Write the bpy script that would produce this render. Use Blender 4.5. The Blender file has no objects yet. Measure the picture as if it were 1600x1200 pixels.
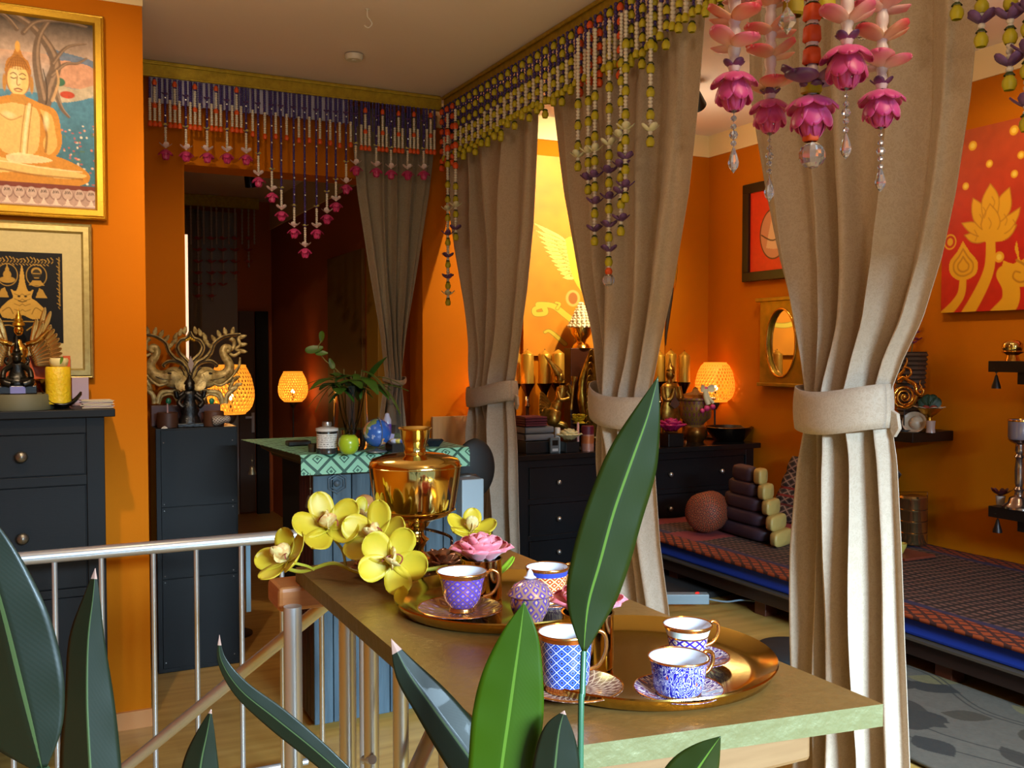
import bpy, math, random
import numpy as np
from math import sin, cos, pi, atan2, sqrt, radians
from mathutils import Vector, Matrix, Euler
random.seed(7)
S = bpy.context.scene
C = S.collection
# ---------------- camera ----------------
F = 1500.0
cam = bpy.data.cameras.new('camera'); co = bpy.data.objects.new('camera', cam); C.objects.link(co)
cam.sensor_width = 36; cam.lens = 36*F/1600; cam.clip_start = .02
co.location = (0, 0, 1.5)
co.rotation_euler = (radians(90)-math.atan(52/F), 0, -math.atan(740/F))
S.camera = co
S.view_settings.view_transform = 'Standard'; S.view_settings.look = 'None'
S.view_settings.exposure = 0.12; S.view_settings.gamma = 1.0
S.view_settings.use_curve_mapping = False
try:
    S.cycles.use_denoising = True
    S.cycles.max_bounces = 8; S.cycles.caustics_reflective = False; S.cycles.caustics_refractive = False
    S.cycles.sample_clamp_indirect = 6
except Exception: pass
# ---------------- world and lights ----------------
W = bpy.data.worlds.new('world'); S.world = W; W.use_nodes = True
W.node_tree.nodes['Background'].inputs[0].default_value = (.55, .75, 1, 1)
W.node_tree.nodes['Background'].inputs[1].default_value = 0.6
def light(name, typ, loc, target, energy, col, size=.1, sizey=None, spot=60, blend=.5):
    l = bpy.data.lights.new(name, typ); o = bpy.data.objects.new(name, l); C.objects.link(o)
    l.energy = energy; l.color = col; o.location = loc
    if typ == 'AREA':
        l.size = size
        if sizey: l.shape = 'RECTANGLE'; l.size_y = sizey
    elif typ in ('POINT', 'SPOT'):
        l.shadow_soft_size = size
        if typ == 'SPOT': l.spot_size = radians(spot); l.spot_blend = blend
    if target is not None:
        d = Vector(target)-Vector(loc); o.rotation_euler = d.to_track_quat('-Z', 'Y').to_euler()
    return o
WARM = (1, .66, .34); WARM2 = (1, .74, .46); DAY = (.56, .80, 1)
light('daylight', 'AREA', (1.5, -3.6, 2.85), (1.5, 2.4, .6), 500, DAY, 2.4, .9).data.spread = radians(95)
light('warm_fill_front', 'POINT', (.9, .2, 2.45), None, 18, WARM2, .12)  # unseen warm fill light added overhead near the camera
light('warm_fill_hall', 'POINT', (.4, 2.6, 2.3), None, 11, WARM2, .15)  # unseen fill light added to brighten the main ceiling
light('spot_pictures', 'SPOT', (-.1, 2.4, 2.8), (.0, 4.05, 1.85), 115, WARM2, .03, spot=75, blend=.9)
light('spot_mural', 'SPOT', (2.95, 3.9, 2.8), (2.75, 5.0, 2.15), 150, (1, .78, .42), .04, spot=80, blend=.8)
light('spot_carving', 'SPOT', (.75, 3.0, 2.8), (.72, 4.86, 1.5), 45, WARM2, .03, spot=48, blend=.9)
light('spot_dresser', 'SPOT', (3.3, 3.6, 2.8), (3.0, 4.8, 1.1), 45, WARM2, .04, spot=85, blend=.9)
light('side_room_lamp', 'POINT', (3.05, 2.2, 2.5), None, 5, WARM2, .1)
light('spot_lotus', 'SPOT', (2.7, 2.5, 2.8), (3.87, 2.8, 2.1), 40, WARM2, .04, spot=55, blend=.9)
light('side_room_fill', 'POINT', (3.2, 4.2, 2.45), None, 6, (1,.8,.5), .1)  # added point light without a fixture, lifts the ceiling tone
# ---------------- projecting ----------------
bpy.context.view_layer.update()
CM = co.matrix_world.copy(); CI = CM.inverted(); CL = CM.translation.copy(); R3 = CM.to_3x3()
def ray(px, py): return R3 @ Vector(((px-800)/F, -(py-600)/F, -1))
def on_z(px, py, z): d = ray(px, py); return CL + d*((z-1.5)/d.z)
def on_y(px, py, y): d = ray(px, py); return CL + d*(y/d.y)
def on_x(px, py, x): d = ray(px, py); return CL + d*(x/d.x)
def at(px, py, t): return CL + ray(px, py)*t
def proj(p):
    v = CI @ Vector(p); return 800+F*v.x/-v.z, 600-F*v.y/-v.z, -v.z
RT = Vector((cos(math.atan(740/F)), -sin(math.atan(740/F)), 0)); FW = Vector((-RT.y, RT.x, 0)); UP = Vector((0, 0, 1))
# ---------------- materials ----------------
def lin(c):
    if isinstance(c, str):
        c = c.lstrip('#'); c = [int(c[i:i+2], 16)/255 for i in (0, 2, 4)]
        return tuple((x/12.92 if x <= .04045 else ((x+.055)/1.055)**2.4) for x in c)
    return tuple(c[:3])
class NT:
    def __init__(s, name):
        s.mat = bpy.data.materials.new(name); s.mat.use_nodes = True; s.t = s.mat.node_tree; s.t.nodes.clear()
        s.out = s.n('ShaderNodeOutputMaterial'); s.b = s.n('ShaderNodeBsdfPrincipled'); s.l(s.b.outputs[0], s.out.inputs[0])
    def n(s, k, **kw):
        x = s.t.nodes.new(k)
        for a, v in kw.items(): setattr(x, a, v)
        return x
    def l(s, a, b): s.t.links.new(a, b)
    def put(s, v, sock):
        if isinstance(v, (int, float)): sock.default_value = v
        elif isinstance(v, tuple): sock.default_value = (*v[:3], 1) if len(sock.default_value) == 4 else v
        else: s.l(v, sock)
    def m(s, op, a, b=0., c=0.):
        x = s.n('ShaderNodeMath', operation=op)
        for i, v in enumerate((a, b, c)): s.put(v, x.inputs[i])
        return x.outputs[0]
    def mix(s, f, a, b):
        x = s.n('ShaderNodeMix', data_type='RGBA'); s.put(f, x.inputs[0]); s.put(a, x.inputs[6]); s.put(b, x.inputs[7]); return x.outputs[2]
    def obj(s): return s.n('ShaderNodeTexCoord').outputs['Object']
    def puv(s):
        a = s.n('ShaderNodeAttribute', attribute_name='puv'); x = s.n('ShaderNodeSeparateXYZ'); s.l(a.outputs['Vector'], x.inputs[0]); return x.outputs[0], x.outputs[1]
    def noise(s, scale, detail=3, vec=None, sc3=None):
        x = s.n('ShaderNodeTexNoise'); x.inputs['Scale'].default_value = scale; x.inputs['Detail'].default_value = detail
        v = vec or s.obj()
        if sc3:
            mp = s.n('ShaderNodeMapping'); mp.inputs['Scale'].default_value = sc3; s.l(v, mp.inputs[0]); v = mp.outputs[0]
        s.l(v, x.inputs['Vector']); return x.outputs[0]
    def bump(s, h, strength, dist=.01):
        x = s.n('ShaderNodeBump'); x.inputs['Strength'].default_value = strength; x.inputs['Distance'].default_value = dist
        s.put(h, x.inputs['Height']); s.l(x.outputs[0], s.b.inputs['Normal'])
    def set(s, **kw):
        names = dict(col='Base Color', rough='Roughness', metal='Metallic', coat='Coat Weight', trans='Transmission Weight', ior='IOR', emis='Emission Color', estr='Emission Strength', sheen='Sheen Weight', sub='Subsurface Weight', alpha='Alpha', spec='Specular IOR Level')
        for k, v in kw.items(): s.put(v, s.b.inputs[names[k]])
        return s
MC = {}
def M(name, col='#808080', rough=.5, metal=0., col2=None, var=.0, vs=6., sc3=None, bump=0., bs=60., bd=.01, bsc3=None, **kw):
    if name in MC: return MC[name]
    n = NT(name); a = lin(col)
    n.set(rough=float(rough), metal=float(metal), **kw)
    if col2 or var:
        b = lin(col2) if col2 else tuple(x*(1-var) for x in a)
        f = n.noise(vs, 4, sc3=sc3)
        f = n.m('MULTIPLY_ADD', f, 2.4, -.7); x = n.n('ShaderNodeClamp'); n.l(f, x.inputs[0])
        n.set(col=n.mix(x.outputs[0], a, b))
    else: n.set(col=a)
    if bump: n.bump(n.noise(bs, 3, sc3=bsc3), bump, bd)
    MC[name] = n.mat; return n.mat
def lattice(name, cell, line, dot, nu, mv, lw=.13, dw=.16, rough=.25, metal_line=0., bands=(), rough2=None, obj_uv=None, bump=0., coat=0., cell2=None):
    """diamond lattice over the surface's own coordinates"""
    n = NT(name)
    if obj_uv is None: u, v = n.puv()
    else:
        x = n.n('ShaderNodeSeparateXYZ'); n.l(n.obj(), x.inputs[0]); u, v = x.outputs[obj_uv[0]], x.outputs[obj_uv[1]]
    un = n.m('MULTIPLY', u, float(nu)); vn = n.m('MULTIPLY', v, float(mv))
    a = n.m('ABSOLUTE', n.m('SUBTRACT', n.m('FRACT', n.m('ADD', un, vn)), .5))
    b = n.m('ABSOLUTE', n.m('SUBTRACT', n.m('FRACT', n.m('ADD', n.m('SUBTRACT', un, vn), 100.)), .5))
    mx = n.m('MAXIMUM', a, b)
    isline = n.m('GREATER_THAN', mx, .5-lw); isdot = n.m('LESS_THAN', mx, dw)
    ring = n.m('MULTIPLY', n.m('GREATER_THAN', mx, dw+.07), n.m('LESS_THAN', mx, dw+.13))
    col = n.mix(ring, lin(cell), lin(cell2 or cell)); col = n.mix(isline, col, lin(line)); col = n.mix(isdot, col, lin(dot))
    met = n.m('MULTIPLY', isline, float(metal_line))
    for v0, v1, c, mt in bands:
        f = n.m('MULTIPLY', n.m('GREATER_THAN', v, v0), n.m('LESS_THAN', v, v1))
        col = n.mix(f, col, lin(c)); met = n.m('ADD', n.m('MULTIPLY', met, n.m('SUBTRACT', 1., f)), n.m('MULTIPLY', f, float(mt)))
    n.set(col=col, metal=met, rough=rough, coat=coat)
    if bump: n.bump(isline, bump, .002)
    MC[name] = n.mat; return n.mat
# ---------------- mesh builder ----------------
WL = {}
def wloc(o): return WL.get(o.name, Vector((0, 0, 0))) if o else Vector((0, 0, 0))
def tag(o, label=None, cat=None, group=None, kind=None):
    if label: o['label'] = label
    if cat: o['category'] = cat
    if group: o['group'] = group
    if kind: o['kind'] = kind
    return o
def T(name, label, cat, loc, group=None):
    o = bpy.data.objects.new(name, None); C.objects.link(o); o.location = loc; o.empty_display_size = .05
    WL[o.name] = Vector(loc); return tag(o, label, cat, group)
class MB:
    def __init__(s): s.v = []; s.f = []; s.uv = []; s.mi = []; s.cur = 0
    def add(s, vs, fs, uvs=None):
        k = len(s.v); s.v += [tuple(x) for x in vs]; s.uv += list(uvs) if uvs else [(0, 0)]*len(vs)
        s.f += [tuple(i+k for i in f) for f in fs]; s.mi += [s.cur]*len(fs); return s
    def box(s, a, b):
        (x0, y0, z0), (x1, y1, z1) = a, b
        vs = [(x, y, z) for z in (z0, z1) for y in (y0, y1) for x in (x0, x1)]
        return s.add(vs, [(0, 2, 3, 1), (4, 5, 7, 6), (0, 1, 5, 4), (2, 6, 7, 3), (0, 4, 6, 2), (1, 3, 7, 5)])
    def grid(s, P, cols, rows, uv=None, wrap=False):
        vs = [P(i, j) for j in range(rows) for i in range(cols)]
        uvs = [(i/(cols-1), j/(rows-1)) for j in range(rows) for i in range(cols)]
        fs = [(j*cols+i, j*cols+i+1, (j+1)*cols+i+1, (j+1)*cols+i) for j in range(rows-1) for i in range(cols-1)]
        return s.add(vs, fs, uvs)
    def lathe(s, c, prof, n=32, axis=None, a0=0., sq=1., flute=0, fa=0.):
        """prof: (r, h) from bottom to top about c; axis: direction of h"""
        c = Vector(c); ax = Vector(axis).normalized() if axis is not None else UP
        e1 = ax.orthogonal().normalized() if axis is not None else Vector((1, 0, 0)); e2 = ax.cross(e1)
        L = [0]
        for i in range(1, len(prof)): L.append(L[-1]+math.hypot(prof[i][0]-prof[i-1][0], prof[i][1]-prof[i-1][1]))
        vs = []; uvs = []
        for j, (r, h) in enumerate(prof):
            for i in range(n+1):
                a = a0+2*pi*i/n; rr = r*(1+(fa*cos(flute*a) if flute else 0))
                vs.append(c+e1*(rr*cos(a))+e2*(rr*sin(a)*sq)+ax*h); uvs.append((i/n, L[j]/(L[-1] or 1)))
        m = n+1
        fs = [(j*m+i, j*m+i+1, (j+1)*m+i+1, (j+1)*m+i) for j in range(len(prof)-1) for i in range(n)]
        return s.add(vs, fs, uvs)
    def cyl(s, a, b, r, n=16, r2=None):
        a = Vector(a); d = Vector(b)-a; L = d.length; r2 = r if r2 is None else r2
        return s.lathe(a, [(0, 0), (r, 0), (r2, L), (0, L)], n, axis=d)
    def ball(s, c, r, n=12, sc=(1, 1, 1), m=None):
        m = m or max(4, n//2); c = Vector(c)
        vs = []; uvs = []
        for j in range(m+1):
            t = pi*j/m
            for i in range(n+1):
                a = 2*pi*i/n; vs.append(c+Vector((r*sin(t)*cos(a)*sc[0], r*sin(t)*sin(a)*sc[1], -r*cos(t)*sc[2]))); uvs.append((i/n, j/m))
        k = n+1
        return s.add(vs, [(j*k+i, j*k+i+1, (j+1)*k+i+1, (j+1)*k+i) for j in range(m) for i in range(n)], uvs)
    def tube(s, pts, r, n=8, flat=1., closed=False):
        pts = [Vector(p) for p in pts]; N = len(pts)
        rs = r if isinstance(r, (list, tuple)) else [r]*N
        vs = []; uvs = []; prev = None
        for i, p in enumerate(pts):
            d = (pts[min(i+1, N-1)]-pts[max(i-1, 0)])
            if closed: d = pts[(i+1) % N]-pts[i-1]
            if d.length < 1e-9: d = Vector((0, 0, 1))
            d.normalize()
            if prev is None: e = d.orthogonal().normalized()
            else:
                e = prev-d*prev.dot(d); e = e.normalized() if e.length > 1e-6 else d.orthogonal().normalized()
            prev = e; g = d.cross(e)
            for k in range(n): a = 2*pi*k/n; vs.append(p+(e*cos(a)+g*sin(a)*flat)*rs[i]); uvs.append((k/n, i/max(1, N-1)))
        fs = [(i*n+k, i*n+(k+1) % n, (i+1)*n+(k+1) % n, (i+1)*n+k) for i in range(N-1) for k in range(n)]
        if closed: fs += [((N-1)*n+k, (N-1)*n+(k+1) % n, (k+1) % n, k) for k in range(n)]
        else: fs += [tuple(reversed(range(n))), tuple((N-1)*n+k for k in range(n))]
        return s.add(vs, fs, uvs)
    def prism(s, pts, o, ux, uy, th):
        """2-D outline pts extruded by vector th, in the plane o + x*ux + y*uy"""
        o, ux, uy, th = Vector(o), Vector(ux), Vector(uy), Vector(th); N = len(pts)
        f = [o+ux*x+uy*y for x, y in pts]; vs = f+[p+th for p in f]
        return s.add(vs, [tuple(range(N)), tuple(reversed(range(N, 2*N)))]+[(i, i+N, (i+1) % N+N, (i+1) % N) for i in range(N)])
    def petal(s, base, d, up, L, w, curl=.3, cup=.2, n=6, m=4, tip=1.0, wp=.75):
        """a petal from base along d; up: its face normal; curl bends it towards up"""
        base, d, up = Vector(base), Vector(d).normalized(), Vector(up); up = (up-d*up.dot(d)).normalized(); sd = d.cross(up)
        vs = []; uvs = []
        for j in range(n+1):
            t = j/n; t = sin(pi/2*t) if tip == 1. else t; k_ = .6; ww = (w*(.3+.7*sin(pi/2*min(1, t/k_)))*(1 if t < k_ else sqrt(max(.0, 1-((t-k_)/(1-k_))**2.2))+.02)) if tip == 1. else w*(sin(pi*min(1, t**wp)*.96+.04))**.8
            a = curl*t; c = base+d*(L*t*cos(a*.6))+up*(L*t*sin(a))
            for i in range(m+1):
                k = i/m*2-1; vs.append(c+sd*(ww*.5*k)+up*(cup*w*k*k)); uvs.append((i/m, t))
        q = m+1
        return s.add(vs, [(j*q+i, j*q+i+1, (j+1)*q+i+1, (j+1)*q+i) for j in range(n) for i in range(m)], uvs)
    def build(s, name, mat, parent=None, smooth=True, loc=None, bevel=0., solid=0., colors=None, auto=50, sub=0):
        w = wloc(parent) if parent else (Vector(loc) if loc is not None else Vector((0, 0, 0)))
        if parent is None and loc is None and s.v:
            a = np.array(s.v); w = Vector(((a[:, 0].min()+a[:, 0].max())/2, (a[:, 1].min()+a[:, 1].max())/2, a[:, 2].min()))
        me = bpy.data.meshes.new(name); me.from_pydata([tuple(Vector(v)-w) for v in s.v], [], s.f)
        for m_ in (mat if isinstance(mat, (list, tuple)) else [mat]): me.materials.append(m_)
        if any(s.mi): me.polygons.foreach_set('material_index', s.mi)
        at_ = me.attributes.new('puv', 'FLOAT_VECTOR', 'POINT')
        at_.data.foreach_set('vector', np.array([(u, v, 0) for u, v in s.uv], dtype=np.float32).ravel())
        if colors is not None:
            ca = me.color_attributes.new('paint', 'FLOAT_COLOR', 'POINT'); ca.data.foreach_set('color', colors.astype(np.float32).ravel())
        if smooth: me.polygons.foreach_set('use_smooth', [True]*len(me.polygons))
        me.update()
        o = bpy.data.objects.new(name, me); C.objects.link(o); WL[o.name] = Vector(w)
        if parent: o.parent = parent
        else: o.location = w
        if smooth and auto is not None:
            try: me.set_sharp_from_angle(angle=radians(auto))
            except Exception: pass
        if solid: x = o.modifiers.new('solid', 'SOLIDIFY'); x.thickness = solid; x.offset = 0
        if bevel: x = o.modifiers.new('bevel', 'BEVEL'); x.width = bevel; x.segments = 2; x.limit_method = 'ANGLE'
        if sub: x = o.modifiers.new('sub', 'SUBSURF'); x.levels = x.render_levels = sub
        return o
def box(name, a, b, mat, parent=None, bevel=0., **kw):
    a2 = tuple(min(x, y) for x, y in zip(a, b)); b2 = tuple(max(x, y) for x, y in zip(a, b))
    return MB().box(a2, b2).build(name, mat, parent, smooth=False, bevel=bevel, **kw)
def structure(name, a, b, mat, **kw): return tag(box(name, a, b, mat, **kw), kind='structure')
def spline(pts, k=8):
    """Catmull-Rom through points of any dimension"""
    P = [tuple(p) for p in pts]; P = [P[0]]+P+[P[-1]]; out = []
    for i in range(1, len(P)-2):
        for j in range(k):
            t = j/k; out.append(tuple(.5*(2*b+(-a+c)*t+(2*a-5*b+4*c-d)*t*t+(-a+3*b-3*c+d)*t**3) for a, b, c, d in zip(P[i-1], P[i], P[i+1], P[i+2])))
    out.append(P[-2]); return out
# ---------------- painted canvases ----------------
class Canvas:
    def __init__(s, x0, y0, x1, y1, sc, bg):
        s.x0, s.y0, s.x1, s.y1 = x0, y0, x1, y1; s.nx = int((x1-x0)*sc)+1; s.ny = int((y1-y0)*sc)+1
        s.X, s.Y = np.meshgrid(np.linspace(x0, x1, s.nx), np.linspace(y0, y1, s.ny)); s.A = np.ones((s.ny, s.nx, 3))*np.array(lin(bg))
        s.w = (x1-x0)/(s.nx-1)
    def put(s, m, col, a=1.):
        m = np.clip(m, 0, 1)[..., None]*a; s.A = s.A*(1-m)+np.array(lin(col))*m; return s
    def ell(s, cx, cy, rx, ry, col, rot=0., a=1., soft=None):
        c, q = cos(rot), sin(rot); dx, dy = s.X-cx, s.Y-cy; u = (dx*c+dy*q)/rx; v = (-dx*q+dy*c)/ry
        d = (np.sqrt(u*u+v*v)-1)*min(rx, ry); return s.put(.5-d/(soft or s.w), col, a)
    def poly(s, pts, col, a=1., smooth=0):
        if smooth: pts = spline(list(pts)+[pts[0]], smooth)
        ins = np.zeros(s.X.shape, bool); N = len(pts)
        for i in range(N):
            (xa, ya), (xb, yb) = pts[i][:2], pts[(i+1) % N][:2]
            if ya == yb: continue
            ins ^= ((s.Y > min(ya, yb)) & (s.Y <= max(ya, yb)) & (s.X < (xb-xa)*(s.Y-ya)/(yb-ya)+xa))
        return s.put(ins.astype(float), col, a)
    def line(s, pts, w, col, a=1., k=0):
        if k: pts = spline(pts, k)
        ws = w if isinstance(w, (list, tuple)) else [w, w]
        D = np.full(s.X.shape, 1e9); N = len(pts)-1
        for i in range(N):
            (xa, ya), (xb, yb) = pts[i][:2], pts[i+1][:2]; dx, dy = xb-xa, yb-ya; L = dx*dx+dy*dy+1e-9
            t = np.clip(((s.X-xa)*dx+(s.Y-ya)*dy)/L, 0, 1); q = (i+t)/N; ww = ws[0]+(ws[1]-ws[0])*q
            D = np.minimum(D, np.hypot(s.X-xa-t*dx, s.Y-ya-t*dy)-ww/2)
        return s.put(.5-D/s.w, col, a)
    def grad(s, y0, c0, y1, c1, mask=None):
        t = np.clip((s.Y-y0)/(y1-y0), 0, 1)[..., None]; g = np.array(lin(c0))*(1-t)+np.array(lin(c1))*t
        m = np.ones(s.X.shape)[..., None] if mask is None else mask[..., None]; s.A = s.A*(1-m)+g*m; return s
    def mottle(s, amt, cell=6., seed=1):
        r = np.random.RandomState(seed); acc = 0
        for k, c_ in enumerate((cell, cell/2.5)):
            ny, nx = int((s.y1-s.y0)/c_)+3, int((s.x1-s.x0)/c_)+3; g = r.rand(ny, nx)
            fy, fx = (s.Y-s.y0)/c_, (s.X-s.x0)/c_; iy, ix = fy.astype(int), fx.astype(int); ty, tx = fy-iy, fx-ix
            acc = acc+(g[iy, ix]*(1-ty)*(1-tx)+g[iy+1, ix]*ty*(1-tx)+g[iy, ix+1]*(1-ty)*tx+g[iy+1, ix+1]*ty*tx-.5)
        s.A = s.A*(1+amt*acc[..., None]); return s
    def panel(s, name, P00, P10, P01, mat, parent=None, bulge=None, **kw):
        """P00: world point of (x0,y0); P10 of (x1,y0); P01 of (x0,y1)"""
        P00, P10, P01 = Vector(P00), Vector(P10), Vector(P01); ex, ey = P10-P00, P01-P00
        mb = MB(); mb.grid(lambda i, j: P00+ex*(i/(s.nx-1))+ey*(j/(s.ny-1)), s.nx, s.ny)
        col = np.ones((s.ny*s.nx, 4)); col[:, :3] = np.clip(s.A.reshape(-1, 3), 0, 1)
        return mb.build(name, mat, parent, colors=col, **kw)
def paint_mat(name, rough=.5, spec=.5, coat=0., bump=0., bs=200.):
    n = NT(name); a = n.n('ShaderNodeAttribute', attribute_name='paint'); n.set(col=a.outputs['Color'], rough=rough, coat=coat, spec=spec)
    if bump: n.bump(n.noise(bs, 2), bump, .002)
    return n.mat
# ================= the setting =================
CEIL = 2.87
orange = M('orange_wall', '#c67000', .75, spec=.15, var=.10, vs=1.5, bump=.15, bs=220, bd=.002)
redwall = M('back_room_wall', '#a8541c', .7, bump=.1, bs=200, bd=.002)
cream = M('cream_band', '#f0dcae', .7)
ceilm = M('ceiling_paint', '#e9dcdc', .8, bump=.2, bs=300, bd=.002)
floorm = M('wood_floor', '#c39a52', .32, col2='#a97f3c', vs=3, sc3=(.7, 9, 1), bump=.08, bs=30, bd=.002, bsc3=(1, 12, 1))
goldpaint = M('gold_cornice', '#c2a429', .42, .55, col2='#a68a20', vs=40, bump=.6, bs=260, bd=.004)
greywall = M('grey_wall', '#9a9a9a', .8)
skirt = M('skirting', '#c58a55', .4)
structure('floor', (-1.75, -1.45, -.05), (4.0, 9.3, 0), floorm)
structure('floor_platform', (2.16, -1.3, 0), (3.875, 5.0, .33), floorm)
structure('ceiling', (-1.75, -1.45, CEIL), (4.0, 9.3, CEIL+.05), ceilm)
mb = MB(); mb.box((-1.7, 4.05, 0), (.385, 4.99, CEIL-.02)); tag(mb.build('wall_left', orange, smooth=False), kind='structure')
structure('trim_1', (-1.7, 4.045, 2.845), (.387, 4.05, CEIL), cream)
mb = MB(); mb.box((.385, 5.0, 0), (.66, 5.2, CEIL)); mb.box((.66, 5.0, 2.42), (1.914, 5.2, CEIL)); mb.box((1.914, 5.0, 0), (4.0, 5.2, CEIL))
tag(mb.build('wall_back', orange, smooth=False), kind='structure')
structure('trim_2', (1.914, 4.99, 2.735), (3.87, 5.0, CEIL), cream)
structure('wall_right', (3.875, -1.45, 0), (4.0, 5.0, CEIL), orange)
structure('trim_3', (3.865, -1.4, 2.735), (3.875, 4.99, CEIL), cream)
structure('baseboard_left', (-1.7, 4.035, 0), (.40, 4.05, .07), skirt)
structure('baseboard_back', (1.95, 4.985, 0), (2.16, 5.0, .07), skirt)
# street side: wall with a wide low shop window behind the camera
wh = M('plaster_white', '#b9a892', .8)
mb = MB(); mb.box((-1.75, -1.45, 0), (-1.5, -1.3, CEIL)); mb.box((2.4, -1.45, 0), (3.875, -1.3, CEIL)); mb.box((-1.5, -1.45, 2.2), (2.4, -1.3, CEIL)); mb.box((-1.5, -1.45, 0), (2.4, -1.3, .25))
tag(mb.build('wall_front', wh, smooth=False), kind='structure')
wf = T('window_1', 'wide shop window', 'window', (.45, -1.37, .25)); del wf['category']; wf['kind'] = 'structure'
mb = MB()
for x in (-1.5, -.24, 1.02, 2.35): mb.box((x, -1.4, .25), (x+.05, -1.34, 2.2))
mb.box((-1.5, -1.4, .25), (2.4, -1.34, .3)); mb.box((-1.5, -1.4, 2.15), (2.4, -1.34, 2.2)); mb.build('window_frame', M('window_paint', '#dddddd', .4), wf, smooth=False)
structure('wall_side', (-1.85, -1.45, 0), (-1.7, 4.99, CEIL), orange)
# back room beyond the opening
mb = MB(); mb.box((1.95, 5.2, 0), (2.1, 9.0, CEIL)); mb.box((-1.6, 9.0, 0), (2.1, 9.15, CEIL)); tag(mb.build('wall_back_room', redwall, smooth=False), kind='structure')
structure('trim_4', (1.94, 5.2, 2.62), (1.95, 9.0, CEIL), cream)
structure('wall_back_room_side', (-1.7, 5.2, 0), (-1.6, 9.15, CEIL), greywall)
a = on_y(291, 500, 8.97); b = on_y(371, 500, 8.97)
structure('wall_grey_panel', (a.x-.6, 8.96, 0), (b.x, 9.0, 2.75), greywall)
# cornices
def cornice(name, label, a, b, axis):
    t = T(name, label, 'curtain pelmet', ((a[0]+b[0])/2, (a[1]+b[1])/2, a[2]))
    box('pelmet_board', a, b, goldpaint, t, bevel=.004)
    if axis == 'y':   # runs along X, seen from -Y
        box('moulding', (a[0], a[1]-.012, b[2]-.018), (b[0]-.012, a[1]-.0005, b[2]), goldpaint, t, bevel=.004)
        box('moulding', (a[0], a[1]-.006, a[2]), (b[0]-.006, a[1]-.0005, a[2]+.010), goldpaint, t, bevel=.002)
    else:
        box('moulding', (a[0]-.012, a[1], b[2]-.018), (a[0]-.0005, b[1], b[2]), goldpaint, t, bevel=.004)
        box('moulding', (a[0]-.006, a[1], a[2]), (a[0]-.0005, b[1], a[2]+.010), goldpaint, t, bevel=.002)
    return t
cornice('curtain_pelmet', 'gold textured pelmet board along the ceiling over the dark doorway', (.387, 4.86, 2.795), (1.975, 4.89, CEIL-.001), 'y')
cornice('curtain_pelmet', 'long gold pelmet board running along the ceiling above the row of taupe curtains', (1.985, .9, 2.795), (2.015, 4.86, CEIL-.001), 'x')
cornice('curtain_pelmet', 'small dim gold pelmet in the back room beyond the doorway', (on_y(285, 320, 8.8).x-.5, 8.8, 2.77), (on_y(405, 320, 8.8).x, 8.84, CEIL-.001), 'y')
# doors of the back room
dk = M('door_brown', '#4a3018', .5); blk = M('gap_shade_black', '#070605', .8); steel = M('steel', '#b9b6b0', .3, .9)
d = T('door_1', 'brown interior door', 'door', on_y(385, 700, 8.95)); del d['category']; d['kind'] = 'structure'
a, b = on_y(373, 490, 8.93), on_y(397, 490, 8.93)
box('door_leaf', (a.x, 8.93, .02), (b.x, 8.958, 1.86), dk, d); 
h = on_y(393, 652, 8.9); box('door_handle', (h.x-.05, 8.9, h.z-.01), (h.x+.02, 8.928, h.z+.01), steel, d); box('door_plate', (h.x+.005, 8.915, h.z-.14), (h.x+.03, 8.929, h.z+.04), steel, d)
box('door_gap_shade', (on_y(400, 490, 8.9).x, 8.9, 0), (on_y(419, 490, 8.9).x, 8.955, 1.86), blk, d)  # solid black box stands in for the darkness of the opening
# yellow-brown wardrobe side on the back room wall, narrow light strip in the opening
yb = M('ochre_panel', '#7d5a1e', .55)
a = on_x(512, 400, 1.93); b = on_x(566, 400, 1.93)
tag(box('wall_panel', (1.925, b.y, 0), (1.949, a.y, on_x(512, 405, 1.93).z), yb, bevel=.004), 'tall ochre-brown panel on the back room wall left of the grey curtain', 'panel')
tag(box('wall_panel', (1.90, on_x(590, 400, 1.9).y, 0), (1.949, on_x(572, 400, 1.9).y, 2.1), M('gold_panel', '#a8801f', .5), bevel=.004), 'yellow strip of wall panel showing right beside the grey tied curtain', 'panel')
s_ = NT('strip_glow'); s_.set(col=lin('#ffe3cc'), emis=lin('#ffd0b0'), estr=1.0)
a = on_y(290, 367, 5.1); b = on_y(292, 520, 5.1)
tag(box('light_strip', (a.x-.007, 5.08, 1.0), (a.x+.007, 5.10, a.z), s_.mat), 'thin glowing white vertical strip at the left edge of the doorway', 'light strip')
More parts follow.
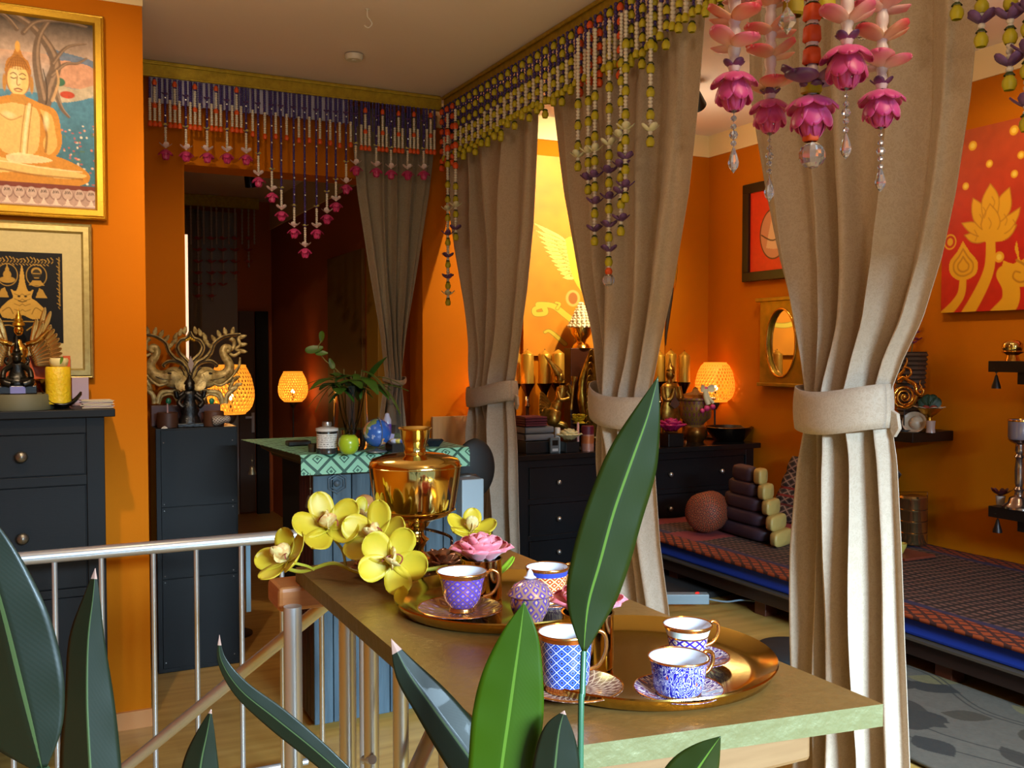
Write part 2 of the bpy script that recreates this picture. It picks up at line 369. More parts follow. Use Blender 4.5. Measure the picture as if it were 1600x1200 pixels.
# ceiling bits
t = T('smoke_detector', 'small round white smoke detector on the ceiling', 'smoke detector', on_z(553, 88, 2.87))
c = on_z(553, 84, 2.869); white = M('white_plastic', '#d8d4ce', .4)
MB().lathe(c-Vector((0, 0, .03)), [(0, 0), (.036, 0), (.042, .008), (.042, .025), (.03, .0295)], 24).build('housing', white, t)
MB().lathe(c-Vector((0, 0, .033)), [(0, 0), (.012, 0), (.012, .004)], 12).build('test_button', white, t)
c = on_z(574, 14, 2.869)
mb = MB(); mb.tube(spline([c, c-UP*.03, c-UP*.045+RT*.012, c-UP*.06+RT*.018, c-UP*.075+RT*.004, c-UP*.066-RT*.012], 5), .0028, 6); mb.lathe(c-UP*.004, [(0, 0), (.010, 0), (.010, .0035)], 10)
tag(mb.build('ceiling_hook', white), 'small white metal hook screwed into the ceiling', 'hook')
def spotlight(loc, label, d, s=1.):
    t = T('spotlight', label, 'spotlight', loc); k = M('spot_black', '#0c0b0a', .4)
    loc = Vector(loc); d = Vector(d).normalized()
    MB().cyl(loc, loc-UP*.06*s, .008*s, 8).build('stem', k, t)
    MB().lathe(loc-UP*.06*s-d*.03*s, [(0, 0), (.02*s, 0), (.03*s, .02*s), (.033*s, .08*s), (.028*s, .08*s), (.024*s, .03*s)], 18, axis=d).build('lamp_head', k, t)
spotlight(on_z(390, 262, 2.869), 'small black spotlight on the back room ceiling above the lotus beads', (.2, .3, -1), 1.3)
spotlight(on_z(1085, 128, 2.869), 'black ceiling spotlight peeking out beside the middle curtain', (.7, .4, -.5), 1.3)
# ================= curtains =================
def curtain_mat(name, col, lite):
    n = NT(name); o = n.obj()
    v = n.n('ShaderNodeTexVoronoi', feature='DISTANCE_TO_EDGE'); v.inputs['Scale'].default_value = 16
    d = n.n('ShaderNodeTexNoise'); d.inputs['Scale'].default_value = 14; d.inputs['Detail'].default_value = 2; n.l(o, d.inputs['Vector'])
    mx = n.n('ShaderNodeMix', data_type='RGBA'); mx.inputs[0].default_value = .35; n.l(o, mx.inputs[6]); n.l(d.outputs['Color'], mx.inputs[7]); n.l(mx.outputs[2], v.inputs['Vector'])
    w = n.n('ShaderNodeTexNoise'); w.inputs['Scale'].default_value = 55; w.inputs['Detail'].default_value = 3; w.inputs['Distortion'].default_value = 2.2; n.l(o, w.inputs['Vector'])
    r = n.m('GREATER_THAN', n.m('ABSOLUTE', n.m('SUBTRACT', w.outputs[0], .5)), .045)
    r2 = n.m('LESS_THAN', v.outputs['Distance'], .05)
    k = n.m('MAXIMUM', n.m('SUBTRACT', 1., r), r2)
    n.set(col=n.mix(n.m('MULTIPLY', k, .30), lin(col), lin(lite)), rough=n.m('MULTIPLY_ADD', k, -.2, .75), sheen=.2)
    n.bump(n.m('ADD', k, n.m('MULTIPLY', n.noise(900, 2), .7)), .45, .0022)
    return n.mat
taupe = curtain_mat('taupe_jacquard', '#b3a08b', '#cdbda8')
grey_c = curtain_mat('grey_curtain_cloth', '#8c7f6c', '#a39680')
def fold(u, n, ph, sh=.35):
    a = 2*pi*n*u+ph; return sin(a)+.28*sin(2*a+1.1)+sh*sin(a*.37+2.1+ph)
def curtain(name, label, plane, P, edges, tie, nf, amp, mat, ph=0., zbot=.02, ztop=2.788, tb=(.0, .0), group=None, tail=True, seed=0):
    """edges: [(py, px_left, px_right)] on the plane X=P or Y=P; tie: py of the tieback centre"""
    un = (lambda x, y: on_x(x, y, P)) if plane == 'x' else (lambda x, y: on_y(x, y, P))
    ax = 1 if plane == 'x' else 0
    L = []; R_ = []
    for (py, xl, xr) in edges:
        if xl is not None: p = un(xl, py); L.append((p.z, p[ax]))
        if xr is not None: p = un(xr, py); R_.append((p.z, p[ax]))
    L.sort(); R_.sort()
    def it(A, z):
        zs = np.array([a[0] for a in A]); vs = np.array([a[1] for a in A]); return float(np.interp(z, zs, vs))
    pt = un(sum(e for e in tie[:2])/2, tie[2]); zt = pt.z
    wt = abs(it(L, zt)-it(R_, zt))
    rows, cols = 96, 60*max(3, nf)//2
    rnd = random.Random(seed)
    js = [rnd.uniform(-1, 1) for _ in range(40)]
    def P_(i, j):
        u = i/(cols-1); z = ztop+(zbot-ztop)*j/(rows-1)
        l, r = it(L, z), it(R_, z); w = abs(r-l)
        k = min(2.1, max(.8, (wt*2.6/w)**.6))
        uu = u+.018*sin(2*pi*u*2.3+js[3]*3)+.012*sin(9*u+js[5]*4)*(1 if z > zt else .6)
        dz = abs(z-zt); pinch = math.exp(-(dz/.10)**2)
        x = amp*k*(1-.45*pinch)*fold(uu, nf, ph+.25*sin(z*2+js[1]*3), .35)
        x += .010*sin(z*6+u*11+js[2]*5)*(1-pinch)
        round_ = -.05*pinch*(1-(2*u-1)**2)
        s = l+(r-l)*(u+.012*sin(2*pi*nf*u*2+ph)*(1-pinch))
        x = (x+round_)*min(1., .12+5*min(u, 1-u))
        return (P+x, s, z) if plane == 'x' else (s, P+x, z)
    t = T(name, label, 'curtain', un((tie[0]+tie[1])/2, tie[2])*1.0, group); t.location.z = zbot; WL[t.name] = Vector(t.location)
    mb = MB(); mb.grid(P_, cols, rows); mb.build('drape', mat, t, solid=.002)
    # tieback: a flat band wrapped round the gathered cloth, dipping from one side to the other
    zl = un(tie[0], tie[3]).z; zr = un(tie[1], tie[4]).z; hh = tie[5]*(un(tie[0], 600).y if plane == 'y' else (CI @ un((tie[0]+tie[1])/2, 600)).length)/F/2
    l, r = it(L, zt), it(R_, zt); c0 = (l+r)/2; rr = abs(r-l)/2+.012; dd = amp*1.35+.055
    def Q(i, j):
        a = 2*pi*i/47; k = j/5*2-1; sgn = 1 if r > l else -1
        s = c0+sgn*rr*cos(a)*(1+.03*(1-k*k)); q = (cos(a)*.5+.5)
        z = zl+(zr-zl)*q+hh*k-.02*sin(pi*q)*(1 if sin(a) < 0 else .3); x = dd*sin(a)*(1-.05*k*k)-.02
        return (P+x, s, z) if plane == 'x' else (s, P+x, z)
    mb = MB(); mb.grid(Q, 48, 6); mb.build('tieback', mat, t, solid=.004)
    if tail:
        e = tie[1]; q0 = un(e+3, (tie[4]+6)); 
        mb = MB(); pr = [(0, 0), (.022, -.01), (.03, -.05), (.012, -.075), (.0, -.06)]
        u1 = Vector((0, -1, 0)) if plane == 'x' else Vector((1, 0, 0)); mb.prism(pr, q0-UP*.0, u1, UP, Vector((.012, 0, 0)) if plane == 'x' else Vector((0, .012, 0))); mb.build('tieback_end', mat, t, bevel=.002)
    return t
curtain('curtain', 'taupe jacquard curtain nearest the camera, its lower half bright in daylight behind the gold table', 'x', 2.07,
        [(0, 1166, 1524), (150, 1168, 1510), (300, 1194, 1487), (400, 1214, 1466), (500, 1240, 1436), (560, 1256, 1408), (627, 1268, 1385), (665, 1264, 1391), (720, 1252, 1398), (850, 1240, 1404), (1000, 1237, 1409), (1200, 1238, 1418)],
        (1266, 1388, 627, 632, 634, 62), 5, .036, taupe, 1.2, seed=3)
curtain('curtain', 'taupe curtain in the middle of the row, partly behind the tall green leaf', 'x', 2.07,
        [(20, 852, 1100), (150, 862, 1090), (300, 880, 1074), (450, 906, 1050), (540, 930, 1030), (610, 943, 1016), (665, 940, 1013), (720, 938, 1020), (850, 940, 1030), (960, 950, 1045)],
        (944, 1012, 640, 618, 645, 48), 5, .034, taupe, 2.6, seed=5)
curtain('curtain', 'taupe curtain left of the candles, behind the brass vessel', 'x', 2.07,
        [(190, 692, 839), (350, 703, 831), (450, 722, 822), (540, 741, 810), (600, 748, 801), (640, 746, 802), (700, 741, 806), (850, 738, 810)],
        (746, 801, 620, 618, 610, 30), 5, .034, taupe, .4, seed=8)
curtain('curtain', 'grey-brown curtain with a tassel tieback hanging in the dark doorway', 'y', 4.95,
        [(190, 548, 682), (300, 557, 670), (420, 576, 652), (520, 594, 635), (590, 602, 627), (640, 594, 632), (720, 588, 640)],
        (602, 627, 592, 592, 592, 8), 5, .022, grey_c, .9, tail=False, seed=11, zbot=.05)
tas = T('curtain_tassel', 'grey rope tassel hanging from the tie of the grey doorway curtain', 'tassel', on_y(611, 655, 4.86))
tm = M('tassel_thread', '#6d6353', .8, bump=.5, bs=300)
c = on_y(610, 592, 4.86); e = on_y(611, 625, 4.85)
MB().tube([c, (c+e)/2+Vector((.01, 0, 0)), e], .004, 6).build('cord', tm, tas)
MB().lathe(e-UP*.13, [(0, 0), (.030, 0), (.026, .06), (.02, .09), (.012, .105), (.02, .118), (.016, .135), (0, .14)], 16, flute=8, fa=.05).build('skirt', tm, tas)
# ================= bead garlands =================
purple = M('purple_bead', '#43327e', .45); whiteb = M('white_bead', '#dcd6cb', .4); orangeb = M('orange_bud', '#e0561c', .5); yellowb = M('yellow_bud', '#b8ac1c', .5); greenb = M('green_cap', '#3a4a1c', .6)
pinkm = M('pink_lotus', '#d8488a', .4, col2='#b92f6c', vs=25); paleP = M('pale_petal', '#e6d6dc', .5); dpur = M('dark_purple_petal', '#4c2c62', .5, col2='#7a5590', vs=30); whiteP = M('white_petal', '#dfe0c0', .5); redP = M('red_bead', '#b8382c', .5); silver = M('silver_bead', '#e8e8ee', .2, .7)
def beads(mb, a, b, r, pitch, n=6, k=.55):
    a, b = Vector(a), Vector(b); L = (b-a).length; m = max(1, int(L/pitch)); pts = []; rs = []
    for i in range(m):
        for q, f in ((.0, k), (.3, 1.), (.7, 1.)): pts.append(a+(b-a)*((i+q)/m)); rs.append(r*f)
    pts.append(b); rs.append(r*k); mb.tube(pts, rs, n)
def bud(mb, c, r, h, n=8, up=False):
    prof = [(r*.3, 0), (r, -h*.45), (r*1.05, -h*.7), (r*.75, -h)]
    mb.lathe(c, [(p[0], p[1]) for p in prof], n)
    mb.lathe(c, [(0, 0), (r*.3, 0)], n)
def cap(mb, c, r): mb.lathe(c-UP*r*.4, [(r*.9, 0), (r*.5, r*.5), (0, r*.55)], 8)
def one_bud(p, r, h, m, parent, nm='flower_bud'):
    mb = MB(); bud(mb, p, r, h); k = len(mb.f); cap(mb, p, r*.96); mb.mi[k:] = [1]*(len(mb.f)-k); return mb.build(nm, [m, greenb], parent)
def flower3(mb, c, r, a0=0., n=3, lift=.3):
    for k in range(n):
        a = a0+2*pi*k/n; mb.petal(c, (cos(a), sin(a), lift), (0, 0, 1), r, r*.75, .3, .12, 4, 2)
def lotus(c, r, parent, m1, m2, seed=0, big=False):
    """hanging lotus, opening downwards"""
    c = Vector(c); mb = MB(); n = 7 if big else 5; q = (7, 4) if big else (3, 2)
    for ring, (rad, tilt, L) in enumerate(((.55, -1.25, 1.15), (.8, -.75, 1.1), (1., -.28, 1.05))):
        for k in range(n):
            a = 2*pi*(k+.5*ring)/n+seed; dxy = cos(tilt); d = Vector((cos(a)*dxy, sin(a)*dxy, sin(tilt)))
            mb.petal(c-UP*r*.25*(2-ring)*.3+Vector((cos(a), sin(a), 0))*r*.15, d, Vector((cos(a), sin(a), .4 if ring < 2 else 1.)), r*L, r*.85, -.7 if ring < 2 else -.4, -.18, *q)
    mb.ball(c-UP*r*.55, r*.55, 10 if big else 7, (1, 1, .95)); mb.build('lotus', m1, parent)
    mb = MB(); flower3(mb, c+UP*r*.15, r*1.0, seed*2, 4, .35); mb.build('sepal', m2, parent)
def strand_thing(label, top, bot, group, cat='bead garland'): return T('bead_garland', label, cat, (top.x, top.y, min(bot.z, top.z)), group)
YB = 4.845
def rod_y(px): return 120+.113*(px-230)
def back_strand_lotus(px, yb, group, label):
    top = on_y(px, rod_y(px), YB); bot = on_y(px, yb, YB); t = strand_thing(label, top, bot, group)
    wht = bot+UP*.135; mb = MB(); top2 = Vector((bot.x, YB, top.z))
    beads(mb, top2, wht, .0062, .010); mb.build('purple_beads', purple, t)
    mb = MB(); beads(mb, wht, bot+UP*.035, .0068, .010, 6); mb.build('white_beads', whiteb, t)
    z = top2.z-.09
    while z > wht.z+.03: MB().ball((bot.x, YB-.007, z), .0052, 6).build('silver_bead', silver, t); z -= .083
    mb = MB(); flower3(mb, Vector((bot.x, YB, top2.z-.075)), .018, .5, 4, .1); mb.build('tiny_petals', dpur, t)
    mb = MB(); flower3(mb, wht+UP*.004, .019, px, 4, .2); mb.build('bead_cap', M('pale_yellow', '#c8c27a', .5), t)
    lotus(bot+UP*.03, .036, t, pinkm, paleP, px*.37)
gL1 = 'short pink lotus garlands hanging over the left of the doorway'; gL2 = 'pink lotus garlands forming a deep point in the middle of the doorway'; gL3 = 'pink lotus garlands hanging over the grey doorway curtain'
O5 = ('leftmost','second','third','fourth','rightmost')
for k, (x, y) in enumerate(((259, 243), (291, 246), (324, 248), (355, 249), (385, 251))): back_strand_lotus(x, y, gL1, O5[k]+' of five short pink lotus strands at the left of the doorway fringe')
lab = {404: 'uppermost of the left slope', 425: 'second step down the left slope', 440: 'third step down the left slope', 460: 'just left of the lowest', 477: 'the lowest of all', 495: 'just right of the lowest', 511: 'third from the lowest on the right slope', 525: 'second from the top of the right slope', 541: 'top of the right slope'}
for x, y in ((404, 286), (425, 310), (440, 339), (460, 366), (477, 397), (495, 367), (511, 344), (525, 325), (541, 297)): back_strand_lotus(x, y, gL2, 'purple lotus strand in the pointed fringe, '+lab[x])
for k, (x, y) in enumerate(((556, 268), (588, 271), (611, 274), (637, 275), (662, 275))): back_strand_lotus(x, y, gL3, O5[k]+' of five pink lotus strands over the grey doorway curtain')
def back_short(px, yb, group, label, kind=0):
    top = on_y(px, rod_y(px), YB); bot = on_y(px, yb, YB); t = strand_thing(label, top, bot, group)
    mo = []
    for k in ((0,) if kind == 0 else (-1, 0, 1)):
        x = bot.x+k*.0215; w0 = bot.z+.118+(.055 if (kind and k == 0) else 0)
        mp = MB(); beads(mp, (x, YB, top.z), (x, YB, w0), .006, .010); mp.build('purple_beads', purple, t); mw = MB(); beads(mw, (x, YB, w0), (x, YB, bot.z+.012), .0075, .0105); mw.build('white_beads', whiteb, t); mo.append((x, bot.z+.014, .028))
        if kind and k == 0:
            mo += [(x, w0+.036, .030), (x, bot.z+.10, .028)]
    for x, z, h in mo: mb = MB(); bud(mb, Vector((x, YB, z)), .011, h); mb.build('orange_bud', orangeb, t)
gS1 = 'short white strands with orange buds between the lotus garlands'
for k, (x, y) in enumerate(((242, 193), (273.5, 196), (305, 199), (338, 201), (370, 203))): back_short(x, y, 'triple white strands with orange buds left of the doorway', O5[k]+' triple white strand with orange buds on the left doorway fringe', 1)
for k, (x, y) in enumerate(((395, 209), (414, 213), (431, 213), (448, 215), (467, 219), (483.5, 219), (500, 221), (516, 223), (531, 227), (548, 226))): back_short(x, y, gS1, ['first', 'second', 'third', 'fourth', 'fifth', 'sixth', 'seventh', 'eighth', 'ninth', 'last'][k]+' from the left of the single white strands with an orange bud')
for k, (x, y) in enumerate(((571, 231), (598, 233), (623, 235), (647, 236), (673, 237))): back_short(x, y, 'triple white strands with orange buds over the grey curtain', O5[k]+' triple white strand with orange buds over the grey doorway curtain', 1)
# plain purple strands filling the rail, and the pale sheer band behind them
def filler(px, ye, group, label):
    a = on_y(px, rod_y(px), YB+.012); b = on_y(px, ye, YB+.012); t = MB(); beads(t, a, Vector((a.x, a.y, b.z)), .0045, .011)
    tag(t.build('bead_strand', purple), label, 'bead strand', group)
k = 0
for px in np.arange(234, 684, 8.1): filler(float(px), rod_y(px)+ (40 if px < 560 else 46), 'plain purple strands on the doorway rail', 'short plain purple bead strand at the top of the doorway fringe')
sheer = M('pale_lilac_sheer', '#c4bfd8', .6, bump=.3, bs=120, bsc3=(6, 1, 1))
a = on_y(233, 121, 4.862); b = on_y(545, 156, 4.862)
mb = MB(); mb.grid(lambda i, j: (a.x+(b.x-a.x)*i/120, 4.868+.003*sin(i*1.1), 2.80-.125*j/6), 121, 7); tag(mb.build('sheer_band', sheer, solid=.001), 'pale lilac sheer band behind the purple strands at the doorway top', 'valance')
# ---- right-hand row: X = 1.965
XB = 1.955
SW = [(692, 250), (722, 232), (752, 220), (757, 212), (785, 200), (790, 190), (838, 163), (846, 168), (880, 142), (905, 128), (940, 110), (975, 96), (1010, 78), (1022, 66), (1060, 36), (1075, 27), (1093, 16), (1117, 2), (1180, -40), (1600, -330)]
def swy(px): return float(np.interp(px, [s[0] for s in SW], [s[1] for s in SW]))
names = {'Y': ('yellow bud column', 'bead strand'), 'W': ('purple-white strand', 'bead strand'), 'O': ('orange bud strand', 'bead strand')}
cnt = {}; ORD = 'first second third fourth fifth sixth seventh eighth ninth tenth eleventh twelfth thirteenth fourteenth fifteenth'.split()
y = 4.80; idx = 0
while y > 1.45:
    px, py, _ = proj((XB, y, 2.6)); zb = on_x(px, swy(px), XB).z
    zb = max(2.36, min(2.62, zb)) if px > 1117 else zb
    wh_ = 'before the orange wall' if px < 722 else 'above the left taupe curtain' if px < 842 else 'between the two farther curtains' if px < 900 else 'above the cluster of long garlands' if px < 1000 else 'above the middle curtain, right part' if px < 1120 else 'above the nearest curtain'
    kind = 'OW'[idx % 2] if px < 716 or 905 < px < 948 or 962 < px < 985 else 'YW'[idx % 2]
    ztop = 2.80; nm, ct = names[kind]
    cnt[kind+wh_] = cnt.get(kind+wh_, 0)+1; t = T('bead_strand', ORD[cnt[kind+wh_]-1]+' '+nm+' from the left, '+wh_, ct, (XB, y, zb), {'Y': 'yellow', 'W': 'white', 'O': 'orange'}[kind]+' strands of the right-hand fringe, '+wh_)
    if kind == 'W':
        w0 = zb+.115; mb = MB(); beads(mb, (XB, y, ztop), (XB, y, w0), .009, .014); mb.build('purple_beads', purple, t)
        mb = MB(); beads(mb, (XB-.004, y, w0), (XB-.004, y, zb+.01), .0095, .014, 6); mb.build('white_beads', whiteb, t)
        mb = MB(); bud(mb, Vector((XB-.006, y, zb+.02)), .014, .034); mb.build('yellow_bud', yellowb, t)
    else:
        m_ = yellowb if kind == 'Y' else orangeb; z = ztop-.01; mp = MB(); mg = MB(); mc = MB()
        beads(mc, (XB, y, ztop), (XB, y, zb), .006, .012)
        while z > zb-.01: one_bud(Vector((XB-.004, y, z)), .0135, .034, m_, t); z -= .052
        one_bud(Vector((XB-.006, y, zb-.025 if idx % 4 == 0 else zb)), .0145, .036, m_, t)
        mc.build('purple_beads', purple, t)
    y -= .0365; idx += 1
mb = MB()
ys = np.arange(4.80, 2.9, -.018)
def long_strand(top, bot, evs, label, group, crystal=None, wide=.0):
    """evs: list of (py, kind) down the strand, px interpolated between top and bottom"""
    A = on_x(top[0], top[1], XB-.03); B = on_x(bot[0], bot[1], XB-.03); A.z = 2.73; A.y = B.y; t = strand_thing(label, A, B, group)
    mw = MB(); beads(mw, A, B, .0085, .013, 6); mw.build('white_beads', whiteb, t)
    for py, kd in evs:
        p = on_x(bot[0], py, XB-.03); p = Vector((A.x, A.y, p.z))
        one_bud(p, .015, .038, orangeb if kd == 'r' else yellowb, t, 'orange_bud' if kd == 'r' else 'yellow_bud')
        if kd in 'wp': mb = MB(); flower3(mb, p+UP*.012, .042, py*(1 if kd == 'w' else .7), 4, .35); mb.build('white_flower' if kd == 'w' else 'purple_flower', whiteP if kd == 'w' else dpur, t, solid=.0008)
    if crystal:
        mb = MB(); bud(mb, B+UP*.02, .014, .03); mb.build('orange_bud', orangeb, t)
        MB().ball(B-UP*.03, .024, 8, m=5).build('crystal_ball', glass, t, smooth=False)
n = NT('crystal_glass'); n.set(col=lin('#f3eef0'), rough=.02, trans=.85, ior=1.5, spec=.8); glass = n.mat
n = NT('clear_glass'); n.set(col=(.95, .98, .97), rough=.02, trans=1., ior=1.2); cglass = n.mat
gl = 'long yellow and purple flower garlands in front of the curtains'
long_strand((903, 130), (903, 262), [(155, 'y'), (188, 'y'), (220, 'y'), (252, 'w')], 'long white garland at the left of the middle cluster, ending in a white flower', gl)
long_strand((918, 130), (919, 297), [(150, 'y'), (182, 'y'), (214, 'y'), (246, 'w'), (288, 'p')], 'garland second from the left of the middle cluster, ending in a purple flower', gl)
long_strand((932, 120), (929, 378), [(142, 'y'), (172, 'y'), (205, 'y'), (243, 'w'), (284, 'p'), (325, 'p'), (368, 'p')], 'long garland with three purple flowers left of the longest in the middle cluster', gl)
long_strand((953, 95), (951, 425), [(95, 'y'), (128, 'y'), (162, 'y'), (196, 'y'), (234, 'w'), (277, 'p'), (318, 'p'), (362, 'p'), (400, 'p')], 'longest garland of the middle cluster, ending in a crystal', gl, True)
long_strand((969, 90), (970, 362), [(90, 'y'), (118, 'y'), (150, 'y'), (186, 'y'), (222, 'w'), (268, 'p'), (310, 'p'), (352, 'p')], 'garland with purple flowers just right of the longest in the middle cluster', gl)
long_strand((983, 60), (977, 315), [(60, 'y'), (98, 'y'), (133, 'y'), (170, 'y'), (210, 'w'), (256, 'p'), (300, 'p')], 'rightmost purple-flowered garland of the middle cluster', gl)
long_strand((1014, 20), (1016, 222), [(60, 'y'), (98, 'y'), (135, 'y'), (170, 'y'), (212, 'w')], 'garland hanging alone on the middle curtain, ending in a white flower', gl)
gl2 = 'flower garlands at the corner beside the leftmost taupe curtain'
long_strand((699, 180), (700, 470), [(200, 'r'), (225, 'r'), (250, 'y'), (282, 'y'), (305, 'y'), (334, 'w'), (372, 'p'), (407, 'p'), (440, 'p'), (466, 'w')], 'longest garland at the corner, hanging before the orange wall', gl2)
long_strand((713, 180), (712, 368), [(190, 'r'), (220, 'r'), (252, 'r'), (285, 'y'), (305, 'y'), (328, 'w'), (364, 'p')], 'shorter garland at the corner, touching the edge of the left taupe curtain', gl2)
gl3 = 'large purple and white garlands at the top right corner'
long_strand((1495, -60), (1495, 20), [(5, 'w')], 'garland with a white flower at the top beside the nearest curtain', gl3)
long_strand((1533, -60), (1533, 64), [(-5, 'w'), (47, 'p')], 'garland with one purple flower at the top right', gl3)
long_strand((1577, -60), (1577, 132), [(-10, 'w'), (42, 'p'), (114, 'p')], 'garland with two purple flowers at the top right', gl3)
long_strand((1597, -60), (1604, 200), [(-20, 'w'), (30, 'p'), (95, 'p'), (178, 'p')], 'garland cut by the right picture edge with purple flowers', gl3)
# dim bead strings of the back room
gb = M('dim_strings', '#b5a59a', .7); dimp = M('dim_pink', '#b04a48', .6)
kk = 0; lows = {309: 468, 330: 470, 348: 448, 367: 438, 388: 418}
for px in (298, 309, 318, 330, 338, 348, 357, 367, 378, 388, 397):
    yb_ = lows.get(px, 382); a = on_y(px, 325, 8.82); b = on_y(px, yb_, 8.82); t = T('bead_garland', ORD[(298, 309, 318, 330, 338, 348, 357, 367, 378, 388, 397).index(px)]+' from the left of the dim bead strings beyond the doorway, '+('with dark pink flowers' if px in lows else 'without flowers'), 'bead garland', (a.x, a.y, b.z), 'dim bead strings in the back room, '+('flowered' if px in lows else 'plain'))
    mb = MB(); beads(mb, Vector((a.x, 8.82, 2.77)), Vector((a.x, 8.82, b.z)), .010, .03, 5); mb.build('beads', gb, t)
    if px in lows:
        y_ = 375
        while y_ <= yb_: mb = MB(); flower3(mb, on_y(px, y_, 8.81), .05, y_, 4, .2); mb.build('pink_flower', dimp, t); y_ += 18
a = on_y(296, 400, 8.88); tag(MB().grid(lambda i, j: (a.x-.3+.4*i/30, 8.88+.02*sin(i), 2.75-2.6*j/8), 31, 9).build('grey_curtain', grey_c, solid=.003), 'dim grey curtain behind the bead strings of the back room', 'curtain')
# ================= furniture =================
blk_wood = M('black_stained_wood', '#0f1012', .5, spec=.2, bump=.12, bs=40, bsc3=(1, 1, 14), bd=.002)
blk_side = M('black_laminate', '#0a0b0d', .45, spec=.2)
knobm = M('pewter_knob', '#77746c', .35, .9)
def knob(p, d, r, parent, mat=knobm):
    MB().lathe(p, [(0, 0), (r*.45, 0), (r*.4, r*.5), (r*.95, r*.9), (r, r*1.25), (r*.7, r*1.7), (0, r*1.85)], 18, axis=d).build('knob', mat, parent)
# left chest (in front of the pictures wall)
cx1 = on_y(165, 800, 3.74).x; cy0, cy1 = 3.74, 4.03; cx0 = cx1-.89; cz = on_y(120, 640, 3.72).z
t = T('chest_of_drawers', 'black wooden chest with round grey knobs under the framed pictures at the left', 'chest of drawers', ((cx0+cx1)/2, (cy0+cy1)/2, 0))
box('top_board', (cx0-.035, cy0-.03, cz-.028), (cx1+.035, cy1, cz), blk_wood, t, bevel=.003)
mb = MB(); mb.box((cx0, cy0+.012, .1), (cx1, cy1, cz-.028)); mb.build('body', blk_wood, t, smooth=False)
for a, b in ((cx1-.06, cx1), (cx0, cx0+.06)): box('leg', (a, cy0, 0), (b, cy0+.05, cz-.028), blk_wood, t, bevel=.002)
zz = [cz-.028, cz-.085, cz-.235, cz-.27, cz-.64, cz-.67, cz-1.07, cz-1.10]
for i in (0, 2, 4, 6): box('rail', (cx0+.06, cy0, zz[i+1]), (cx1-.06, cy0+.02, zz[i]), blk_wood, t, bevel=.0015)
xm = (cx0+cx1)/2
for i, (zt, zb) in enumerate(((zz[1], zz[2]), (zz[3], zz[4]), (zz[5], zz[6]))):
    halves = [(cx0+.063, cx1-.063)]
    if i == 0: halves = [(cx0+.063, xm-.01), (xm+.01, cx1-.063)]; box('rail', (xm-.01, cy0, zb), (xm+.01, cy0+.02, zt), blk_wood, t)
    for a, b in halves:
        d = box('drawer', (a+.002, cy0+.004, zb+.003), (b-.002, cy0+.012, zt-.003), blk_wood, t, bevel=.0015)
        for kx in ([on_y(33, 700, cy0).x] if b > xm else [a+.1]): knob(Vector((kx, cy0+.004, (zt+zb)/2 if i == 0 else (zt+zb)/2+.01)), (0, -1, 0), .021, d)
# tall dark cabinet in the doorway
a, b = on_y(243, 668, 4.67), on_y(371, 668, 4.67); hz = 1.14
t = T('metal_cabinet', 'tall narrow black riveted cabinet standing beside the orange pier', 'cabinet', ((a.x+b.x)/2, 4.8, 0))
box('body', (a.x, 4.675, .0), (b.x, 4.95, hz), blk_side, t, bevel=.002)
zs = [1.135, .775, .44, .02]; rv = M('rivet', '#9a9a98', .3, .9)
for i in range(3):
    p = box('panel', (a.x+.022, 4.668, zs[i+1]+.002), (b.x-.008, 4.6745, zs[i]-.002), blk_side, t, bevel=.001)
    for z in (zs[i]-.015 if i else zs[i]-.06, zs[i+1]+.015 if i < 2 else .05):
        for x in (a.x+.033, b.x-.025): MB().ball((x, 4.667, z), .0035, 6).build('rivet', rv, p)
# long black dresser behind the curtains
dx0, dx1, dy0, dy1, dz = 2.235, 3.80, 4.46, 4.96, .955
t = T('dresser', 'long black wooden dresser with small knobs behind the taupe curtains', 'dresser', ((dx0+dx1)/2, (dy0+dy1)/2, 0))
blk2 = M('black_dresser_wood', '#0d0d10', .33, bump=.1, bs=40, bsc3=(1, 1, 14), bd=.002)
box('top_board', (dx0-.03, dy0-.03, dz-.03), (dx1+.03, dy1, dz), M('dresser_top', '#121214', .18), t, bevel=.003)
box('body', (dx0, dy0+.015, .345), (dx1, dy1, dz-.03), blk2, t)
for x in (dx0, dx1-.06): box('leg', (x, dy0, .33), (x+.06, dy0+.05, dz-.03), blk2, t, bevel=.002)
rows_ = [(.845, .735, 4), (.71, .44, 2), (.415, .13, 2)]
box('rail', (dx0+.06, dy0, .912), (dx1-.06, dy0+.02, dz-.03), blk2, t)
rows_ = [(.885, .715, 2), (.690, .52, 2), (.495, .36, 2)]
for zt, zb, n_ in rows_:
    box('rail', (dx0+.06, dy0, zt), (dx1-.06, dy0+.02, zt+.028), blk2, t, bevel=.001)
    w = (dx1-dx0-.12)/n_
    for k in range(n_):
        x = dx0+.06+w*k; d = box('drawer', (x+.012, dy0+.004, zb+.003), (x+w-.012, dy0+.014, zt-.003), blk2, t, bevel=.0015)
        for kx in (x+w*.25, x+w*.75): knob(Vector((kx, dy0+.004, (zt+zb)/2)), (0, -1, 0), .014, d, steel)
box('rail', (dx0+.06+w-.012, dy0, .36), (dx0+.06+w+.012, dy0+.02, .885), blk2, t)
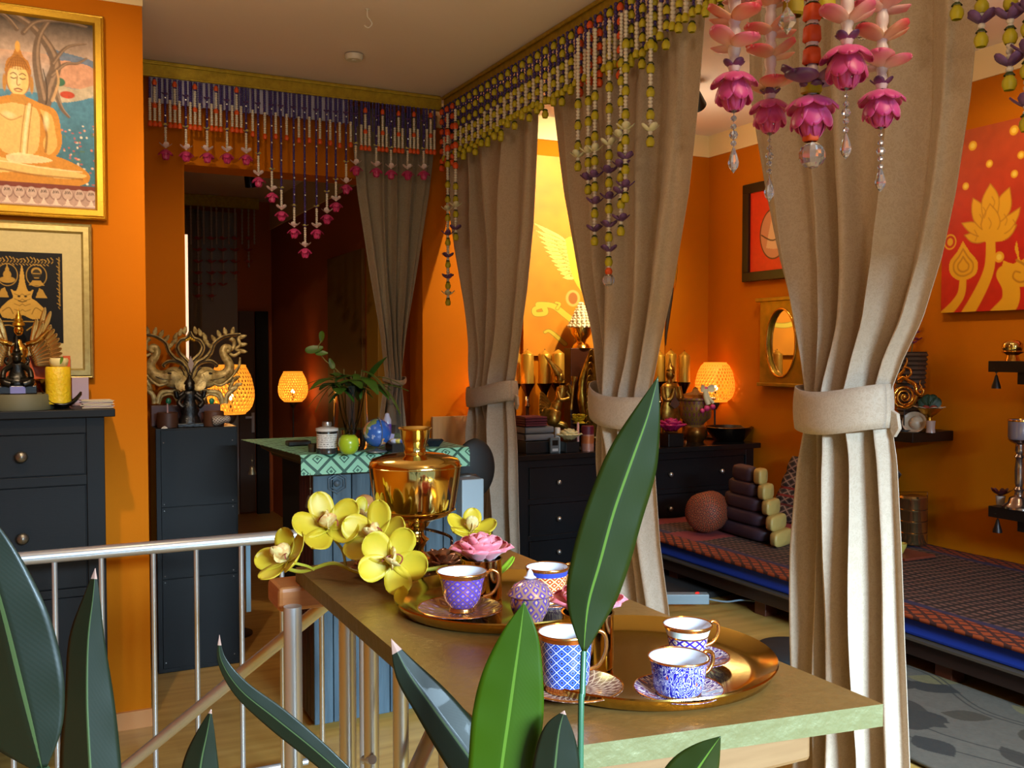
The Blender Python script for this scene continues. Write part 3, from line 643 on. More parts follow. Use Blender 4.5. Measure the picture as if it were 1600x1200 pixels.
# ---- reception counter of dark planks with a green brocade cloth
planks = M('planks_daylight_blue', '#4c606c', .55, spec=.3, col2='#2c3a43', vs=4, sc3=(6, 6, .6), bump=.5, bs=14, bsc3=(6, 6, .7), bd=.004)  # bluish window light is put into the plank colour
redp = M('wine_red_planks', '#4a1e22', .5, col2='#2e1416', vs=5, sc3=(6, 6, .6), bump=.4, bs=14, bsc3=(6, 6, .7), bd=.003)
FL = on_z(480, 711, 1.1); BLc = on_z(388, 688, 1.1); FR = Vector((1.56, FL.y-.02, 1.1))
t = T('reception_counter', 'reception counter of dark upright planks coloured daylight blue-grey, topped with a green brocade cloth', 'counter', ((FL.x+FR.x)/2, (FL.y+BLc.y)/2, 0))
mb = MB(); mb.box((FL.x+.06, FL.y+.055, .06), (FR.x-.02, BLc.y-.03, 1.03)); mb.build('carcass', M('counter_core', '#0b0b0c', .6), t, smooth=False)
x = FL.x+.03; k = 0
while x < FR.x-.03:
    w = .078; box('plank', (x+.0015, FL.y+.035, .03), (min(x+w-.0015, FR.x), FL.y+.054, 1.035), planks, t, bevel=.003); x += w; k += 1
y = FL.y+.06
while y < FL.y+.26: box('plank', (FL.x+.035, y+.002, .03), (FL.x+.058, y+.052, 1.03), redp, t, bevel=.004); y += .054
# rosette on the front
rc = on_y(527, 755, FL.y+.03); mb = MB()
hexp = [(cos(pi/6+k*pi/3)*.040, sin(pi/6+k*pi/3)*.040) for k in range(6)]
for r_, w_ in ((1., .0035), (.72, .003)): mb.tube([rc+Vector((x_*r_, 0, z_*r_)) for x_, z_ in hexp], w_, 6, closed=True)
mb.lathe(rc, [(0, 0), (.014, 0), (.010, .007), (0, .009)], 12, axis=(0, -1, 0)); mb.build('rosette', M('rosette_metal', '#54626b', .45, .3), t)
def moulded(name, a, b, out, mat, z0=1.03, z1=1.095):
    a, b, out = Vector(a), Vector(b), Vector(out); pr = [(0, z0), (.03, z0), (.035, z0+.012), (.075, z0+.032), (.085, z1-.014), (.085, z1), (0, z1)]
    mb = MB(); d = (b-a); mb.prism(pr, Vector((a.x, a.y, 0))-out*.05, out, UP, d); return mb.build(name, mat, t, smooth=False)
ogee = M('dark_gold_edge', '#5d5423', .4, .35, bump=.4, bs=150, bd=.003)
moulded('edge_moulding', (FL.x+.05, FL.y+.02, 0), (FL.x+.05-.05, BLc.y, 0), (-1, 0, 0), ogee)
moulded('edge_moulding', (FL.x, FL.y+.05, 0), (FR.x, FL.y+.05, 0), (0, -1, 0), ogee)
box('counter_top', (FL.x, FL.y, 1.085), (FR.x, BLc.y, 1.099), ogee, t)
cloth_m = lattice('green_brocade', '#86bd9c', '#1f4a3a', '#2a5a48', 9.5, 9.5, lw=.07, dw=.07, rough=.55, cell2='#235040')
x0, x1, y0_, y1_ = FL.x-.035, FR.x+.02, FL.y-.042, BLc.y
mb = MB()
def clothP(i, j):
    u = i/60; v = j/40; x = x0+(x1-x0)*u
    L = .30+(y1_-y0_); s = v*(.075+(y1_-y0_))
    if s < .075: return (x, y0_-.003-.002*sin(x*40), 1.103-.075+s)
    return (x+(-.08*(s-.075)/(y1_-y0_) if i == 0 else 0), y0_+(s-.075), 1.104)
vs = [clothP(i, j) for j in range(41) for i in range(61)]; mb.add(vs, [(j*61+i, j*61+i+1, (j+1)*61+i+1, (j+1)*61+i) for j in range(40) for i in range(60)], [((v[0])*1.0, (v[1]+v[2])*1.0) for v in vs])
o = mb.build('brocade_cloth', cloth_m, smooth=False, solid=.002); tag(o, 'green and black diamond brocade cloth draped over the reception counter front', 'cloth')
def bell(px, py, Y, label, s=1.):
    c = on_y(px, py, Y); tb = T('hanging_bell', label, 'bell', c-UP*.045); bm = M('old_bell', '#6c6552', .4, .8)
    MB().lathe(c-UP*.045*s, [(.020*s, 0), (.019*s, .006*s), (.015*s, .018*s), (.013*s, .032*s), (.008*s, .04*s), (0, .042*s)], 16).build('bell_body', bm, tb)
    MB().tube([c-UP*.004, Vector((c.x, c.y, max(c.z+.048, 1.035)))], .0014, 5).build('cord', bm, tb); MB().ball(c+UP*.02, .0055, 8).build('bead', bm, tb)
bell(485, 772, FL.y-.045, 'small metal bell hanging from the near corner of the green counter cloth', 1.1)
bell(394, 727, BLc.y-.03, 'small dark bell hanging from the far left corner of the counter', .9)
# ---- gold painted table board on two wooden blocks
gp = NT('gold_paint_board'); nz = gp.noise(60, 4); gp.set(col=gp.mix(nz, lin('#9c7640'), lin('#846232')), metal=.55, rough=.34); gp.bump(gp.noise(90, 3), .25, .003); gold_board = gp.mat
gpe = NT('gold_paint_edge_daylit'); gpe.set(col=lin('#6c6a45'), metal=.3, rough=.5); gpe.bump(gpe.noise(45, 4), .6, .005); gold_edge = gpe.mat  # same gold paint as the top; greenish daylight tint put into colour
TB = [on_z(480, 902, 1.08), on_z(790, 857, 1.08), on_z(1380, 1100, 1.08), on_z(809, 1178, 1.08)]
TB[0] += Vector((0, .09, 0)); TB[1] += Vector((0, .06, 0))
t = T('gold_table', 'long narrow gold-painted table board holding the brass tea trays', 'table', (.67, 1.3, .9))
mb = MB(); vs = [p-UP*.027 for p in TB]+TB; mb.add(vs, [(3, 2, 1, 0), (4, 5, 6, 7)]); mb.build('table_top', gold_board, t, smooth=False)
mb = MB(); mb.add(vs, [(0, 1, 5, 4), (1, 2, 6, 5), (2, 3, 7, 6), (3, 0, 4, 7)]); mb.build('table_edge', gold_edge, t, smooth=False)
oak = M('oiled_beech', '#b8763e', .4, col2='#a36433', vs=8, sc3=(1, 1, 12), bump=.1, bs=60, bsc3=(1, 1, 10), bd=.001)
beech = M('pale_beech', '#80603e', .5, col2='#745434', vs=10, sc3=(1, 1, 10))
a = on_y(428, 900, 1.84); zc = 1.052
tag(box('handrail', (a.x, 1.80, 1.006), (.92, 1.90, zc), oak, bevel=.008), 'reddish wooden handrail block under the far end of the gold table', 'handrail')
tag(box('handrail', (.40, .885, on_y(1200, 1195, .9).z), (on_y(1268, 1160, .885).x, .96, zc), beech, bevel=.006), 'pale wooden handrail block under the near right corner of the gold table', 'handrail')
# ---- steel railing
rs = M('brushed_steel', '#c2c8ce', .3, .75); rs2 = M('brushed_steel_blue', '#a9abb0', .3, .85)
YR = 3.25
t = T('railing', 'brushed steel railing with thin bars along the stair edge at the left', 'railing', (-.1, YR, 0))
p0 = on_y(-40, 875, YR); p1 = on_y(478, 834, YR); p0.z = p1.z = .87
MB().cyl(p0, p1, .021, 18).build('top_rail', rs, t)
for px in (18, 87, 160, 241, 308, 378, 441):
    x = on_y(px, 1000, YR).x; MB().cyl((x, YR, 0), (x, YR, .865), .0085, 10).build('bar', rs, t)
MB().cyl((p0.x, YR, .08), (p1.x, YR, .08), .012, 10).build('bottom_rail', rs, t)
x = on_y(382, 900, YR+.05).x
box('bar_clip', (x, YR+.02, .62), (x+.015, YR+.04, .86), M('blue_clip', '#5e7f92', .4), t)
t = T('railing', 'steel stair railing with diagonal tube and thick posts under the gold table', 'railing', (.6, 1.8, 0))
a = at(195, 1200, 2.3); b = at(520, 935, 1.95); MB().cyl(a, b, .0135, 16).build('diagonal_tube', rs, t)
a = at(640, 1225, 1.5); b = at(683, 1130, 1.6); MB().cyl(a, b, .0135, 16).build('diagonal_tube', rs, t)
for px, Y, top, r in ((458, 1.75, 1.03, .0165), (543, 1.62, 1.052, .015), (580, 1.56, 1.052, .013), (626, 1.46, 1.052, .013), (697, 1.30, 1.052, .012)):
    x = on_y(px, 1050, Y).x; MB().cyl((x, Y, 0), (x, Y, top), r, 18).build('post', rs, t)
x = on_y(503, 1050, 2.1).x; MB().cyl((x, 2.1, 0), (x, 2.1, .95), .006, 10).build('thin_bar', rs, t); x = on_y(441, 1050, 2.1).x; MB().cyl((x, 2.1, 0), (x, 2.1, .95), .005, 10).build('thin_bar', rs, t)
MB().cyl(on_y(582, 1187, 1.54), on_y(570, 1187, 1.58), .008, 10).build('cross_pin', rs, t)
c = on_y(570, 790, 2.95); t = T('railing_post', 'steel railing post topped with a smooth wooden ball', 'post', (c.x, c.y, 0))
MB().ball(c, .036, 28).build('wooden_ball', M('ball_wood', '#c08a55', .3, col2='#a9733f', vs=6, sc3=(1, 1, 6)), t)
MB().cyl((c.x, c.y, 0), (c.x, c.y, c.z-.03), .021, 20).build('post_tube', rs, t)
# pale wooden board leaning on the orange wall, dark office chair back beside it
a, b = on_y(679, 652, 4.93), on_y(746, 655, 4.93)
tag(box('wooden_board', (a.x, 4.958, .25), (b.x, 4.984, a.z), M('pale_board', '#a98d66', .5, col2='#8f7350', vs=3, sc3=(8, 8, .6)), bevel=.002), 'pale wood-grained board against the orange wall behind the brass vessel', 'board')
t = T('office_chair', 'dark upholstered chair back with steel arm behind the brass vessel', 'chair', (1.98, 4.1, 0))
c = on_y(733, 745, 3.86); dkc = M('dark_upholstery', '#161310', .6)
MB().ball(c+Vector((.05, .05, .03)), .10, 20, (1, .35, 1.35)).build('backrest', dkc, t, sub=1)
MB().tube(spline([c+Vector((-.09, -.02, .0)), c+Vector((-.02, -.05, .01)), c+Vector((.03, -.03, -.02)), c+Vector((.04, .0, -.15))], 6), .013, 10).build('armrest', M('arm_metal', '#55534f', .35, .7), t)
MB().box((c.x-.02, 3.86, c.z-.42), (c.x+.2, 4.06, c.z-.36)).build('seat', dkc, t, bevel=.02)
MB().cyl((c.x+.09, 3.96, .05), (c.x+.09, 3.96, c.z-.38), .025, 12).build('column', steel, t)
mb = MB()
for k in range(5): a_ = k*2*pi/5; mb.tube([(c.x+.09, 3.96, .06), (c.x+.09+.13*cos(a_), 3.96+.13*sin(a_), .03)], .018, 8)
mb.build('star_base', steel, t)
a = on_y(722, 790, 3.62); tag(box('metal_bin', (a.x-.0, 3.62, .0), (a.x+.10, 3.72, on_y(722, 750, 3.62).z), M('light_metal', '#a5b6bf', .4, .5), bevel=.005), 'pale bluish metal bin standing right of the counter behind the brass vessel', 'bin')
# ---- daybed
bx0, bx1, by0, by1 = 2.80, 3.85, 1.2, 4.40
t = T('daybed', 'low dark wooden daybed with blue mattress along the right wall', 'daybed', ((bx0+bx1)/2, 2.6, 0))
bw = M('daybed_wood', '#2c1a12', .45); blue = M('blue_mattress', '#1c3fae', .7, bump=.1, bs=400)
box('frame', (bx0+.01, by0, .40), (bx1, by1, .465), bw, t, bevel=.004); box('slat_base', (bx0-.02, by0, .465), (bx1, by1, .474), M('slat_wood', '#4c4032', .5), t)
for y in (by0+.1, 2.3, 3.26, 3.06+.85):
    for x in (bx0+.05, bx1-.1):
        box('leg', (x, y, .33), (x+.07, y+.07, .40), M('leg_wood', '#5a2c18', .45), t, bevel=.003)
box('mattress', (bx0+.005, by0, .475), (bx1, by1, .545), blue, t, bevel=.012)
mat_m = NT('woven_mat'); x_ = mat_m.n('ShaderNodeSeparateXYZ'); mat_m.l(mat_m.obj(), x_.inputs[0]); X_, Y_ = x_.outputs[0], x_.outputs[1]
def tri(n, v, f): return n.m('ABSOLUTE', n.m('SUBTRACT', n.m('FRACT', n.m('MULTIPLY', v, f)), .5))
g1 = mat_m.m('GREATER_THAN', tri(mat_m, X_, 33.), .22); g2 = mat_m.m('GREATER_THAN', tri(mat_m, Y_, 22.), .20)
cc = mat_m.mix(mat_m.m('MULTIPLY', g1, g2), lin('#24150f'), lin('#6b4a3c'))
un_, vn_ = mat_m.m('MULTIPLY', X_, 24.), mat_m.m('MULTIPLY', Y_, 14.)
dm = mat_m.m('MAXIMUM', mat_m.m('ABSOLUTE', mat_m.m('SUBTRACT', mat_m.m('FRACT', mat_m.m('ADD', un_, vn_)), .5)), mat_m.m('ABSOLUTE', mat_m.m('SUBTRACT', mat_m.m('FRACT', mat_m.m('ADD', mat_m.m('SUBTRACT', un_, vn_), 100.)), .5)))
ed = mat_m.mix(mat_m.m('GREATER_THAN', dm, .34), lin('#8f380c'), lin('#3c140a'))
ax_ = mat_m.m('ABSOLUTE', X_); isE = mat_m.m('GREATER_THAN', ax_, .43); isL = mat_m.m('MULTIPLY', mat_m.m('GREATER_THAN', ax_, .40), mat_m.m('LESS_THAN', ax_, .435))
cc = mat_m.mix(isE, cc, ed); cc = mat_m.mix(isL, cc, lin('#2a2440'))
red = mat_m.m('GREATER_THAN', Y_, 1.0); 
cc = mat_m.mix(mat_m.m('MULTIPLY', mat_m.m('MULTIPLY', red, mat_m.m('SUBTRACT', 1., isE)), mat_m.m('GREATER_THAN', mat_m.m('FRACT', mat_m.m('MULTIPLY', Y_, 2.2)), .5)), cc, lin('#7a2a2a'))
mat_m.set(col=cc, rough=.75); mat_m.bump(mat_m.m('MULTIPLY', g1, g2), .4, .003)
mb = MB(); L = by1-by0
mb.grid(lambda i, j: (bx0-.03+(bx1-bx0+.03)*i/40, by0+L*j/80, .558+.003*sin(j*.5)*sin(i*.7)-(.006 if i < 2 else 0)), 41, 81)
o = mb.build('woven_mat', mat_m.mat, solid=.014, loc=((bx0+bx1)/2-.015, 2.67, .55)); tag(o, 'patterned brown mat with orange border lying on the blue daybed mattress', 'mat')
# triangular cushion
tc = M('plum_cushion', '#3a2630', .6, bump=.1, bs=300); tg = M('cushion_gold', '#b79a55', .45, bump=.1, bs=200)
# simpler and truer: the long side faces the camera - stacked stuffed rolls running along the length
def tri_cushion2():
    a = on_z(1190, 857, .565); b = on_z(1232, 848, .565); l = on_z(1106, 826, .565); top = at(1150, 729, (CI @ l).z*-1)
    t = T('triangle_cushion', 'plum triangular cushion with a stepped gold end on the daybed', 'cushion', a+(l-a)*.5)
    rows = 5; H = .355; base_l, base_r, tl, tr = Vector(l), Vector(a), at(1143, 730, 4.86), at(1172, 731, 4.70); base_r = on_z(1203, 856, .565)
    tl.z = tr.z = .568+H
    dpt = Vector((.20, .09, 0)); tip = Vector((.12, .05, 0))
    gstep = (base_r-base_l).normalized()*.055
    for r in range(rows):
        u = (r+.5)/rows; p0 = base_l.lerp(tl, u); p1 = base_r.lerp(tr, u); z = .568+H*u; p0.z = p1.z = z
        D = dpt*(1-u)+tip*u*.6; hh = H/rows/2*1.12
        ax = (p1-p0); L_ = ax.length; axn = ax.normalized(); dn = D.length
        def roll(mb, q0, q1, w, hh):
            def Pp(i, j):
                v = i/16; s = j/20; an = 2*pi*s; e = (1-(2*v-1)**6)
                cy = (abs(cos(an))**.55)*(1 if cos(an) > 0 else -1); cz_ = (abs(sin(an))**.55)*(1 if sin(an) > 0 else -1)
                return q0.lerp(q1, v)+D.normalized()*(dn/2+dn/2*cy*e)+UP*(hh*cz_*(.25+.75*e))
            mb.grid(Pp, 17, 21)
        mb = MB(); roll(mb, p0, p1, dn, hh); mb.build('cushion_roll', tc, t)
        mb = MB(); roll(mb, p1-axn*.004, p1+axn*.004+gstep*1.25, dn, hh*.98); mb.build('gold_end', tg, t)
    return t
tri_cushion2()
# round bolster and folded patterned mattress behind
rb = lattice('rust_bolster_cloth', '#4a1a0c', '#8a3c1a', '#a8683a', 18, 10, lw=.12, dw=.12, rough=.7)
c = on_z(1072, 831, .567); c.z = .672
MB().lathe(c+Vector((.0, -.10, 0)), [(0, 0), (.05, .004), (.085, .02), (.103, .06), (.103, .16), (.06, .2), (0, .21)], 28, axis=(.9, .45, 0)).build('bolster', rb)
tag(bpy.data.objects['bolster'], 'rust-red patterned round bolster lying left of the plum cushion', 'bolster')
fm = lattice('folded_mattress_cloth', '#3a2a26', '#8a6f62', '#120c0c', 10, 9, lw=.10, dw=.2, rough=.8, bands=((.47, .52, '#7a1f1a', 0), (.60, .63, '#7a1f1a', 0), (.74, .78, '#5d1a16', 0)))
a = on_x(1190, 730, 3.62); 
t = T('folded_mattress', 'dark patterned folded mattress leaning on the orange wall behind the cushion', 'mattress', (3.72, 3.8, .57))
mb = MB()
def fP(i, j):
    u = i/24; v = j/24; y = 4.12-.74*u; z = .90-.33*v; return (3.80-.16*v-.012*abs(sin(v*pi*4)), y, z)
mb.grid(fP, 25, 25); mb.build('mattress_panel', fm, t, solid=.03)
# rug with leaves on the floor, lower right
cv = Canvas(0, 0, 128, 400, 1.6, '#544c40')
rnd = random.Random(4)
def leafshape(cx, cy, L, w, a, col):
    pts = []
    for k in range(13): s = k/12; pts.append((s*L, w*sin(pi*s**.8)))
    for k in range(12, -1, -1): s = k/12; pts.append((s*L, -w*sin(pi*s**1.1)))
    ca, sa = cos(a), sin(a); cv.poly([(cx+x*ca-y*sa, cy+x*sa+y*ca) for x, y in pts], col)
for k in range(60):
    cx, cy = rnd.uniform(-10, 125), rnd.uniform(-10, 395); a_ = rnd.uniform(-.5, .9)
    leafshape(cx, cy, rnd.uniform(26, 40), rnd.uniform(8, 13), a_+1.2, rnd.choice(['#2a241b', '#30281d', '#26211a', '#3a3020', '#6a5e3a']))
for k in range(7):
    x_0 = rnd.uniform(0, 200); cv.line([(x_0, 0), (x_0+20, 60), (x_0-10, 130), (x_0+15, 200)], 1.2, '#262119', 1, 8)
cv.mottle(.18, 3, 3)
ruo = cv.panel('rug', (2.2, 2.72, .345), (2.84, 2.72, .345), (2.2, .6, .345), paint_mat('rug_wool', .95, bump=.5, bs=500), solid=.01)
tag(ruo, 'grey rug with dark leaf pattern on the floor beside the daybed', 'rug')
# dark box, power strip, black round stool under the daybed area
ps = on_z(1072, 934, .395); t = T('power_strip', 'grey power strip with a red switch on the floor under the daybed', 'power strip', ps)
d = (on_z(1098, 934, .39)-on_z(1047, 934, .39)).normalized(); sd = Vector((-d.y, d.x, 0)); mb = MB(); q = ps-UP*.026
mb.prism([(-.10, 0), (.10, 0), (.10, .045), (-.10, .045)], q-sd*.02, d, UP, sd*.05); mb.build('housing', M('grey_plastic', '#7d8b90', .4), t, smooth=False, bevel=.004)
sw = NT('red_switch'); sw.set(col=lin('#d0201a'), emis=lin('#ff2a1a'), estr=.5); MB().ball(q+d*.05+UP*.047, .012, 8, (1, .6, .5)).build('switch', sw.mat, t)
MB().tube(spline([q+d*.10+UP*.02, q+d*.18+UP*.008, q+d*.26+sd*.03+UP*.008, q+d*.34+UP*.006], 6), .004, 6).build('cable', M('cable_grey', '#6b7880', .5), t)
c = on_z(1236, 1012, .40); MB().lathe((c.x, c.y, .331), [(0, 0), (.12, 0), (.14, .03), (.14, .06), (.12, .075), (0, .08)], 36).build('floor_cushion', M('black_cloth', '#0c0d0e', .7))
tag(bpy.data.objects['floor_cushion'], 'round black floor cushion left of the nearest curtain behind the tray', 'floor cushion')
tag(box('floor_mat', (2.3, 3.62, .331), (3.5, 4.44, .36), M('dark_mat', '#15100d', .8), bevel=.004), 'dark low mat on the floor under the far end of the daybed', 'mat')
# ================= pictures on the left =================
gf = NT('gilt_frame'); gf.set(col=gf.mix(gf.noise(120, 3), lin('#cda434'), lin('#b78f2a')), metal=.75, rough=.33); gf.bump(gf.noise(200, 3), .25, .002); gilt = gf.mat
pf = M('pale_gilt_frame', '#b3a36a', .4, .6, col2='#9d8d58', vs=60)
def frame(name, label, x0, x1, z0, z1, Y, w, d, m1, m2, cat='framed picture'):
    t = T(name, label, cat, ((x0+x1)/2, Y, z0))
    pr = [(0, 0), (0, d*.5), (w*.12, d*.75), (w*.2, d*.7), (w*.3, d*.95), (w*.75, d), (w*.85, d*.8), (w*.92, d*.5), (w, d*.45), (w, 0)]
    # four mitred sides
    mb = MB()
    cor = [(x0, z0, 1, 1), (x1, z0, -1, 1), (x1, z1, -1, -1), (x0, z1, 1, -1)]
    vs = []
    for (x, z, sx, sz) in cor:
        for (o, h) in pr: vs.append((x+sx*o, Y-h, z+sz*o))
    n = len(pr); fs = []
    for c_ in range(4):
        for k in range(n-1):
            a, b = c_*n+k, ((c_+1) % 4)*n+k; fs.append((a, b, b+1, a+1))
    mb.add(vs, fs); mb.build('frame', m1, t, smooth=True, auto=25)
    return t
# upper picture: seated golden figure under a tree
pa, pb = on_y(167, 340, 4.03), on_y(165, 28, 4.03); X1 = pa.x; Z0 = on_y(167, 345, 4.03).z; Z1 = on_y(163, 27, 4.03).z
cxm = on_y(28, 200, 4.03).x; X0 = 2*cxm-X1
t = frame('framed_picture', 'large gilt-framed painting of a golden seated figure beneath a tree, upper left', X0, X1, Z0, Z1, 4.035, .045, .03, gilt, None)
cv = Canvas(-150, -8, 150, 325, .9, '#5a6878'); 
# coordinates: x relative to the figure centre in photo pixels (28 -> 0), y photo pixels
c0 = lambda pts: pts
cv.grad(20, '#3a3430', 75, '#b8a090'); cv.grad(75, '#c9a28a', 140, '#8fa0a8', (cv.Y > 75).astype(float)); cv.grad(140, '#4d86a8', 250, '#3f7288', (cv.Y > 140).astype(float))
cv.poly([(45, 62), (70, 68), (95, 72), (122, 78), (122, 92), (80, 84), (50, 80)], '#3f6e96', .8, 4)
cv.poly([(50, 86), (80, 82), (122, 90), (122, 120), (90, 126), (60, 118)], '#d19a7c', .9, 4)
cv.poly([(55, 118), (90, 128), (122, 118), (122, 135), (80, 150), (50, 148)], '#c3b49a', .9, 4); cv.ell(78, 138, 12, 6, '#b8442c'); cv.ell(66, 118, 9, 7, '#40725a')
cv.mottle(.25, 12, 2)
tr = '#6e5a4a'
for pts, w in (([(40, 160), (52, 120), (60, 90), (48, 60), (20, 30), (-20, 10)], (22, 10)), ([(52, 110), (75, 88), (95, 84), (110, 74)], (7, 3)), ([(55, 90), (78, 60), (110, 50)], (8, 2)), ([(40, 150), (30, 90), (34, 50), (50, 20)], (16, 7)), ([(-48, 160), (-50, 100), (-70, 50), (-100, 20)], (24, 10)), ([(58, 130), (68, 160), (80, 175)], (10, 3)), ([(0, 40), (-20, 20), (-60, 8)], (8, 3)), ([(10, 45), (30, 25), (70, 18), (110, 22)], (8, 3)), ([(-60, 90), (-90, 80), (-125, 86)], (8, 3))): cv.line(pts, w, tr, .95, 8); cv.line([(p[0]+2, p[1]-1) for p in pts], (w[0]*.3, w[1]*.3), '#a98c74', .7, 8)
cv.line([(54, 150), (64, 120), (62, 100)], (5, 3), '#d2a878', .8, 6); cv.line([(44, 158), (46, 130), (40, 100)], (3, 2), '#3b2e28', .8, 6)
for k in range(70):
    r = random.Random(k); x, y = r.uniform(68, 122), r.uniform(185, 290); cv.ell(x, y, r.uniform(1.2, 2.6), r.uniform(1, 2), r.choice(['#e8e0d0', '#d87a6a', '#e0b8a0', '#577a5a', '#b85a5a']), 0, .9)
    cv.ell(-x, y, 2, 1.6, r.choice(['#e8e0d0', '#577a5a', '#b85a5a']), 0, .9)
G1, G2, G3, G4 = '#c88a34', '#e8c27a', '#f4e2b4', '#8a5a1e'
# body
cv.poly([(-34, 155), (-60, 163), (-70, 190), (-68, 225), (-40, 250), (40, 250), (66, 228), (66, 190), (58, 165), (34, 156), (12, 148), (-12, 148)], G1, 1, 5)
cv.poly([(-28, 165), (-10, 160), (12, 162), (30, 168), (34, 200), (24, 240), (-24, 240), (-34, 200)], G2, .8, 5)
cv.poly([(34, 166), (52, 174), (58, 200), (60, 225), (46, 240), (38, 222), (44, 200)], '#dcb060', 1, 4); cv.poly([(-34, 166), (-52, 174), (-58, 200), (-60, 225), (-46, 240), (-38, 222), (-44, 200)], '#dcb060', 1, 4)
cv.line([(36, 175), (44, 205), (42, 235)], (3, 4), G4, .8, 6); cv.line([(-36, 175), (-44, 205), (-42, 235)], (3, 4), G4, .8, 6)
cv.line([(18, 160), (12, 200), (8, 240)], (5, 5), G3, .7, 6); cv.line([(22, 160), (17, 200), (13, 240)], (1.2, 1.2), G4, .9, 6); cv.line([(12, 160), (6, 200), (2, 240)], (1.2, 1.2), G4, .9, 6)
cv.line([(-30, 178), (-12, 188), (6, 180)], (2, 2), G4, .6, 6); cv.ell(-14, 180, 10, 5, G3, .2, .5, 4); cv.ell(44, 185, 4, 12, G3, 0, .8, 4); cv.ell(-46, 185, 4, 12, G3, 0, .8, 4)
# legs and base
cv.poly([(-100, 285), (-112, 270), (-100, 252), (-50, 240), (0, 245), (50, 240), (90, 252), (112, 268), (104, 284), (60, 292), (-60, 292)], G1, 1, 5)
cv.poly([(-90, 262), (-40, 248), (10, 258), (70, 262), (108, 270), (70, 278), (0, 272), (-60, 276)], G2, .9, 5)
cv.line([(-95, 275), (-40, 268), (20, 274), (100, 276)], (3, 3), G4, .7, 6); cv.line([(-80, 256), (-20, 256), (40, 262), (100, 264)], (1.5, 1.5), G3, .8, 6)
cv.poly([(-20, 246), (0, 240), (40, 244), (52, 250), (20, 256), (-14, 256)], G3, .7, 4)
cv.poly([(-122, 288), (122, 288), (122, 296), (-122, 296)], '#7a3c30')
cv.poly([(-150, 296), (150, 296), (150, 325), (-150, 325)], '#b79a90')
for k in range(-7, 8):
    x = k*19.; cv.ell(x, 304, 9.5, 10, '#8c6e68'); cv.ell(x, 303, 8.3, 9, '#c4aaa0'); cv.poly([(x-9, 322), (x-4, 319), (x, 310), (x+4, 319), (x+9, 322)], '#e0c8bc', 1, 3)
    # little script signs
    r = random.Random(k+50); cv.line([(x-4, 302), (x-3, 298), (x-1, 302)], (1, 1), '#2e2422'); cv.line([(x, 298), (x+1.5, 302), (x+3, 298), (x+4.5, 302)], (1, 1), '#2e2422'); cv.ell(x-4, 302, .8, .8, '#2e2422')
# head
cv.ell(1, 118, 20, 30, '#a8703a'); cv.ell(1, 122, 16.5, 26, G2); cv.ell(-3, 122, 8, 18, G3, 0, .5, 6)
cv.poly([(-20, 112), (-16, 92), (-8, 84), (-3, 72), (1, 60), (5, 72), (10, 84), (18, 92), (22, 112), (12, 104), (1, 100), (-10, 104)], '#b87a2e', 1, 4)
for k in range(-4, 5): cv.line([(k*4.2+1, 106-abs(k)), (k*2.2+1, 82+abs(k)*1.5)], (1, 1), '#7a4a1a')
for k in range(6): cv.line([(-16+k*1.6, 104-k*4.4), (18-k*1.6, 104-k*4.4)], (.8, .8), '#7a4a1a', .6)
cv.ell(1, 68, 4, 9, '#e0a850'); cv.ell(-20, 128, 3, 14, '#b8843c'); cv.ell(22, 128, 3, 14, '#b8843c')
cv.line([(-11, 114), (-6, 111), (-1, 114)], (1.4, 1.4), '#4a2a10', 1, 4); cv.line([(3, 114), (8, 111), (13, 114)], (1.4, 1.4), '#4a2a10', 1, 4)
cv.line([(-10, 119), (-6, 120.5), (-2, 119)], (1.6, 1.6), '#4a2a10', 1, 4); cv.line([(4, 119), (8, 120.5), (12, 119)], (1.6, 1.6), '#4a2a10', 1, 4)
cv.line([(0, 116), (-1, 128), (1, 131), (4, 129)], (1.4, 1.4), '#8a5a20', 1, 4); cv.line([(-5, 138), (1, 136), (7, 138)], (2, 2), '#7a3c18', 1, 4); cv.line([(-4, 140), (1, 141), (6, 140)], (1.6, 1.6), '#a86030', 1, 4)
cv.poly([(-10, 145), (12, 145), (14, 160), (-12, 160)], '#c08a3a', 1)
cv.mottle(.16, 5, 9)
s0 = on_y(28, 300, 4.02); pxw = (on_y(128, 200, 4.02)-on_y(28, 200, 4.02)).x/100
hh = (Z1-Z0-.08); ww = X1-X0-.08
def fit(cvs, x0, x1, z0, z1, Y): return (x0, Y, z1), (x1, Y, z1), (x0, Y, z0)
print_m = paint_mat('print_under_glass', .5, spec=.15)
cv2 = Canvas(-122, 18, 122, 325, .9, '#000000'); 
i0 = int((18-cv.y0)/(cv.y1-cv.y0)*(cv.ny-1)); j0 = int((-122+150)/300*(cv.nx-1)); cv2.A = cv.A[i0:i0+cv2.ny, j0:j0+cv2.nx]; cv2.ny, cv2.nx = cv2.A.shape[:2]
cv2.panel('painting', *fit(cv2, X0+.04, X1-.04, Z0+.04, Z1-.04, 4.02), print_m, t)
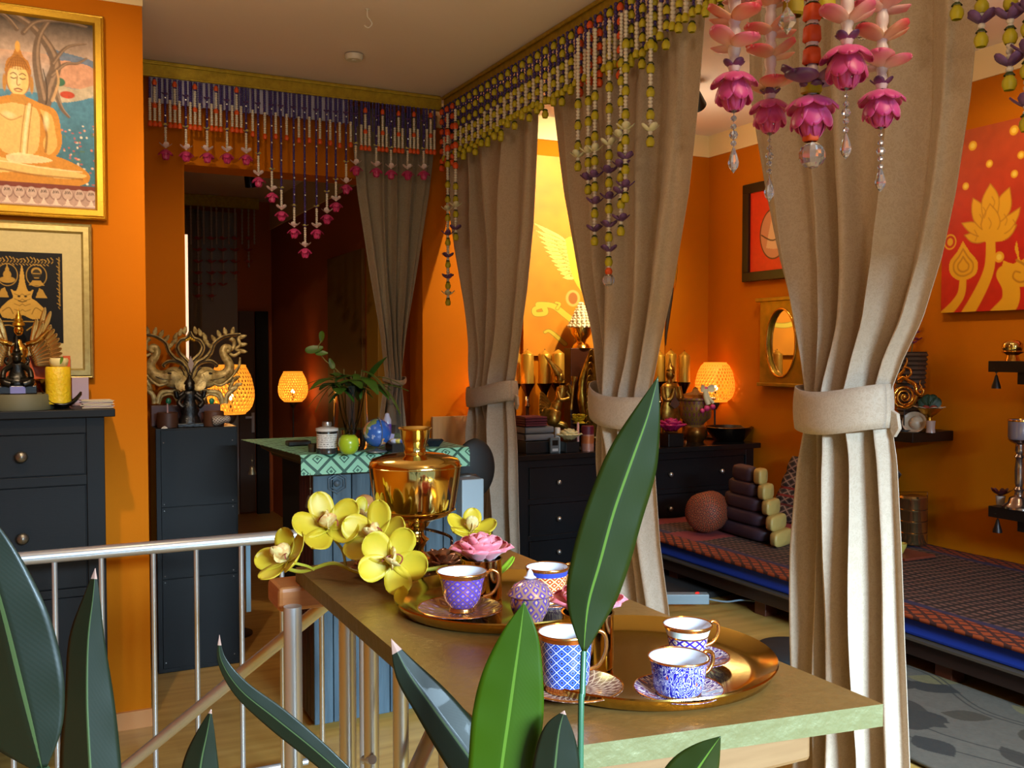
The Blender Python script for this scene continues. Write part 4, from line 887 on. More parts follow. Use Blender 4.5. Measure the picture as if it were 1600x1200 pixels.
# lower picture: black cloth print in a pale mount
X1b = on_y(145, 470, 4.03).x; Z1b = on_y(140, 351, 4.03).z; Z0b = on_y(145, 591, 4.03).z; cxb = on_y(35, 470, 4.03).x; X0b = 2*cxb-X1b
t = frame('framed_picture', 'pale gilt-framed black and gold devotional print behind the winged statue', X0b, X1b, Z0b, Z1b, 4.035, .042, .026, pf, None)
cv = Canvas(-92, 362, 92, 582, 1.25, '#c9bd8e'); cv.poly([(-62, 395), (62, 395), (62, 541), (-62, 541)], '#16171b')
g = '#b08c3e'
for s in (-1, 1):
    cv.line([(s*57, 402), (s*57, 480)], (2, 2), g, .6); 
    for k in range(14): cv.line([(s*(53+2*(k % 2)), 404+k*6), (s*(58-(k % 3)), 407+k*6)], (1.1, 1.1), g)
    cv.ell(s*22, 432, 16, 18, g); cv.ell(s*22, 432, 14.8, 16.8, '#16171b')
    cv.ell(s*28, 462, 6, 5, g); cv.poly([(s*20, 468), (s*38, 468), (s*31, 455), (s*26, 452)], g)
cv.ell(-22, 440, 12, 5, g); cv.ell(-22, 432, 6, 7, g); cv.ell(-22, 424, 3, 4, g); cv.poly([(-24, 422), (-20, 422), (-22, 415)], g)
cv.ell(22, 426, 8, 7, g); cv.ell(22, 430, 6.5, 8, '#3a3222'); cv.line([(17, 429), (27, 429)], (1.4, 1.4), g); cv.line([(19, 436), (25, 436)], (1.4, 1.4), g); cv.poly([(10, 448), (34, 448), (28, 440), (16, 440)], g)
for k in range(18): x = -44+k*5.2; cv.line([(x, 405+2*sin(k)), (x+3, 408+2*cos(k*2))], (1.5, 1.5), g); cv.line([(x+1, 412), (x+3, 409)], (1.2, 1.2), g)
for k in range(16): x = -40+k*5.2; cv.line([(x, 414), (x+2.4, 416)], (1.2, 1.2), g)
cv.poly([(-30, 500), (-34, 488), (-22, 474), (-14, 468), (-17, 455), (-10, 458), (-5, 446), (-3, 430), (0, 416), (3, 430), (5, 446), (10, 458), (17, 455), (14, 468), (22, 474), (34, 488), (30, 500), (14, 502), (0, 496), (-14, 502)], '#c39c48', 1, 4)
for y in (462, 470, 478, 487): cv.line([(-12, y), (-4, y+3), (0, y), (4, y+3), (12, y)], (1., 1.), '#6c531e', .9)
cv.ell(-5, 466, 2.2, 1.6, '#3a2c10'); cv.ell(5, 466, 2.2, 1.6, '#3a2c10'); cv.line([(-6, 473), (0, 475), (6, 473)], (1.5, 1.5), '#4a3814')
cv.line([(-30, 490), (-20, 484), (-14, 494)], (1.2, 1.2), '#6c531e', 1, 4); cv.line([(30, 490), (20, 484), (14, 494)], (1.2, 1.2), '#6c531e', 1, 4); cv.line([(-34, 506), (34, 506)], (1.4, 1.4), g)
for s in (-1, 1): cv.line([(s*6, 520), (s*20, 512), (s*44, 516)], (1.4, 1.4), g, 1, 4)
cv.mottle(.08, 5, 4)
cv.panel('print', *fit(cv, X0b+.038, X1b-.038, Z0b+.038, Z1b-.038, 4.022), paint_mat('print_glass', .4, spec=.15), t)
# ================= things on the left chest =================
brass = M('polished_brass', '#d9a44a', .16, 1., ); goldm = M('gold_leaf', '#d4a23c', .28, .95, bump=.3, bs=120, bd=.002); oldgold = M('antique_gold', '#b98f3c', .32, .85, col2='#6a4a18', vs=30, bump=.3, bs=90, bd=.002)
bronze = M('dark_bronze', '#1d1c18', .28, .6, bump=.5, bs=70, bd=.003)
Yc = 3.88
def pt(px, py, Y=Yc): return on_y(px, py, Y)
# round stand
c = pt(32, 632, 3.83); zc = cz
rr = (pt(84, 632, 3.86)-c).x
t = T('round_stand', 'grey-green round drum stand under the dark figurine on the chest', 'stand', (c.x, 3.83, zc))
MB().lathe((c.x, 3.83, zc), [(0, 0), (rr, 0), (rr*1.02, .01), (rr, .05), (rr*.97, .055), (0, .055)], 40).build('drum', M('grey_green_cloth', '#5b5a44', .6), t)
# dark figurine
ztop = zc+.056; fx = pt(27, 610, 3.80).x
t = T('figurine', 'dark bronze multi-armed figurine on a black plinth on the round stand', 'figurine', (fx, 3.82, ztop))
s = (pt(60, 600, 3.82)-pt(0, 600, 3.82)).x/60
box('plinth', (fx-31*s, 3.79, ztop), (fx+31*s, 3.86, ztop+14*s), M('black_plinth', '#0b0b0b', .3), t, bevel=.003)
box('name_plate', (fx-11*s, 3.787, ztop+1*s), (fx+13*s, 3.79, ztop+13*s), M('lilac_plate', '#7f78a8', .3, .3), t)
mb = MB(); zz0 = ztop+14*s
mb.lathe((fx, 3.825, zz0), [(0, 0), (26*s, 0), (28*s, 6*s), (21*s, 12*s), (14*s, 18*s), (11*s, 28*s), (13*s, 36*s), (9*s, 42*s), (0, 44*s)], 18, sq=.5)
for sg in (-1, 1):
    mb.tube(spline([(fx+sg*10*s, 3.82, zz0+34*s), (fx+sg*20*s, 3.80, zz0+26*s), (fx+sg*22*s, 3.79, zz0+14*s)], 5), [5*s]*11, 8)
    mb.tube(spline([(fx+sg*6*s, 3.80, zz0+8*s), (fx+sg*22*s, 3.79, zz0+8*s), (fx+sg*10*s, 3.785, zz0+3*s)], 5), [6.5*s]*11, 8)
    mb.tube(spline([(fx+sg*10*s, 3.83, zz0+34*s), (fx+sg*18*s, 3.84, zz0+42*s), (fx+sg*15*s, 3.84, zz0+50*s)], 5), [3*s]*11, 8)
mb.ball((fx, 3.815, zz0+48*s), 8.5*s, 14); mb.build('body', bronze, t)
mb = MB(); mb.lathe((fx, 3.82, zz0+53*s), [(9*s, 0), (9.5*s, 3*s), (6*s, 6*s), (7*s, 8*s), (4.5*s, 13*s), (5*s, 15*s), (3*s, 22*s), (1.5*s, 32*s), (0, 38*s)], 14); mb.build('pointed_crown', bronze, t)
# golden winged statue behind
Yw = 3.955; gx = pt(30, 560, Yw).x; s = (pt(60, 600, Yw)-pt(0, 600, Yw)).x/60
def gz(py): return pt(30, py, Yw).z
t = T('winged_statue', 'golden winged guardian statue with raised feathered wings on the chest', 'statue', (gx, Yw, zc))
MB().lathe((gx, Yw, zc), [(0, 0), (34*s, 0), (34*s, 8*s), (26*s, 12*s), (22*s, 30*s), (26*s, 38*s), (0, 40*s)], 20, sq=.6).build('base', goldm, t)
mb = MB(); mb.lathe((gx, Yw, gz(600)), [(0, 0), (16*s, 0), (14*s, 10*s), (9*s, 24*s), (8*s, 34*s), (12*s, 46*s), (15*s, 58*s), (13*s, 66*s), (5*s, 72*s), (4*s, 78*s), (0, 78*s)], 18, sq=.6)
for sg in (-1, 1):
    mb.tube(spline([(gx+sg*12*s, Yw, gz(538)), (gx+sg*30*s, Yw-.01, gz(532)), (gx+sg*46*s, Yw-.01, gz(516))], 6), [5*s]*4+[4*s]*5+[3*s]*4, 8)
    mb.tube(spline([(gx+sg*8*s, Yw, gz(590)), (gx+sg*20*s, Yw-.02, gz(600)), (gx+sg*14*s, Yw-.02, gz(616))], 6), [8*s]*13, 8)
mb.build('body', brass, t)
mb = MB(); mb.ball((gx, Yw-.005, gz(516)), 8.5*s, 16, (1, 1, 1.15)); mb.tube([(gx, Yw-.005-8*s, gz(516)), (gx, Yw-.005-12*s, gz(519))], [2.5*s, 1*s], 6); mb.build('head', brass, t)
mb = MB(); mb.lathe((gx, Yw, gz(509)), [(10*s, 0), (10*s, 4*s), (6.5*s, 7*s), (7.5*s, 10*s), (4.5*s, 14*s), (5*s, 17*s), (2.5*s, 22*s), (0, 32*s)], 14); mb.build('crown', goldm, t)
wm = M('wing_gold', '#d9b97a', .26, .9)
for sg in (-1, 1):
    mb = MB()
    for row, (n_, L0, L1, r0) in enumerate(((11, 62, 44, 0), (9, 42, 28, 0))):
        for k in range(n_):
            u = k/(n_-1); ang = radians(78-72*u); bx_ = gx+sg*(10+ (16-9*row)*(1-u)*1.+14*u)*s; bz = gz(556)+ (8-24*u)*s
            L = (L0+(L1-L0)*u+ (18 if u < .15 else 0))*s; d = Vector((sg*cos(ang), 0, sin(ang)))
            mb.petal((bx_, Yw+.012-.006*row-.0007*k, bz), d, (0, -1, 0), L, 9.5*s, .25*(1 if sg > 0 else 1), .05, 7, 3)
    mb.build('wing', wm, t, solid=.002)
# brass bowl behind, yellow candle in crescent dish, cards
c = pt(76, 620, 3.87); t = T('bowl', 'small shiny gold bowl beside the dark figurine', 'bowl', (c.x, 3.98, zc)); MB().lathe((c.x-.01, 3.98, zc), [(0, 0), (.03, 0), (.03, .01), (.012, .03), (.016, .05), (.05, .10), (.052, .105), (.046, .10), (.0, .06)], 24).build('bowl_body', brass, t)
c = pt(97, 620, 3.80); zd = cz
t = T('crescent_dish', 'black crescent-shaped dish holding the yellow candle', 'dish', (c.x, 3.80, zd))
mb = MB(); s = (pt(60, 600, 3.8)-pt(0, 600, 3.8)).x/60
def dish(i, j):
    u = i/30*2-1; v = j/10*2-1; w = 1-abs(u)**2.2*.9; return (c.x+31*s*u, 3.80+v*.045*w, zd+.008+12*s*u*u+.010*v*v+abs(u)**3*9*s)
mb.grid(dish, 31, 11); mb.build('dish_body', M('black_gloss', '#0d0c0b', .25), t, solid=.007)
MB().lathe((c.x, 3.80, zd), [(0, 0), (.03, 0), (.022, .012)], 20).build('foot', M('black_gloss'), t)
cw = M('yellow_wax', '#d8b81c', .45, bump=.8, bs=90, bd=.004, sub=.1); cx_ = pt(91, 600, 3.8).x; rr = 20.5*s; z0 = zd+.018; z1 = pt(91, 573, 3.8).z
t = T('candle', 'thick embossed yellow pillar candle in the black crescent dish', 'candle', (cx_, 3.80, z0))
MB().lathe((cx_, 3.80, z0), [(0, 0), (rr, 0), (rr*1.03, .01), (rr, (z1-z0)*.55), (rr*1.02, (z1-z0)*.6), (rr*1.0, z1-z0-.003), (rr*.93, z1-z0), (rr*.6, z1-z0-.006), (0, z1-z0-.006)], 40).build('wax_body', cw, t)
t = T('flower_bowl', 'round waxy cream bowl with a green stripe on top of the yellow candle', 'bowl', (cx_, 3.80, z1-.004)); xm_ = pt(92, 560, 3.8).x
MB().lathe((xm_, 3.80, z1-.0055), [(0, 0), (7*s, 0), (14*s, 5*s), (16*s, 14*s), (14*s, 18*s), (11*s, 12*s), (0, 8*s)], 28).build('bowl_body', M('cream_wax', '#d9cf9a', .4), t)
mb = MB(); mb.petal((xm_+2*s, 3.80-.036, z1+.010), (.25, -.1, 1), (0, -1, 0), .028, .010, .2); mb.build('leaf_stripe', M('stripe_green', '#5f8a2a', .5), t)
cardm = M('cards_paper', '#b9a98f', .6); c = pt(150, 628, 3.80)
for k in range(7):
    a_ = .15*sin(k*2.2); p = Vector((pt(152+3*sin(k*3), 628, 3.8).x, 3.80+.004*k, zd+.0012+k*.0042)); w_, h_ = .052, .035
    ex = Vector((cos(a_), sin(a_), 0)); ey = Vector((-sin(a_), cos(a_), 0)); mb = MB(); mb.prism([(-w_, -h_), (w_, -h_), (w_, h_), (-w_, h_)], p, ex, ey, (0, 0, .0026))
    tag(mb.build('card', M('card_%d' % (k % 3), ['#c9bba0', '#b8a6a8', '#cfc7b0'][k % 3], .6), smooth=False), 'paper card in the small loose pile at the right end of the chest', 'card', 'loose cards on the chest')
a_, b_ = pt(112, 590, 3.98), pt(139, 629, 3.98); tag(MB().box((a_.x, 3.98, zd), (b_.x, 3.995, a_.z)).build('photo_card', M('lilac_card', '#a893a4', .5), smooth=False, bevel=.002), 'pale lilac card standing behind the candle against the wall', 'card')
for px0, px1, y_ in ((0, 14, 556), (46, 73, 556), (98, 111, 556)):
    a_, b_ = pt(px0, y_, 4.0), pt(px1, 632, 4.0); tag(MB().box((a_.x, 4.0, zd), (b_.x, 4.012, a_.z)).build('orange_card', M('orange_card', '#c8541a', .5), smooth=False), ['orange card standing at the far left behind the golden statue', 'orange card standing between the golden statue and the yellow candle', 'narrow orange card just right of the cream bowl'][[0, 46, 98].index(px0)], 'card')
# ================= things on the tall cabinet =================
Ye = 4.86
def ep(cx, cy, Y=Ye): return on_y(225+cx/6.667, 500+cy/6.667, Y)   # detail-grid reading of the carving
carv = M('carved_gilt_wood', '#d8c68a', .42, .25, col2='#7a6230', vs=45, bump=.7, bs=110, bd=.003); carvd = M('carved_dark_groove', '#2a1c10', .5, .2)
t = T('elephant_carving', 'openwork gilded carving of two facing elephant heads with curled trunks on the tall cabinet', 'carving', ep(480, 885))
sc = (ep(1000, 600)-ep(0, 600)).x/1000
AX = 480
def strokes(name, mat, L, parent, dy=0, flat=.45):
    mb = MB()
    for pts, r in L:
        P = spline([(x, y) for x, y in pts], 8); n = len(P); rs = [ (r[0]+(r[1]-r[0])*i/(n-1) if isinstance(r, tuple) else r)*sc*1.35 for i in range(n)]
        for mir in (1, -1):
            Q = [ep(AX+mir*(x-AX), y, Ye+dy) for x, y in P]; mb.tube(Q, rs, 8)
    return mb.build(name, mat, parent)
trunk = [([(560, 640), (545, 580), (590, 540), (690, 548), (790, 575), (870, 540), (885, 470), (850, 400), (830, 330), (860, 290), (900, 310), (880, 350)], (34, 14))]
for mir in (1, -1):
    e = T('elephant_head', None, None, ep(AX, 700)); e.parent = t; e.location = Vector(e.location)-wloc(t)
    n_ = 'elephant_head'
    mb = MB(); mb.ball(ep(AX+mir*165, 600, Ye-.004), 1, 26, (130*sc, .034, 118*sc), 16); mb.ball(ep(AX+mir*275, 605, Ye-.006), 1, 20, (110*sc, .030, 80*sc), 12); mb.petal(ep(AX+mir*120, 560, Ye-.032), (mir*-.3, 0, -1), (0, -1, 0), 190*sc, 150*sc, .15, .08)
    P = spline([(700, 590), (790, 590), (862, 555), (890, 500), (880, 440), (840, 380), (822, 320), (850, 280), (890, 290), (880, 325), (858, 322)], 8); n = len(P)
    mb.tube([ep(AX+mir*(x-AX), y, Ye-.006) for x, y in P], [(84-62*(i/(n-1))**.6)*sc for i in range(n)], 10)
    mb.tube([ep(AX+mir*(x-AX), y, Ye-.006) for x, y in spline([(690, 640), (780, 655), (830, 650)], 6)], [26*sc]*6+[16*sc]*7, 8)
    mb.tube([ep(AX+mir*(x-AX), y, Ye-.030) for x, y in spline([(600, 560), (660, 520), (720, 530), (760, 560)], 5)], 9*sc, 6)
    mb.tube([ep(AX+mir*(x-AX), y, Ye-.02) for x, y in spline([(700, 640), (790, 680), (870, 640), (940, 560), (985, 470)], 5)], [20*sc-.7*sc*k for k in range(21)], 8)
    mb.build('elephant_head', carv, t)
    mb = MB(); mb.ball(ep(AX+mir*215, 555, Ye-.036), 1, 10, (22*sc, .006, 11*sc)); mb.build('elephant_eye', carvd, t)
    mb = MB(); mb.tube([ep(AX+mir*(x-AX), y, Ye-.026) for x, y in spline([(590, 480), (545, 560), (545, 650), (600, 705), (690, 700)], 6)], 7*sc, 6)
    mb.tube([ep(AX+mir*(x-AX), y, Ye-.034) for x, y in spline([(640, 620), (700, 625), (780, 612), (840, 590)], 6)], 5*sc, 6); mb.build('dark_outline', carvd, t)
    bpy.data.objects.remove(e)
L = [([(490, 560), (475, 470), (430, 410), (370, 350), (345, 280), (380, 215), (440, 190), (470, 150), (480, 120)], (22, 12)),
     ([(500, 560), (560, 450), (640, 400), (700, 330), (730, 250), (800, 190), (880, 160), (1005, 150)], (22, 12)),
     ([(480, 690), (500, 580), (520, 500), (600, 440), (700, 430), (760, 470), (740, 490)], (24, 10)),
     ([(560, 700), (535, 640), (545, 560), (600, 500)], (10, 10)),
     ([(1000, 390), (990, 480), (930, 560), (830, 620), (760, 650)], (8, 24)),
     ([(580, 700), (660, 740), (780, 760), (820, 870)], (14, 22)), ([(600, 720), (590, 800), (600, 880)], (16, 16)),
     ([(1010, 150), (985, 200), (1000, 260), (960, 300), (1000, 330), (940, 370), (890, 350)], (14, 14)),
     ([(900, 190), (940, 230), (930, 290), (890, 320)], (20, 12)),
     ([(860, 660), (930, 620), (890, 720), (960, 700), (870, 780), (850, 870)], (12, 22)),
     ([(600, 870), (660, 780), (760, 790), (810, 875)], (12, 12)), ([(480, 560), (480, 620), (480, 700)], (26, 30)), ([(480, 700), (480, 800), (490, 880)], (20, 24))]
strokes('scrollwork', carv, L, t)
L2 = [([(x, y) for x, y in pts], 5) for pts, r in L[:4]]
strokes('dark_groove', carvd, L2, t, dy=-.016)
mb = MB()
for mir in (1, -1):
    for (x, y, a_) in ((300, 240, 2.3), (320, 190, 2.), (370, 150, 1.9), (420, 130, 1.8), (740, 210, 2.2), (790, 165, 2.), (850, 140, 1.8), (920, 135, 1.4), (1005, 180, .3), (1010, 260, .2), (1010, 320, -.2), (940, 620, .6), (960, 680, .3), (700, 280, 2.4)):
        p = ep(AX+mir*(x-AX if x > AX else AX-x)*1., y); d = Vector((mir*cos(a_) if x > AX else mir*-cos(a_)*-1*1., 0, sin(a_))); mb.petal(p-d*.010, d, (0, -1, 0), 88*sc, 46*sc, .2, .1, 5, 2, tip=.9)
mb.build('leaf_tips', carv, t, solid=.008)
mb = MB()
for k in range(5): mb.ball(ep(AX-40+20*k, 190+10*abs(2-k), Ye-.012), 18*sc, 8)
mb.build('centre_flower', M('bright_gold', '#d9b23a', .3, .8), t)
mb = MB()
for mir in (1, -1): mb.ball(ep(AX+mir*225, 845, Ye-.01), 1, 10, (30*sc, .008, 36*sc))
mb.build('green_inlay', M('green_inlay', '#1e7a5a', .3), t)
mb = MB(); mb.prism([(0, -.04), (.014, 0), (0, .04), (-.014, 0)], ep(488, 460, Ye-.02), (1, 0, 0), (0, 0, 1), (0, .01, 0)); mb.build('lozenge', M('lozenge', '#9a8a86', .35, .4), t, smooth=False)
a_, b_ = ep(70, 885, 4.84), ep(860, 1000, 4.84); a_.x = max(a_.x, .42)
tag(box('wooden_plinth', (max(.475, a_.x), 4.83, hz), (b_.x-.03, 4.90, ep(480, 885, 4.84).z+.002), M('red_brown_wood', '#4a1f12', .45), bevel=.003), 'red-brown wooden plinth carrying the elephant carving on the cabinet', 'plinth')
# dark seated statue in front
c = on_y(297, 664, 4.75); zb_ = hz; s = (on_y(360, 600, 4.75)-on_y(300, 600, 4.75)).x/60
t = T('statue', 'small black deity statue standing before the elephant carving on the cabinet', 'statue', (c.x, 4.75, zb_)); bk = M('black_resin', '#0c0b0b', .3, .2, bump=.6, bs=120, bd=.003)
box('base', (c.x-20*s, 4.72, zb_), (c.x+20*s, 4.78, zb_+6*s), bk, t, bevel=.003)
mb = MB(); mb.lathe((c.x, 4.75, zb_+6*s), [(0, 0), (17*s, 0), (15*s, 8*s), (12*s, 14*s), (15*s, 20*s), (12*s, 30*s), (9*s, 36*s), (12*s, 44*s), (12*s, 50*s), (5*s, 54*s), (0, 55*s)], 16, sq=.6)
for sg in (-1, 1):
    mb.tube(spline([(c.x+sg*10*s, 4.75, zb_+54*s), (c.x+sg*19*s, 4.74, zb_+48*s), (c.x+sg*22*s, 4.73, zb_+58*s)], 6), [4*s]*13, 8)
    mb.tube(spline([(c.x+sg*8*s, 4.74, zb_+50*s), (c.x+sg*18*s, 4.72, zb_+40*s), (c.x+sg*12*s, 4.71, zb_+32*s)], 6), [4*s]*13, 8)
mb.ball((c.x, 4.745, zb_+64*s), 8*s, 14); mb.build('body', bk, t)
MB().lathe((c.x, 4.75, zb_+68*s), [(9*s, 0), (8*s, 4*s), (5*s, 8*s), (2*s, 14*s), (0, 17*s)], 14).build('crown', bk, t)
# brown candles, votive cups and a speckled shell
bc = M('brown_wax', '#4a2c1c', .5)
for (cx_, lab_, stick) in ((262, 'brown round candle pot left of the small black statue', 1), (334, 'brown round candle pot right of the small black statue, partly hidden by a shell', 0)):
    c = on_y(cx_, 660, 4.76); c2 = Vector((c.x, 4.76, hz)); t = T('candle_pot', lab_, 'candle', c2); r = 16*s
    MB().lathe(c2, [(0, 0), (r, 0), (r*1.02, .01), (r, 23*s), (r*.92, 24*s), (r*.85, 22*s), (0, 21*s)], 28).build('pot', bc, t)
    if stick: MB().cyl(c2+UP*20*s, c2+UP*38*s, .003, 8).build('stick', M('pink_stick', '#caa0a0', .5), t)
c = on_y(345, 661, 4.70); t = T('shell', 'speckled grey shell lying on the cabinet beside the right candle pot', 'shell', (c.x, 4.70, hz))
sh = lattice('speckled_shell', '#8a8078', '#9c9288', '#17120e', 10, 8, lw=.02, dw=.26, rough=.5)
MB().lathe((c.x-.042, 4.70, hz+.026), [(0, 0), (.020, .004), (.026, .018), (.022, .04), (.016, .06), (.02, .07), (.012, .085), (0, .088)], 18, axis=(1, -.1, .12)).build('shell_body', sh, t)
c = on_y(257, 668, 4.69); tag(MB().lathe((c.x, 4.69, hz), [(.016, 0), (.008, .008), (0, .012)], 4).build('small_cone', M('white_chalk', '#e0dccf', .6)), 'tiny white cone lying at the front of the cabinet top', 'cone')
# ================= on the gold table =================
brass2 = M('tray_brass', '#cfae58', .14, 1., bump=.04, bs=60, bd=.002); TZ = 1.08
samb = M('samovar_brass', '#dcbc6a', .10, 1.)
rosegold = M('rose_gold', '#c08468', .25, .9); porc = M('white_porcelain', '#c8c8d0', .12, coat=.5); gilt2 = M('cup_gilding', '#d8934a', .2, .95)
def tray(px_c, c, R, label, z=TZ, h=.018):
    t = T('tray', label, 'tray', (c[0], c[1], z))
    MB().lathe((c[0], c[1], z), [(0, 0), (R*.90, 0), (R*.955, .004), (R*.985, h*.8), (R, h), (R*.995, h+.002), (R*.97, h-.001), (R*.86, .0075), (R*.80, .0045), (R*.4, .0038), (0, .0038)], 96).build('tray_dish', brass2, t)
    return t
T1 = (.680, 1.416); T2 = (.7125, 1.0585); RR = .178
tray(0, T1, RR, 'round brass tray in the middle of the gold table, holding the tall purple cup')
tray(0, T2, RR, 'round brass tray at the near end of the gold table, holding two small cups')
SURF = TZ+.0045
def saucer(c, r, z, mat, parent, h=.010):
    MB().lathe((c.x, c.y, z), [(0, 0), (r*.55, 0), (r*.58, .002), (r*.9, h*.8), (r, h), (r*.985, h+.0015), (r*.6, .0045), (0, .004)], 56, flute=0).build('saucer_dish', mat, parent)
    MB().lathe((c.x, c.y, z), [(r*.975, h+.0005), (r*1.0, h+.0005), (r*1.003, h+.0016), (r*.985, h+.0022), (r*.968, h+.001)], 56).build('gilt_rim', gilt2, parent)
def cupset(px, base_y, r, h, label, lab_s, body, sr, smat, prof=0, hdir=(1, .1), off=(0, 0), base_z=SURF, n=64, two=False, scx=0):
    c = on_z(px, base_y, base_z+.008); sc_ = c+RT*scx; sc_.z = base_z
    ts = T('saucer', lab_s, 'saucer', sc_, 'porcelain saucers'); saucer(sc_, sr, base_z, smat, ts)
    z = base_z+.0052; t = T('teacup', label, 'teacup', (c.x, c.y, z), 'patterned teacups')
    if prof == 0: P = [(0, 0), (r*.50, 0), (r*.52, h*.05), (r*.48, h*.10), (r*.56, h*.16), (r*.70, h*.30), (r*.78, h*.5), (r*.84, h*.72), (r*.93, h*.90), (r, h)]
    elif prof == 1: P = [(0, 0), (r*.72, 0), (r*.74, h*.08), (r*.82, h*.16), (r*.87, h*.5), (r*.92, h*.85), (r, h)]
    else: P = [(0, 0), (r*.56, 0), (r*.58, h*.06), (r*.70, h*.16), (r*.82, h*.34), (r*.88, h*.6), (r*.94, h*.85), (r, h)]
    MB().lathe((c.x, c.y, z), P[1:], n).build('cup_body', body, t)
    inner = [(q[0]-.0022, max(q[1], h*.1)) for q in reversed(P[3:])]+[(0, h*.1)]
    MB().lathe((c.x, c.y, z), [(r, h)]+inner[0:], n).build('cup_inside', porc, t)
    MB().lathe((c.x, c.y, z), [(r*.985, h-.0015), (r*1.012, h-.001), (r*1.012, h+.0007), (r*.99, h+.0015), (r*.965, h+.0005)], n).build('gilt_rim', gilt2, t)
    MB().lathe((c.x, c.y, z), [(P[1][0]*.9, 0), (P[1][0]*1.03, 0), (P[1][0]*1.04, h*.045), (P[1][0]*.98, h*.07)], n).build('gilt_foot', gilt2, t)
    for sg in ((1, -1) if two else (1,)):
        d = (RT*hdir[0]*sg+FW*hdir[1]); d.normalize(); q = Vector((c.x, c.y, z))
        MB().tube(spline([q+d*r*.93+UP*h*.86, q+d*r*1.15+UP*h*1.0, q+d*r*1.42+UP*h*.92, q+d*r*1.45+UP*h*.66, q+d*r*1.22+UP*h*.42, q+d*r*.84+UP*h*.33], 7), .0026, 8).build('handle', gilt2, t)
    return c
la = lattice('cup_violet', '#4a2fa0', '#b88a68', '#d8a058', 13, 5, lw=.07, dw=.10, rough=.2, metal_line=.6, bands=((.88, 1.01, '#c88a4a', .9), (.0, .12, '#b87a50', .9)), coat=.4, cell2='#8a72c0')
lb = lattice('cup_blue', '#1f3fa0', '#c4cbdc', '#3a2a20', 14, 6, lw=.055, dw=.10, rough=.2, bands=((.90, 1.01, '#b8682a', .9), (.0, .12, '#b8682a', .8)), coat=.4, cell2='#6f88c4')
lc = lattice('cup_orange', '#b8481c', '#e8c88a', '#f0e0c0', 13, 5, lw=.10, dw=.13, rough=.2, bands=((.80, .93, '#3444a8', 0), (.93, 1.01, '#d09858', .9), (.0, .12, '#c8c0b8', 0)), coat=.4)
ld = lattice('cup_purple_small', '#e6d8c8', '#3a2098', '#d89a58', 12, 5, lw=.16, dw=.14, rough=.2, bands=((.72, .9, '#e6ead8', 0), (.9, 1.01, '#c88a4a', .9), (.68, .72, '#c88a4a', .9)), coat=.4)
def scroll_mat(name, base, lines, scale=34, accent='#b8582a'):
    n = NT(name); u, v = n.puv(); c = n.n('ShaderNodeCombineXYZ'); n.l(n.m('MULTIPLY', n.m('SINE', n.m('MULTIPLY', u, 2*pi)), 1.6), c.inputs[0]); n.l(n.m('MULTIPLY', n.m('COSINE', n.m('MULTIPLY', u, 2*pi)), 1.6), c.inputs[1]); n.l(n.m('MULTIPLY', v, 1.1), c.inputs[2])
    w = n.n('ShaderNodeTexNoise'); w.inputs['Scale'].default_value = 1.5; w.inputs['Detail'].default_value = 1; w.inputs['Distortion'].default_value = 3.5; n.l(c.outputs[0], w.inputs['Vector'])
    k = n.m('LESS_THAN', n.m('ABSOLUTE', n.m('SUBTRACT', n.m('FRACT', n.m('MULTIPLY', w.outputs[0], 6.)), .5)), .15)
    vv = n.n('ShaderNodeTexVoronoi'); vv.inputs['Scale'].default_value = 2.2; n.l(c.outputs[0], vv.inputs['Vector']); dot = n.m('LESS_THAN', vv.outputs['Distance'], .14)
    col = n.mix(k, lin(base), lin(lines)); col = n.mix(dot, col, lin(accent))
    n.set(col=col, rough=.2, coat=.4); return n.mat
le = scroll_mat('cup_scroll', '#1e1c90', '#d8d6e8')
sa = lattice('saucer_gold', '#8a5a58', '#d8a880', '#b890a0', 16, 3, lw=.14, dw=.14, rough=.22, metal_line=.8, coat=.3); sb = scroll_mat('saucer_scroll', '#4a3070', '#e8d8d0'); sd = lattice('saucer_brown', '#7a5048', '#c8a890', '#5a342a', 30, 6, lw=.1, dw=.1, rough=.25, coat=.3)
cupset(722, 951, .040, .0625, 'tall violet and gold lattice cup on the middle tray, beside the pink rose', 'fluted gold-patterned saucer under the tall violet cup', la, .0675, sa, 0, (1, .15), scx=-.003)
cupset(855, 938, .0355, .058, 'orange and blue patterned cup at the back right of the middle tray', 'saucer under the orange and blue cup, mostly hidden by leaves', lc, .055, sb, 2, (1, .6))
cupset(884, 1073, .034, .070, 'blue lattice cup with white diamonds half hidden by the green leaf', 'brown patterned saucer under the blue lattice cup', lb, .060, sd, 1, (1, .1), scx=.010)
cupset(1074, 1027, .0325, .0475, 'small violet cup with a pale band at the back of the near tray', 'saucer under the small violet cup with the pale band', ld, .050, sb, 0, (.95, .35), scx=.006)
cupset(1060, 1078, .0365, .043, 'low wide blue and white scroll-patterned cup at the front of the near tray', 'blue and gold floral saucer under the low scroll-patterned cup', le, .054, sb, 1, (.9, .5), two=False)
